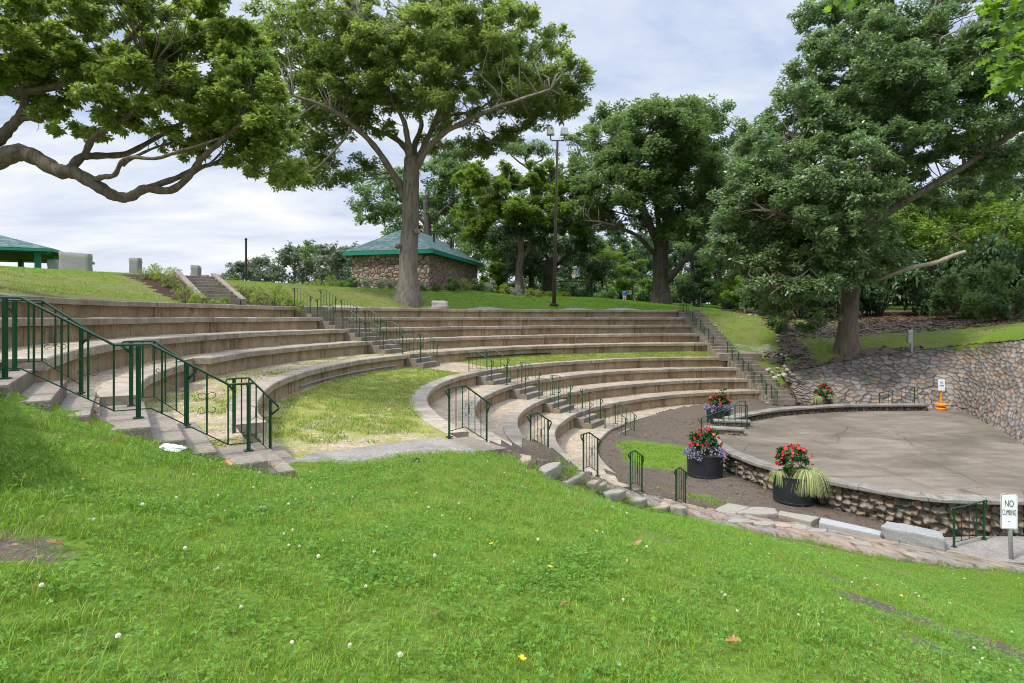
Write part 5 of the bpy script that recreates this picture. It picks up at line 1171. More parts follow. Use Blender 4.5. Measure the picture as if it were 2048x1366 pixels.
tree('tall_thin_tree', 'tree with a small crown on bare crooked twigs above the yellow green one', b, pp([(1062, 500), (1064, 400), (1060, 340)], Y), [(pp([(1062, 345), (1050, 320), (1058, 300), (1045, 280)], Y), .12, .06), (pp([(1060, 340), (1030, 318), (1015, 300)], Y), .10, .05), (pp([(1060, 330), (1085, 318), (1080, 300)], Y), .10, .05), (pp([(1062, 370), (1120, 350), (1150, 330)], Y), .12, .05)], bl, (M['bark_dark'], M['leaf_mid']), 11000, .26, Y, 1.0, (.8, 1.4), 7, .32, .16, .8, 1.3, .055, None, 1.0)
Y = 60.0; b = onground(1096, 600, Y)
bl = px_blobs([(1100, 480, 100, 45), (1010, 500, 60, 45), (1180, 480, 60, 40), (1090, 530, 90, 30), (1180, 540, 50, 26), (1050, 545, 40, 20)], Y)
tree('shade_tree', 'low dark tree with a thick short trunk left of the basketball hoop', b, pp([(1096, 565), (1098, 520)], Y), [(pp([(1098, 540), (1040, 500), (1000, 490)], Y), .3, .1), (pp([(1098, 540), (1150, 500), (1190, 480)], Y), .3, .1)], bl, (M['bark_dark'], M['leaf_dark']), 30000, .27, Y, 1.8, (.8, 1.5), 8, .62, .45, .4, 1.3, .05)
def small(name, label, x, y, Y, bl, n, size, mats, r0, seed, per=4, cr=(.3, .6), tw=.8, flat=.7, cat='tree', group=None, top=None):
    b = onground(x, y, Y); B = px_blobs(bl, Y); top = top or (x, bl[0][1])
    return tree(name, label, b, pp([(x, (y + top[1]) / 2), top], Y), [], B, mats, n, size, Y, per, cr, seed, r0, r0 * .5, tw, 1.2, .02, group, 0, cat, flat)
small('young_tree', 'bright young tree beside the right end of the stone building', 990, 580, 55, [(990, 525, 26, 22), (975, 550, 22, 20), (1005, 555, 24, 22), (992, 575, 22, 12)], 7000, .2, (M['bark_grey'], M['leaf_bright']), .12, 9)
small('young_tree', 'slender light green young tree just right of the man in blue', 1265, 607, 60, [(1265, 530, 34, 22), (1245, 555, 30, 20), (1285, 555, 28, 20), (1262, 570, 32, 14)], 6000, .22, (M['bark_grey'], M['leaf_bright']), .10, 10)
small('columnar_evergreen', 'narrow dark evergreen standing alone right of the massive oak', 1402, 612, 47, [(1402, 560, 14, 24, 0), (1402, 585, 20, 22, 0), (1402, 600, 19, 14, 0), (1403, 545, 9, 14, 0)], 9000, .13, (M['bark_dark'], M['leaf_dark']), .10, 11, 9, (.25, .45))
small('sumac', 'light green feathery sumac at the edge of the wood', 1490, 602, 44, [(1490, 565, 24, 18), (1478, 585, 20, 14), (1505, 585, 22, 14), (1492, 600, 26, 10)], 4500, .2, (M['bark_grey'], M['leaf_bright']), .08, 12)
small('sapling', 'thin reddish sapling left of the stone building against the sky', 611, 560, 60, [(611, 490, 16, 14, 0), (600, 505, 14, 10, 0), (622, 505, 12, 10, 0), (612, 522, 16, 10, 0)], 1500, .17, (M['bark_dark'], M['leaf_mid']), .06, 13, 7, (.25, .45), 1.0)
# background trees: three kinds copied, each standing where one shows
def proto(name, label, mats, n, size, seed, H=13.0, W=5.0, low=.25):
    g = np.random.default_rng(seed); B = [(0, 0, H * .62, W * .8, W * .8, H * .3)]
    for k in range(9):
        a = k * 2.4; z = H * (low + (.92 - low) * (k + .5) / 9); r = W * .62 * math.sin(math.pi * min(.95, max(.12, (z / H - low * .6))))
        B.append((r * math.cos(a), r * math.sin(a), z, W * .48, W * .48, H * .14))
    lim = []
    for k in range(6):
        a = k * 2.4 + .3; z = H * (.3 + .07 * k); lim.append(([(0, 0, z), (W * .3 * math.cos(a), W * .3 * math.sin(a), z + H * .1), (W * .65 * math.cos(a), W * .65 * math.sin(a), z + H * .17)], .13, .04))
    return tree(name, label, (0, 0, 0), [(.1, 0, H * .3), (0, .1, H * .55), (0, 0, H * .8)], lim, B, mats, n, size, 50, 1.0, (.8, 1.5), seed, .32, .12, .35, 1.4, .045)
PB = {'a': proto('woodland_tree', '', (M['bark_dark'], M['leaf_mid']), 20000, .27, 31, 15, 5.6, .16), 'b': proto('woodland_tree', '', (M['bark_dark'], M['leaf_dark']), 20000, .27, 32, 13, 5.2, .08), 'c': proto('woodland_tree', '', (M['bark_grey'], M['leaf_yel']), 16000, .27, 33, 11, 5.0, .12)}
used = {}
def place(kind, x, y, Y, s, label, rz=0.0, group='trees of the wood behind the amphitheatre', sz=None):
    p = at(x, 600, Y); z = gz(p[0], p[1])
    if kind in used: o = copy_tree(PB[kind])
    else: o = PB[kind]; used[kind] = 1
    o.location = (p[0], p[1], z - .1); o.rotation_euler = (0, 0, rz); o.scale = (s, s, sz or s); tag(o, label, 'tree', group); return o
BG = [('a', 1010, 78, 1.0, 'mid green tree far behind the right end of the stone building'), ('b', 1140, 84, 1.0, 'dark tree far behind the basketball hoop'), ('c', 1215, 92, .9, 'pale tree in the gap left of the man in blue'), ('a', 1180, 105, 1.1, 'tall mid green tree between the floodlight pole and the massive oak, far off'), ('b', 1275, 96, .9, 'dark tree far behind the young tree by the man in blue'), ('c', 1250, 112, 1.1, 'yellow green tree at the far end of the lawn gap'), ('b', 1385, 80, 1.0, 'dark tree directly behind the massive oak on its right'), ('a', 1440, 66, .95, 'mid green tree behind the narrow dark evergreen'), ('c', 1470, 74, .9, 'yellow green tree behind the feathery sumac'), ('b', 1540, 58, 1.0, 'dark tree behind the left side of the bank oak'),
      ('b', 1620, 54, .8, 'dark tree hidden low behind the bank oak crown'), ('b', 1720, 50, .8, 'dark tree just right of the bank oak trunk, in shade'), ('c', 1800, 58, .9, 'sunlit yellow green tree seen through the bank oak'), ('c', 1860, 47, .85, 'short dark tree behind the broken branch'), ('c', 1930, 52, .85, 'sunlit tree near the right edge of the wood'), ('c', 2010, 44, .85, 'dark ivy clad tree near the right edge above the stone slope'), ('a', 2060, 60, 1.1, 'tall tree at the right edge of the photo'), ('c', 2100, 46, .8, 'yellow green tree cut by the right edge'), ('a', 905, 88, .95, 'tree far behind the stone building roof')]
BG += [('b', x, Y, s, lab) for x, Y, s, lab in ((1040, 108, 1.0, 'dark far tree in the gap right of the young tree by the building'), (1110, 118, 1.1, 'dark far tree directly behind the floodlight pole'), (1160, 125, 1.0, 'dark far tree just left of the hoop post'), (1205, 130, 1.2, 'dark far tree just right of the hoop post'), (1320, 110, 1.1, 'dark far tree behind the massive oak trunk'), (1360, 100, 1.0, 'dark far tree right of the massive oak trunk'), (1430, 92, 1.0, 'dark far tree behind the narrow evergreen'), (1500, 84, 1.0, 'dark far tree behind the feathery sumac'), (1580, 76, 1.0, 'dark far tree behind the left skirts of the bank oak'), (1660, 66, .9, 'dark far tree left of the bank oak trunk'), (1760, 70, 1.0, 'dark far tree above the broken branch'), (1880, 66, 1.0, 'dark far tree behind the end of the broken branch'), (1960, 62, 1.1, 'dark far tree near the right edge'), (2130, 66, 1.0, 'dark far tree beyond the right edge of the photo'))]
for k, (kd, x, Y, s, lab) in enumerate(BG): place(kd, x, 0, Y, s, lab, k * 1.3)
PF = proto('hillside_tree', '', (M['bark_dark'], M['leaf_far']), 8000, .5, 34, 11, 5.5, .05)
for k, (x, y, s) in enumerate([(486, 548, .55), (520, 546, .7), (548, 550, .5), (590, 535, .85), (635, 532, .95), (672, 540, .85), (700, 536, .9), (455, 556, .4)]):
    o = PF if k == 0 else copy_tree(PF); Y = 120 + (k * 17) % 40; p = at(x, y, Y); h = 11 * s * 1.25
    top = EYE - (y - YH) * Y / F - 1.5 + h * .5; o.location = (p[0], Y, top - h * .93); o.scale = (s * 1.25,) * 3; o.rotation_euler = (0, 0, k)
    tag(o, ['low rounded tree on the skyline just left of the dark red pole', 'tree on the skyline right of the dark red pole', 'small tree on the skyline midway between pole and building', 'tree on the skyline beneath the thin sapling', 'highest tree on the skyline right of the sapling', 'tree on the skyline next to the building corner', 'skyline tree half hidden by the building corner', 'smallest and leftmost tree on the skyline'][k], 'tree', 'distant trees on the skyline')
# undergrowth and shrubs
def bushproto(name, mats, n, size, seed, cat='shrub'):
    g = np.random.default_rng(seed); t = thing(name, '', cat); K = clumps([(0, 0, .45, .75, .75, .45), (.35, .1, .35, .5, .5, .35), (-.3, -.25, .35, .5, .5, .35)], 26, g, .16, .32)
    mb = MB()
    for k in range(9):
        a = k * .7; mb.tube([(0, 0, -.05), (.25 * math.cos(a), .25 * math.sin(a), .3), (.5 * math.cos(a), .5 * math.sin(a), .6)], [.02, .014, .006], 5)
    build('stems', mb, M['bark_dark'], t); crown_mesh('foliage', K, n, size, mats, t, g, .8); return t
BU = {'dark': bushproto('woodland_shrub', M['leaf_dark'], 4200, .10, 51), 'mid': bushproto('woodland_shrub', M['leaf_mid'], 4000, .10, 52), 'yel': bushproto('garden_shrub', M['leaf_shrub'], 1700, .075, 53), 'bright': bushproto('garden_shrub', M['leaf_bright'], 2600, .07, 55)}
bused = {}
def bush(kind, x, y, Y, w, h, label, group):
    p = at(x, y, Y); z = gz(p[0], p[1]); o = BU[kind] if kind not in bused else copy_tree(BU[kind]); bused[kind] = 1
    k = F / Y; o.location = (p[0], p[1], z - .03); o.scale = (w / k / 1.7, w / k / 1.7, h / k / .72); o.rotation_euler = (0, 0, x * .37); tag(o, label, 'shrub', group)
U = 'undergrowth shrubs at the edge of the wood'
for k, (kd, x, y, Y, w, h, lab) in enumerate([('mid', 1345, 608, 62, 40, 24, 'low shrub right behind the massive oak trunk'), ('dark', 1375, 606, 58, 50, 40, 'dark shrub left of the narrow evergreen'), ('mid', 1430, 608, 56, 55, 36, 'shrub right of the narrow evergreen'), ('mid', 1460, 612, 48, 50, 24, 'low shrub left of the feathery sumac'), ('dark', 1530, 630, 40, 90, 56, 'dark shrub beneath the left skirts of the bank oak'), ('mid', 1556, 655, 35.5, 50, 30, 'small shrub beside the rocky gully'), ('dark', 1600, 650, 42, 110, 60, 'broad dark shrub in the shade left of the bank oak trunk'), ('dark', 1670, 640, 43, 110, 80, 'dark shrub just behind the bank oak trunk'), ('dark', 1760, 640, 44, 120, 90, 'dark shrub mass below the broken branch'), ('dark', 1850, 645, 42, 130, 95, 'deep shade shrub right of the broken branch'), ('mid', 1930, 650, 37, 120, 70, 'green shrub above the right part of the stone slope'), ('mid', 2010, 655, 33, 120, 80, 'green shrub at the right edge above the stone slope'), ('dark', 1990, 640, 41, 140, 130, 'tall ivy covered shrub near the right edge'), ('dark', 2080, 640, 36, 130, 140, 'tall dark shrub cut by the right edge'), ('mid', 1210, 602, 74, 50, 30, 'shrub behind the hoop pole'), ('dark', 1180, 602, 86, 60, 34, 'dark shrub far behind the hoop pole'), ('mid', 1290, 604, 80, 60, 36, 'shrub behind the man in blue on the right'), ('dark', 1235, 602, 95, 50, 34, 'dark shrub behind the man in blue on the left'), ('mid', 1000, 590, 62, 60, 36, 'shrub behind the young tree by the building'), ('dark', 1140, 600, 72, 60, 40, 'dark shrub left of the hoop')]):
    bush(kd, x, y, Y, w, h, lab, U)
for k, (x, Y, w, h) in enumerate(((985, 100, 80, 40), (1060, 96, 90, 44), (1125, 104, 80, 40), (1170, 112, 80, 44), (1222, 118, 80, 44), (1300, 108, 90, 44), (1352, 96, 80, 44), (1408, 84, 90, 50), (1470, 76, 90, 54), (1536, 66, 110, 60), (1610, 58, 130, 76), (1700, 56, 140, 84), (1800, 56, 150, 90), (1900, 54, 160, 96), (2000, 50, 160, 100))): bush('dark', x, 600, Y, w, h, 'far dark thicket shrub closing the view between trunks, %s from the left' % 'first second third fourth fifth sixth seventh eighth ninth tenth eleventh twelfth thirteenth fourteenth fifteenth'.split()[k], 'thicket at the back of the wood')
G = 'garden shrubs in the mulch beds beside the upper steps'
n = 0
for (kd, x, y, Y, w, h, lab) in [('yel', 290, 563, 25.2, 34, 18, 'garden shrub at the far left of the mulch bed'), ('yel', 318, 566, 25, 46, 26, 'yellow green shrub, second in the left mulch bed'), ('yel', 338, 572, 24, 40, 22, 'low yellow green shrub left of the steps, uphill'), ('yel', 372, 586, 22.5, 52, 30, 'largest yellow green shrub left of the upper steps'), ('yel', 400, 592, 22, 40, 22, 'yellow green shrub at the foot of the left step wall'), ('yel', 432, 597, 21.6, 36, 18, 'small bright shrub in front of the upper steps'), ('yel', 350, 556, 27, 40, 14, 'shrub at the top of the left mulch bed'), ('bright', 446, 598, 22.4, 24, 20, 'brightest small shrub by the foot of the steps'),
      ('yel', 490, 580, 25, 46, 30, 'shrub right of the right step wall'), ('yel', 520, 590, 24.6, 44, 24, 'low shrub at the front of the right mulch bed'), ('yel', 548, 584, 25.6, 46, 36, 'yellow green shrub in the middle of the right mulch bed'), ('yel', 572, 592, 25.4, 40, 24, 'low shrub near the right end of the right mulch bed'), ('bright', 590, 596, 25.8, 34, 18, 'bright shrub at the right end of the mulch bed'), ('yel', 510, 568, 27, 40, 20, 'shrub at the back of the right mulch bed'), ('yel', 560, 572, 27.6, 40, 22, 'rear shrub right of the upper steps'), ('yel', 602, 604, 25.4, 22, 22, 'shrub touching the first stair railing')]: bush(kd, x, y, Y, w, h, lab, G)
G2 = 'plants in the bed along the stone building'
SV = bushproto('silver_plant', M['leaf_silver'], 1800, .09, 54, 'plant'); BU['silver'] = SV
row = [('yel', 640, 566, 41.5, 24, 14), ('yel', 662, 568, 41.2, 26, 20), ('bright', 684, 572, 41, 22, 14), ('mid', 706, 572, 40.6, 26, 16), ('silver', 732, 573, 40.4, 30, 18), ('silver', 762, 575, 40.2, 32, 16), ('silver', 782, 578, 40, 28, 16), ('silver', 848, 582, 40, 34, 14), ('silver', 838, 584, 39.6, 22, 12), ('mid', 872, 586, 40.2, 20, 14), ('mid', 905, 588, 41, 34, 20), ('yel', 930, 590, 42, 34, 18), ('mid', 955, 592, 43, 34, 18), ('silver', 980, 596, 44, 34, 18), ('yel', 1005, 598, 45, 34, 18), ('silver', 1030, 600, 46, 34, 16), ('yel', 1056, 602, 47, 34, 14), ('yel', 1080, 603, 48, 34, 12), ('bright', 1104, 604, 49, 30, 10), ('yel', 1126, 605, 50, 26, 8), ('yel', 620, 562, 44, 30, 12), ('silver', 600, 558, 48, 30, 12), ('yel', 575, 556, 52, 34, 12), ('yel', 660, 560, 45, 30, 14), ('silver', 440, 556, 34, 26, 10), ('mid', 470, 556, 36, 26, 12)]
nm = {'yel': 'yellow green bedding plant', 'bright': 'bright green bedding plant', 'mid': 'mid green bedding plant', 'silver': 'silvery bedding plant'}
for k, (kd, x, y, Y, w, h) in enumerate(row):
    ORDN = 'first second third fourth fifth sixth seventh eighth ninth tenth eleventh twelfth thirteenth fourteenth fifteenth sixteenth seventeenth eighteenth nineteenth twentieth'.split(); rank = sorted(r[1] for r in row).index(x); on_ = ORDN[rank] if rank < 20 else 'twenty ' + ORDN[rank - 20]
    pl = 'left of the stone building' if x < 690 else ('along the left building wall' if x < 815 else ('right of the big trunk' if x < 965 else 'near the floodlight pole'))
    bush(kd, x, y, Y, w, h, '%s %s, %s from the left' % (nm[kd], pl, on_), G2)
# leafy branch end from a tree overhead, top right
def lobed(C, size, g):
    prof = [(0, 0), (.15, .05), (.25, .28), (.35, .10), (.5, .36), (.6, .12), (.78, .26), (.85, .08), (1, 0)]
    V = []; Fq = []; T = []; n = len(C)
    for c in C:
        a = g.uniform(0, 6.28); el = g.normal() * .35 - .35; d = np.array([math.cos(a) * math.cos(el), math.sin(a) * math.cos(el), math.sin(el)]); nn = g.normal(size=3) * .5 + [0, 0, 1]; s = np.cross(d, nn); s /= np.linalg.norm(s); L = size * g.uniform(.7, 1.3); o = len(V); tn = g.random(); up = np.cross(s, d)
        for x, y in prof: V.append(c + d * x * L + up * y * L * .12); T.append(tn); V.append(c + (d * x + s * y * .9) * L + up * y * L * .3); T.append(tn); V.append(c + (d * x - s * y * .9) * L + up * y * L * .3); T.append(tn)
        for i in range(len(prof) - 1):
            b = o + 3 * i; Fq += [(b, b + 1, b + 4, b + 3), (b + 2, b, b + 3, b + 5)]
    return V, Fq, T
g = np.random.default_rng(77); Y = 5.5
t = thing('overhanging_branch', 'yellow green oak branch reaching into the top right corner', 'branch', at(2080, 20, Y)); mb = MB(); C = []
for pts in ([(2200, 60), (2120, 50), (2060, 60), (2010, 90)], [(2120, 50), (2070, 110), (2010, 140)], [(2200, -20), (2100, -20), (2020, 10), (1980, -5)], [(2070, 110), (2040, 140), (2010, 165)], [(2100, 60), (2080, 150), (2050, 170)], [(1760, -60), (1720, -30), (1690, 0)]):
    q = limb(mb, pp(pts, Y), .016, .004, 5, .02)
    for p in q[len(q) // 3:]:
        for _ in range(5): C.append(p + g.normal(size=3) * .055)
build('twigs', mb, M['bark_brown'], t); V, Fq, T = lobed(np.array(C), .135, g); npmesh('leaves', V, Fq, M['leaf_bright'], t, {'tint': T})

# ---------------------------------------------------------------- stone building with hipped roof
def bl_(c, ex, ey, x, y, z): return (c[0] + ex[0] * x + ey[0] * y, c[1] + ex[1] * x + ey[1] * y, z)
def hip_roof(mb, c, ex, ey, W, D, z0, z1, ridge0, ridge1, th=.06):
    """W along ex (to -), D along ey; eaves at z0"""
    A = [bl_(c, ex, ey, *p) for p in ((0, 0, z0), (-W, 0, z0), (-W, D, z0), (0, D, z0))]; r0 = bl_(c, ex, ey, -W / 2, ridge0, z1); r1 = bl_(c, ex, ey, -W / 2, ridge1, z1)
    up = [(p[0], p[1], p[2] + th) for p in A]; ru = [(p[0], p[1], p[2] + th) for p in (r0, r1)]
    mb.add(A + up + ru, [(5, 4, 8), (6, 5, 8, 9), (7, 6, 9), (4, 7, 9, 8), (0, 1, 5, 4)[::-1], (1, 2, 6, 5)[::-1], (2, 3, 7, 6)[::-1], (3, 0, 4, 7)[::-1], (0, 1, 2, 3)])
ex, ey = (.970, -.242), (.242, .970); cc = at(865, 634, 42.8); W, D = 7.05, 12.6; zE = EYE + 4.60; zB = EYE + 1.75
t = thing('stone_building', 'low fieldstone building with a hipped teal shingle roof behind the big oak', 'building', (cc[0], cc[1], zB))
o_ = .42
mb = MB(); P = [bl_(cc, ex, ey, x, y, 0)[:2] for x, y in ((-o_, o_), (-W + o_, o_), (-W + o_, D - o_), (-o_, D - o_))]
mb.prism(P, zB - .6, zE + .02); build('wall', mb, M['housestone'], t)
mb = MB(); hip_roof(mb, cc, ex, ey, W, D, zE + .26, zE + 2.42, 3.5, 9.2); rf = build('roof', mb, M['shingle'], t)
mb = MB()
Q = [bl_(cc, ex, ey, x, y, 0)[:2] for x, y in ((.03, -.03), (-W - .03, -.03), (-W - .03, D + .03), (.03, D + .03))]
q = [bl_(cc, ex, ey, x, y, 0)[:2] for x, y in ((-.02, .02), (-W + .02, .02), (-W + .02, D - .02), (-.02, D - .02))]
for i in range(4): j = (i + 1) % 4; mb.prism([Q[i], Q[j], q[j], q[i]], zE + .0, zE + .262)
build('fascia', mb, M['trim'], t)
mb = MB(); mb.prism([bl_(cc, ex, ey, x, y, 0)[:2] for x, y in ((-.03, .03), (-W + .03, .03), (-W + .03, D - .03), (-.03, D - .03))], zE + .03, zE + .06); build('soffit', mb, M['trim'], t)
for (x, y) in ((-1.75, 4.7), (-1.5, 8.0)):
    p = bl_(cc, ex, ey, x, y, zE + .3 + 2.1 * (-x) / (W / 2)); mb = MB(); mb.tube([(p[0], p[1], p[2] - .05), (p[0], p[1], p[2] + .75)], .085, 12); mb.lathe((p[0], p[1], p[2] - .12), [(.22, 0), (.2, .08), (.10, .2)], 16); build('vent_pipe', mb, M['black'], rf)
# open pavilion at the left edge
ex, ey = (.92, .39), (-.39, .92); cc = at(107, 634, 39.0); z0 = EYE + 4.42; W = D = 10.5
t = thing('pavilion', 'open pavilion with teal shingle roof and green posts at the left edge', 'pavilion', (cc[0], cc[1], EYE + 2.2))
mb = MB(); hip_roof(mb, cc, ex, ey, W, D, z0, z0 + 1.5, 5.0, 5.5, .07); build('roof', mb, M['shingle'], t)
mb = MB(); cE = [bl_(cc, ex, ey, x, y, z0 - .04) for x, y in ((-.12, .12), (-W + .12, .12), (-W + .12, D - .12), (-.12, D - .12))]; ap = bl_(cc, ex, ey, -W / 2, D / 2, z0 + 1.4)
mb.add(cE + [ap], [(1, 0, 4), (2, 1, 4), (3, 2, 4), (0, 3, 4)]); build('ceiling', mb, M['cream'], t)
mb = MB()
Q = [bl_(cc, ex, ey, x, y, 0)[:2] for x, y in ((.03, -.03), (-W - .03, -.03), (-W - .03, D + .03), (.03, D + .03))]; q = [bl_(cc, ex, ey, x, y, 0)[:2] for x, y in ((-.04, .04), (-W + .04, .04), (-W + .04, D - .04), (-.04, D - .04))]
for i in range(4): j = (i + 1) % 4; mb.prism([Q[i], Q[j], q[j], q[i]], z0 - .13, z0 + .01)
build('fascia', mb, M['trim'], t)
for k, (x, y) in enumerate(((-1.15, 1.15), (-1.15, D - 1.15), (-W + 1.15, 1.15), (-W + 1.15, D - 1.15), (-1.15, 4.1), (-1.15, 7.0), (-4.5, 1.15), (-4.5, D - 1.15))):
    p = bl_(cc, ex, ey, x, y, 0); mb = MB(); mb.box((p[0], p[1], EYE + 3.1), (.30, .30, 2.9), .4); build('post', mb, M['trim'], t)
for (x, y) in ((-.3, .3), (-.3, D - .3), (-W + .3, .3), (-W + .3, D - .3)):
    a = bl_(cc, ex, ey, x, y, z0 - .12); b = bl_(cc, ex, ey, -W / 2, D / 2, z0 + 1.25); mb = MB(); mb.bar(a, b, .26); build('hip_beam', mb, M['trim'], t)
for (x0, y0, x1, y1) in ((-1.15, 1.15, -1.15, D - 1.15), (-1.15, 1.15, -W + 1.15, 1.15), (-1.15, D - 1.15, -W + 1.15, D - 1.15), (-W + 1.15, 1.15, -W + 1.15, D - 1.15)):
    a = bl_(cc, ex, ey, x0, y0, z0 + .02); b = bl_(cc, ex, ey, x1, y1, z0 + .02); mb = MB(); mb.bar(a, b, .24); build('tie_beam', mb, M['trim'], t)
p = at(22, 530, 37.5); zt = gz(p[0], p[1]); t = thing('picnic_table', 'dark picnic table under the pavilion, partly hidden by the grassy crest', 'table', (p[0], p[1], zt))
mb = MB(); mb.box((p[0], p[1], zt + .78), (1.9, .75, .06), -.3); build('tabletop', mb, M['teal_dark'], t, .01)
for s in (-1, 1):
    mb = MB(); mb.box((p[0] + s * .25, p[1] + s * .72, zt + .46), (1.9, .28, .05), -.3); build('seat', mb, M['teal_dark'], t, .01)
    mb = MB(); mb.bar((p[0] + s * .6, p[1] - .6 - s * .2, zt), (p[0] + s * .6, p[1] + .2 - s * .2, zt + .76), .07); mb.bar((p[0] + s * .6, p[1] + .6 - s * .2, zt), (p[0] + s * .6, p[1] - .2 - s * .2, zt + .76), .07); build('leg', mb, M['teal_dark'], t)
# standing stones on the crest
for (x, yt, yb, w, Y, dd, lab, zs) in ((103, 519, 537, 18, 39.5, .5, 'short granite post beside the pavilion', None), (146, 503, 543, 58, 36, .45, 'broad granite slab standing on the grassy crest', [0, -.02, -.12, .0]), (266, 515, 549, 17, 36, .5, 'slender granite post left of the mulch bed', None), (388, 530, 556, 15, 38, .45, 'granite post standing above the upper steps', None)):
    a = at(x - w / 2, yt, Y); b = at(x + w / 2, yt, Y); zb = min(at(x, yb, Y)[2], gz(a[0], Y)) - .4; r = .02
    rough_block('standing_stone', [(a[0], Y), (b[0], Y + .06), (b[0], Y + dd), (a[0], Y + dd)], zb, a[2], M['granite'], lab, 'standing stone', None, .03, 3, x, zs=[0, 0, 0, 0] if not zs else [0, -.12, -.12, 0])
for (x, y, lab) in ((310, 549, 'low dark granite marker beyond the mulch bed, left of the steps'), (405, 553, 'low grey marker seen between the upper step walls')):
    a = at(x, y, 40); rough_block('stone_marker', [(a[0] - .3, 40), (a[0] + .3, 40), (a[0] + .3, 40.3), (a[0] - .3, 40.3)], a[2] - .6, a[2] + .12, M['granite'], lab, 'stone marker', None, .015, 2, x)
# steps up the bank between cheek walls
A0 = at(448, 604, 23.1); A1 = at(392, 553, 27.2)
t = thing('bank_steps', 'flight of old concrete steps with low side walls climbing the bank between mulch beds', 'stairs', (A0[0], A0[1], A0[2]))
a = np.array(A0); b = np.array(A1); d = (b - a)[:2]; L = np.linalg.norm(d); d /= L; s_ = np.array([d[1], -d[0]]); n = 8
for k in range(n):
    q = a[:2] + d * L * (k + .5) / n; top = a[2] + (b[2] - a[2]) * (k + 1) / n; mb = MB(); mb.box((q[0], q[1], top - .4), (1.15, L / n + .12, .8 - .003 * k), math.atan2(d[1], d[0]) - math.pi / 2); build('step', mb, M['step'], t, .015)
for sg in (-1, 1):
    p0 = a[:2] + s_ * sg * .72; p1 = b[:2] + s_ * sg * .72; w = s_ * .11; mb = MB()
    z0, z1 = a[2] + .14, b[2] + .20
    mb.add([(p0 - w)[0:2].tolist() + [a[2] - .5], (p0 + w).tolist() + [a[2] - .5], (p1 + w).tolist() + [b[2] - .6], (p1 - w).tolist() + [b[2] - .6], (p0 - w).tolist() + [z0], (p0 + w).tolist() + [z0], (p1 + w).tolist() + [z1], (p1 - w).tolist() + [z1]], [(3, 2, 1, 0), (4, 5, 6, 7), (0, 1, 5, 4), (1, 2, 6, 5), (2, 3, 7, 6), (3, 0, 4, 7)]); build('side_wall', mb, M['step'], t, .02)
# floodlight pole
b = onground(1108, 609, 40.0); top = at(1115, 281, 40.0); t = thing('floodlight_pole', 'tall brown floodlight pole with two lamps on a forked bracket', 'floodlight', b)
mb = MB(); mb.tube([b, tuple((np.array(b) + np.array(top)) / 2), top], [.135, .11, .075], 14); build('pole', mb, M['brownpole'], t, smooth=True)
mb = MB(); mb.box((b[0], b[1], b[2] + .03), (.55, .55, .08)); build('base_plate', mb, M['brownpole'], t, .01)
k = F / 40; mb = MB(); w = .46; mb.tube(crom([(top[0] - w, top[1], top[2] + .38), (top[0] - w, top[1], top[2] + .1), (top[0] - w + .12, top[1], top[2]), (top[0], top[1], top[2]), (top[0] + w - .12, top[1], top[2]), (top[0] + w, top[1], top[2] + .1), (top[0] + w, top[1], top[2] + .38)], 5), .04, 8); build('bracket', mb, M['brownpole'], t, smooth=True)
for sg in (-1, 1):
    mb = MB(); c = (top[0] + sg * w, top[1] + .05, top[2] + .62); mb.box(c, (.52, .3, .5), sg * .15, .8); h = build('lamp_head', mb, M['galv'], t, .03)
    mb = MB(); mb.box((c[0], c[1] - .17, c[2]), (.42, .03, .4), sg * .15); build('lens', mb, M['white'], h)
# basketball hoop
b = onground(1184, 606, 68.0); t = thing('basketball_hoop', 'black basketball post with slanted arm, backboard and net', 'basketball hoop', b); k = F / 68
top = at(1183, 563, 68); arm = at(1154, 537, 68); mb = MB(); mb.tube([b, top], .12, 10); build('post', mb, M['black'], t)
mb = MB(); mb.bar(top, arm, .14); mb.bar((top[0], top[1], top[2] - .1), (arm[0] + .1, arm[1], arm[2] - .75), .08); build('arm', mb, M['black'], t)
c = at(1153, 543, 68); mb = MB(); mb.box(c, (.08, 1.7, 1.1), .35); bb = build('backboard', mb, M['glassboard'], t, .01)
mb = MB(); mb.box((c[0], c[1], c[2] + .56), (.11, 1.74, .05), .35); mb.box((c[0], c[1], c[2] - .56), (.11, 1.74, .05), .35); build('frame', mb, M['white'], bb)
rc = (c[0] - .36, c[1] - .1, c[2] - .33); rp = [(rc[0] + .25 * math.cos(x), rc[1] + .25 * math.sin(x), rc[2]) for x in np.linspace(0, 6.283, 17)]
mb = MB(); mb.tube(rp, .02, 6); build('rim', mb, M['orange'], t)
mb = MB()
for x in np.linspace(0, 6.283, 11)[:-1]:
    for s in (-1, 1): mb.tube([(rc[0] + (.24 - .11 * v) * math.cos(x + s * v * .6), rc[1] + (.24 - .11 * v) * math.sin(x + s * v * .6), rc[2] - .45 * v) for v in (0, .33, .66, 1)], .012, 4)
build('net', mb, M['white'], t)
# thin dark red pole on the crest
b = onground(492, 555, 37.0); top = at(491, 479, 37); mb = MB(); mb.tube([(b[0], b[1], b[2] - .2), (b[0], b[1], top[2])], .06, 10); mb.lathe((b[0], b[1], top[2] - .02), [(.08, 0), (.08, .07), (.03, .12), (0, .12)], 12); o = build('flag_pole', mb, M['redpole'], None, origin=(b[0], b[1], b[2])); tag(o, 'thin dark red pole standing alone against the sky', 'pole')

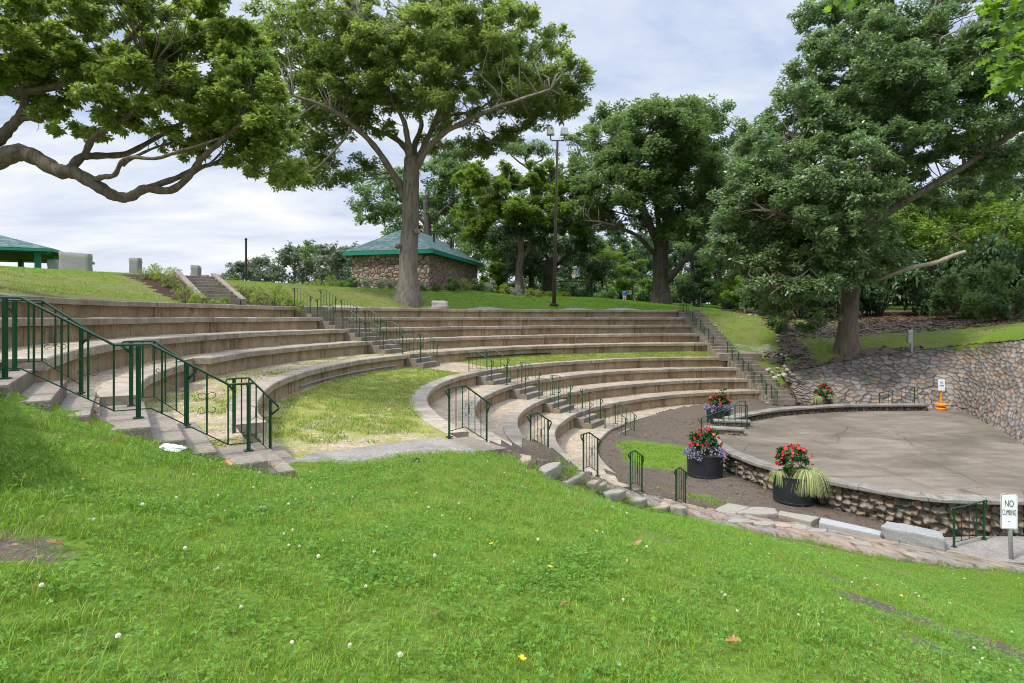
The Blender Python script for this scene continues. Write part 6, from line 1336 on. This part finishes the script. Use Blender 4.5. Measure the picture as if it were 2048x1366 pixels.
# ---------------------------------------------------------------- signs
def text_mb(txt, size, name, mat, parent, pos, rx, rz, ext=.0015, sx=1.0):
    cu = bpy.data.curves.new(name, 'FONT'); cu.body = txt; cu.size = size; cu.align_x = 'CENTER'; cu.align_y = 'CENTER'; cu.extrude = ext
    ob = bpy.data.objects.new(name, cu); COL.objects.link(ob); dg = bpy.context.evaluated_depsgraph_get(); me = bpy.data.meshes.new_from_object(ob.evaluated_get(dg)); bpy.data.objects.remove(ob)
    o = link(name, me, mat, parent); o.location = Vector(pos) - loc_of(parent); o.rotation_euler = (rx, 0, rz); o.scale = (sx, 1, 1); return o
def rrect(w, h, r, n=5):
    out = []
    for cx, cy, a0 in ((w / 2 - r, h / 2 - r, 0), (-w / 2 + r, h / 2 - r, 90), (-w / 2 + r, -h / 2 + r, 180), (w / 2 - r, -h / 2 + r, 270)):
        for i in range(n): a = R(a0 + 90 * i / (n - 1)); out.append((cx + r * math.cos(a), cy + r * math.sin(a)))
    return out
def panel(mb, c, poly, yaw, d0, d1, hole=None):
    ex = (math.cos(yaw), math.sin(yaw)); nn = (math.sin(yaw), -math.cos(yaw))
    f = lambda p, d: (c[0] + ex[0] * p[0] + nn[0] * d, c[1] + ex[1] * p[0] + nn[1] * d, c[2] + p[1])
    n = len(poly)
    if not hole: return mb.add([f(p, d0) for p in poly] + [f(p, d1) for p in poly], [tuple(range(n))[::-1], tuple(range(n, 2 * n))] + [(i, (i + 1) % n, n + (i + 1) % n, n + i) for i in range(n)])
    return mb.add([f(p, d1) for p in poly] + [f(p, d1) for p in hole] + [f(p, d0) for p in poly], [(i, (i + 1) % n, n + (i + 1) % n, n + i) for i in range(n)] + [(2 * n + i, 2 * n + (i + 1) % n, (i + 1) % n, i) for i in range(n)])
Y = 12.1; k = F / Y; c = at(2018, 1023, Y); yaw = -.16
q = at(2026, 1122, Y); q = (q[0], Y + .03, q[2]); t = thing('warning_sign', 'white no climbing sign on a grey steel post in the lawn', 'sign', q)
mb = MB(); mb.tube([(q[0], q[1], q[2] - .2), (c[0] + .02, Y + .03, c[2] + .2)], .04, 12); build('post', mb, M['galv'], t, smooth=True)
w, h = 30 / k, 70 / k; mb = MB(); panel(mb, c, rrect(w, h, .03), yaw, 0, .006); pn = build('sign_panel', mb, M['white'], t)
mb = MB(); panel(mb, c, rrect(w - .018, h - .018, .024), yaw, .0061, .0075, rrect(w - .030, h - .030, .02)); build('border', mb, M['ink'], pn)
fr = lambda z: (c[0] + math.sin(yaw) * .0078, c[1] - math.cos(yaw) * .0078, c[2] + z)
text_mb('NO', .192, 'lettering', M['ink'], pn, fr(.155), R(90), yaw, .0008, .56); text_mb('CLIMBING', .165, 'lettering', M['ink'], pn, fr(-.025), R(90), yaw, .0008, .335)
mb = MB(); panel(mb, (c[0], c[1], c[2] - .2), rrect(.03, .012, .004, 3), yaw, .0061, .0078); build('mark', mb, M['ink'], pn)
# the same sign on a weighted orange stand at the far end of the stage
Y = 26.6; k = F / Y; zb = SZ + .0; cx = at(1882, 0, Y)[0]; t = thing('warning_sign', 'white no climbing sign on an orange stand at the far corner of the stage', 'sign', (cx, Y, zb))
mb = MB(); mb.lathe((cx, Y, zb), [(0, 0), (.20, 0), (.22, .06), (.20, .11), (.13, .13), (.13, .17), (.24, .19), (.25, .26), (.2, .29), (0, .29)], 24); build('base', mb, M['orange'], t, smooth=False)
mb = MB(); mb.tube([(cx, Y, zb + .28), (cx, Y, zb + .95)], .045, 10); build('pole', mb, M['orange'], t)
c = (cx - .02, Y - .06, zb + 1.12); w, h = .31, .50; mb = MB(); panel(mb, c, rrect(w, h, .02), .05, 0, .01); pn = build('sign_panel', mb, M['white'], t); fr = lambda z: (c[0], c[1] - .014, c[2] + z)
text_mb('NO', .12, 'lettering', M['ink'], pn, fr(.10), R(90), .05, .0008, .7); text_mb('CLIMBING', .085, 'lettering', M['ink'], pn, fr(-.03), R(90), .05, .0008, .55)
# grey utility boxes on a post above the slope
b = onground(1831, 696, 29.6); b = (b[0], 29.9, EYE - 1.55); t = thing('utility_post', 'grey post with small electrical boxes on the grass above the stone slope', 'utility post', b)
mb = MB(); mb.bar((b[0], b[1], b[2] - .2), (b[0], b[1], b[2] + .95), .09); build('post', mb, M['galv'], t)
for z in (.78, .55, .33): mb = MB(); mb.box((b[0] - .13, b[1] - .02, b[2] + z), (.16, .14, .20)); build('electrical_box', mb, M['galv'], t, .015)
# conduit along the foot of the fifth bench
th = np.linspace(186, 163, 40); mb = MB(); mb.tube([pol(RAD(5, a) - .02 + OV, a, EYE - 1.99 + .10) for a in th], .028, 6); o = build('conduit', mb, M['galv'], None, origin=pol(RAD(5, 175), 175, EYE - 1.95)); tag(o, 'thin grey conduit along the foot of the fifth bench wall', 'pipe')
th = np.linspace(147, 128, 30); mb = MB(); mb.tube([pol(RAD(5, a) - .02 + OV, a, EYE - 1.99 + .10) for a in th], .028, 6); o = build('conduit', mb, M['black'], None, origin=pol(RAD(5, 138), 138, EYE - 1.95)); tag(o, 'dark conduit along the far wall behind the grassy walkway', 'pipe')
# crumpled bag
q = lawn_px(346, 908); bm = bmesh.new(); bmesh.ops.create_icosphere(bm, subdivisions=4, radius=1); P = np.array([v.co for v in bm.verts]); h = .45 * snoise(P, .5, 1) + .45 * np.abs(snoise(P, .22, 2))
for v, a in zip(bm.verts, h): v.co = Vector((v.co.x * .10, v.co.y * .045, max(-.4, v.co.z) * .03)) * (1 + float(a))
me = bpy.data.meshes.new('plastic_bag'); bm.to_mesh(me); bm.free(); o = link('plastic_bag', me, M['plasticbag']); o.location = (q[0], q[1], q[2] + .055); o.rotation_euler = (.25, .1, .1); tag(o, 'crumpled white plastic bag lying on the lawn below the steps', 'plastic bag')
# stones of the gully beside the right stairs
g = np.random.default_rng(91); lumps = []
for s in range(3):
    bm = bmesh.new(); bmesh.ops.create_icosphere(bm, subdivisions=3, radius=1); P = np.array([v.co for v in bm.verts]); h = .30 * np.round(snoise(P + s, .9, 1) * 2) / 2 + .12 * snoise(P + s, .3, 2)
    for v, a in zip(bm.verts, h): v.co *= 1 + float(a)
    me = bpy.data.meshes.new('gully_stone'); bm.to_mesh(me); bm.free(); me.materials.append(M['boulder']); lumps.append(me)
spots = [(1483, 664, 38), (1500, 647, 39), (1512, 647, 39), (1545, 650, 38), (1553, 660, 37), (1560, 672, 36), (1555, 688, 35), (1556, 692, 34.5), (1563, 707, 33.2), (1574, 716, 32.6), (1572, 712, 33), (1570, 730, 31.8), (1556, 735, 31.5), (1545, 743, 31), (1580, 742, 31), (1568, 746, 30.8), (1558, 748, 30.6), (1540, 735, 31.4), (1587, 748, 30.4), (1550, 752, 30.5), (1535, 737, 31.8), (1430, 655, 37), (1445, 670, 36), (1575, 737, 31.4)]
for k, (x, y, Y) in enumerate(spots):
    p = at(x, y, Y); o = bpy.data.objects.new('gully_stone', lumps[k % 3]); COL.objects.link(o); s = g.uniform(.05, .12); o.scale = (s * 1.3, s, s * .7); o.location = (p[0], Y, max(gz(p[0], Y), EYE - (y - YH) * Y / F - .1) + .03); o.rotation_euler = (g.normal() * .3, g.normal() * .3, g.uniform(0, 6.3)); tag(o, 'pale grey stone lying in the dry gully beside the right stairs', 'stone', 'stones in the gully')

# ---------------------------------------------------------------- planters
def petals(C, size, g, k=5):
    V = []; Fq = []; T = []
    for c in C:
        n = g.normal(size=3) * .5 + np.array([0, -.6, .45]); n /= np.linalg.norm(n); a = np.cross(n, [.2, .1, 1]); a /= np.linalg.norm(a); b = np.cross(n, a); tn = g.random()
        for j in range(k):
            f = 6.283 * j / k; d = a * math.cos(f) + b * math.sin(f); s = np.cross(n, d); o = len(V); L = size * g.uniform(.6, 1.35)
            V += [c, c + d * L * .6 + s * L * .42 + n * L * .25, c + d * L + n * L * .12, c + d * L * .6 - s * L * .42 + n * L * .25]; Fq.append((o, o + 1, o + 2, o + 3)); T += [tn] * 4
    return V, Fq, T
def planter(label, c, r, h, kind, seed, stakes=False, grass_at=(), taper=.97):
    g = np.random.default_rng(seed); t = thing('flower_planter', label, 'planter', c, 'round black flower planters by the stage')
    mb = MB(); mb.lathe(c, [(0, .01), (r * taper - .02, .0), (r * taper, .02), (r * taper + .004, .06), (r * taper, .07), (r * .99, h - .05), (r, h - .045), (r + .006, h), (r - .03, h + .002), (r - .035, h - .08), (0, h - .08)], 48); build('pot', mb, M['blackplastic'], t, smooth=False)
    mb = MB(); mb.lathe(c, [(r - .036, h - .07), (r * .5, h - .03), (0, h - .01)], 24); build('soil', mb, M['soil'], t)
    c = np.array(c); K = clumps([(c[0], c[1], c[2] + h + .30, .40, .38, .30), (c[0] + .16, c[1], c[2] + h + .50, .26, .24, .22), (c[0] - .18, c[1], c[2] + h + .42, .24, .24, .22)], 90, g, .07, .14)
    mb = MB()
    for k in range(16):
        a = k * 2.4; q = K[(k * 7) % len(K)]; mb.tube([c + [.1 * math.cos(a), .1 * math.sin(a), h - .05], c + [.2 * math.cos(a), .2 * math.sin(a), h + .2], q[:3]], [.010, .008, .004], 5)
    build('stems', mb, M['leaf_flower'], t); crown_mesh('foliage', K, 2300, .085, M['leaf_flower'], t, g, .9)
    v = g.normal(size=(40, 3)); v /= np.linalg.norm(v, axis=1, keepdims=True); v[:, 2] = np.abs(v[:, 2]) * .9; v[:, 1] -= .25
    C = c + [0, 0, h + .24] + v * [.47, .44, .58]; C = C[:30]
    V, Fq, T = petals(C, .052, g); npmesh('blossoms', V, Fq, M['red'], t, {'tint': T})
    if kind == 'purple':
        a = g.uniform(0, 6.283, 520); rr = r * (.72 + .5 * g.random(520) ** .7); z = h + .12 - .42 * np.maximum(0, rr / r - .85) + g.normal(size=520) * .06; gap = (np.abs(np.sin(a - 3.0)) > .0)
        C = c + np.c_[rr * np.cos(a), rr * np.sin(a), z]; C = C[(np.sin(a) > -.55) | (rr < r * .95) | (np.abs(np.cos(a)) > .45)]
        V, Fq = leafcloud(C, .06, g); npmesh('trailing_leaves', V, Fq, M['leaf_silver'], t, {'tint': np.repeat(g.random(len(C)) * .5, 4)})
        V, Fq, T = petals(C[::2] + [0, -.01, .02], .030, g); npmesh('trailing_flowers', V, Fq, M['purple'], t, {'tint': T})
        V, Fq, T = petals(C[:4] + [0, -.05, .12], .05, g); npmesh('pink_blossoms', V, Fq, M['pink'], t, {'tint': T})
    if stakes:
        for (x, y) in ((-.24, -.02), (.16, .05)): mb = MB(); mb.tube([c + [x, y, h - .1], c + [x, y, h + 1.02]], .011, 6); build('stake', mb, M['stake'], t)
        K2 = clumps([(c[0] + .17, c[1], c[2] + h + .75, .10, .10, .28)], 300, g, .04, .08); crown_mesh('climbing_shoot', K2, 260, .08, M['leaf_flower'], t, g, .9)
    for (gx, gy, L, n) in grass_at:
        V = []; Fq = []; T = []
        for i in range(n):
            a = g.uniform(0, 6.283); l = L * g.uniform(.65, 1.1); d = np.array([math.cos(a), math.sin(a), 0]); s = np.array([-d[1], d[0], 0]) * .006; b = c + [gx, gy, h - .03] + d * .05 * g.random(); tn = g.random(); pts = []; reach = g.uniform(.38, .78)
            for f in np.linspace(0, 1, 7): pts.append(b + d * l * reach * f ** .8 + np.array([0, 0, l * (1.5 * f - 1.95 * f * f) * (.75 + .5 * (1 - reach))]))
            o = len(V)
            for j, p in enumerate(pts): wv = s * (1 - .8 * (j / 6) ** 2); V += [p - wv, p + wv]; T += [tn, tn]
            for j in range(6): Fq.append((o + 2 * j, o + 2 * j + 1, o + 2 * j + 3, o + 2 * j + 2))
        npmesh('trailing_grass', V, Fq, M['varieg'], t, {'tint': T})
    return t
p = plan(1410, 949, 4.75); planter('black planter with mauve trailing flowers and two tall stakes, standing nearest the dirt floor middle', (p[0], p[1], gz(p[0], p[1])), .53, .66, 'purple', 1, True)
bpy.data.objects['flower_planter']['label'] = 'black planter with red blooms, mauve edging and two stakes before the stage wall'
p = plan(1587, 1000, 4.76); planter('black planter with red blooms and a big tuft of straw coloured grass', (p[0], p[1], gz(p[0], p[1])), .52, .70, 'grass', 2, False, ((.26, -.26, .80, 900), (-.40, -.08, .48, 170)), .95)
p = at(1437, 838, 25.6); planter('staked planter with red blooms behind the stage step railing', (p[0], p[1], gz(p[0], p[1])), .50, .55, 'purple', 3, True)
p = at(1646, 812, 27.4); t = planter('farthest planter, straw coloured grass and red blooms before the stone slope', (p[0], p[1], gz(p[0], p[1])), .50, .36, 'grass', 4, False, ((-.36, -.2, .60, 260), (.40, -.15, .55, 200))); t.scale = (.85, .85, .85)

# ---------------------------------------------------------------- the man on the far lawn, seen from behind
def skin_mesh(name, verts, edges, radii, mat, parent, root=0, sub=2):
    me = bpy.data.meshes.new(name); off = loc_of(parent); me.from_pydata([tuple(Vector(v) - off) for v in verts], edges, []); o = link(name, me, None, parent)
    sk = o.modifiers.new('skin', 'SKIN'); 
    for i, r in enumerate(radii): me.skin_vertices[0].data[i].radius = (r, r) if not hasattr(r, '__len__') else r; me.skin_vertices[0].data[i].use_root = (i == root)
    o.modifiers.new('sub', 'SUBSURF').levels = sub; o.modifiers['sub'].render_levels = sub
    dg = bpy.context.evaluated_depsgraph_get(); m2 = bpy.data.meshes.new_from_object(o.evaluated_get(dg)); o.modifiers.clear(); o.data = m2; m2.materials.clear(); m2.materials.append(mat); m2.shade_smooth(); o.data.name = name; return o
b = onground(1249, 607, 76.5); bx, by, bz = b; t = thing('person', 'man in a blue shirt and khaki trousers walking away on the far lawn', 'person', b)
P_ = lambda x, y, z: (bx + x, by + y, bz + z)
V = [P_(0, 0, .95), P_(0, 0, 1.12), P_(0, 0, 1.30), P_(0, .01, 1.47), P_(0, .01, 1.56), P_(0, .015, 1.64), P_(0, .02, 1.72), P_(-.10, .0, .90), P_(-.11, .08, .50), P_(-.11, .02, .09), P_(-.11, .15, .04), P_(.10, 0, .90), P_(.11, -.05, .50), P_(.11, -.16, .12), P_(.12, -.05, .04), P_(-.19, 0, 1.42), P_(-.25, -.03, 1.14), P_(-.24, .07, .92), P_(-.235, .09, .84), P_(.19, 0, 1.42), P_(.25, .02, 1.14), P_(.24, -.02, .92), P_(.235, -.02, .84)]
Ed = [(0, 1), (1, 2), (2, 3), (3, 4), (4, 5), (5, 6), (0, 7), (7, 8), (8, 9), (9, 10), (0, 11), (11, 12), (12, 13), (13, 14), (3, 15), (15, 16), (16, 17), (17, 18), (3, 19), (19, 20), (20, 21), (21, 22)]
rad = [(.15, .11), (.14, .10), (.165, .11), (.12, .09), .055, (.075, .09), (.06, .075), (.095, .095), .065, .04, .035, (.095, .095), .065, .04, .035, .06, .045, .032, .035, .06, .045, .032, .035]
body = skin_mesh('body', V, Ed, rad, M['skin'], t)
for sx, wy in ((-.235, .09), (.235, -.02)):
    for k in range(5):
        f = (k - 2) * .018; l = (.055, .075, .08, .072, .05)[k]
        a = P_(sx, wy + f, .83); q = P_(sx + (.012 if k else .02), wy + f * (1.1 if k else 1.9), .83 - l * .55); e = P_(sx * .97, wy + f, .83 - l); mb = MB(); mb.tube([a, q, e], [.010, .009, .007], 6); build('finger', mb, M['skin'], body, smooth=True)
skin_mesh('shirt', [P_(0, 0, .93), P_(0, 0, 1.12), P_(0, 0, 1.30), P_(0, .005, 1.46), P_(0, .01, 1.515), P_(-.20, 0, 1.42), P_(-.245, -.025, 1.20), P_(.20, 0, 1.42), P_(.245, .015, 1.20)], [(0, 1), (1, 2), (2, 3), (3, 4), (3, 5), (5, 6), (3, 7), (7, 8)], [(.185, .14), (.175, .13), (.195, .135), (.14, .11), .07, .085, .075, .085, .075], M['shirt'], t)
skin_mesh('trousers', [P_(0, 0, .97), P_(0, 0, .90), P_(-.10, .01, .84), P_(-.11, .085, .50), P_(-.11, .03, .10), P_(.10, 0, .84), P_(.11, -.045, .50), P_(.11, -.15, .14)], [(0, 1), (1, 2), (2, 3), (3, 4), (1, 5), (5, 6), (6, 7)], [(.17, .13), (.17, .13), .115, .088, .075, .115, .088, .075], M['khaki'], t)
skin_mesh('hair', [P_(0, .0, 1.66), P_(0, -.01, 1.73), P_(0, .0, 1.775)], [(0, 1), (1, 2)], [(.085, .095), (.085, .1), .05], M['hair'], t)

# ---------------------------------------------------------------- daylight under a bright broken overcast, camera
SUN_EL, SUN_AZ = R(52), R(-62)      # from the left, a little behind the photographer's shoulder
w = bpy.data.worlds.new('World'); SC.world = w; w.use_nodes = True
t = NT.__new__(NT); t.t = w.node_tree; t.t.nodes.clear(); out = t.t.nodes.new('ShaderNodeOutputWorld')
sky = t.n('ShaderNodeTexSky', {'sky_type': 'NISHITA', 'sun_disc': False, 'sun_elevation': SUN_EL, 'sun_rotation': R(242), 'air_density': 1.2, 'dust_density': 1.5, 'ozone_density': 1.2})
dirv = t.n('ShaderNodeTexCoord').outputs['Generated']
sep = t.n('ShaderNodeSeparateXYZ', None, {0: dirv}); zc = t.math('MAXIMUM', sep.outputs[2], 0.0)
den = t.math('ADD', zc, .16)
cv = t.n('ShaderNodeCombineXYZ', None, {0: t.math('DIVIDE', sep.outputs[0], den), 1: t.math('DIVIDE', sep.outputs[1], den), 2: 0.0}).outputs[0]
n1 = t.noise(t.scale(cv, (.6, 1.1, 1)), 1.0, 9, .6, .9); n2 = t.noise(t.scale(cv, (1.1, 2.4, 1)), 1.3, 8, .6, .5)
cl = t.math('ADD', t.math('MULTIPLY', n1, .65), t.math('MULTIPLY', n2, .35))
sunny = t.mix(1.0, sky.outputs[0], (.085, .085, .085), 'MULTIPLY')
ov = t.math('ADD', .65, t.math('MULTIPLY', t.ramp(zc, (.50, 0.0), (.85, 1.0)), 1.9))
cloud = t.ramp(cl, (.35, (.46, .58, .88)), (.46, (.66, .78, 1.03)), (.56, (.92, .99, 1.10)), (.68, (1.22, 1.22, 1.22)))
cloud = t.mix(1.0, cloud, t.n('ShaderNodeCombineColor', None, {0: ov, 1: ov, 2: ov}).outputs[0], 'MULTIPLY')
low = t.ramp(zc, (0.0, 1.0), (.30, 0.0))
cloud = t.mix(t.math('MULTIPLY', low, .55), cloud, (.86, .85, .82))
col = t.mix(t.ramp(cl, (.22, .55), (.48, 1.0)), sunny, cloud)
bg = t.n('ShaderNodeBackground', None, {0: col, 1: 1.0})
t.t.links.new(bg.outputs[0], out.inputs[0])
sun = bpy.data.lights.new('sun', 'SUN'); sun.energy = 3.3; sun.angle = R(7); sun.color = (1, .955, .88)
so = bpy.data.objects.new('sun', sun); COL.objects.link(so)
sd = Vector((math.sin(SUN_AZ) * math.cos(SUN_EL), -math.cos(SUN_AZ) * math.cos(SUN_EL), math.sin(SUN_EL)))
so.rotation_euler = sd.to_track_quat('Z', 'Y').to_euler(); so.location = (0, 0, 60)
cam = bpy.data.cameras.new('camera'); co = bpy.data.objects.new('camera', cam); COL.objects.link(co)
cam.sensor_width = 36; cam.lens = F / 2048 * 36; cam.shift_y = -(683 - YH) / 2048; cam.clip_end = 3000; cam.clip_start = .05
co.location = (0, 0, EYE); co.rotation_euler = (R(90), 0, 0); SC.camera = co
SC.render.resolution_x = 1024; SC.render.resolution_y = 683
vs = SC.view_settings; vs.view_transform = 'Standard'; vs.look = 'None'; vs.gamma = 1; vs.use_curve_mapping = False; vs.exposure = 0.42
SC.cycles.max_bounces = 6; SC.cycles.diffuse_bounces = 3; SC.cycles.glossy_bounces = 2; SC.cycles.transmission_bounces = 4; SC.cycles.transparent_max_bounces = 6
SC.cycles.use_denoising = True; SC.cycles.denoising_input_passes = 'RGB_ALBEDO_NORMAL'; SC.cycles.denoising_prefilter = 'ACCURATE'; SC.cycles.filter_width = 1.0
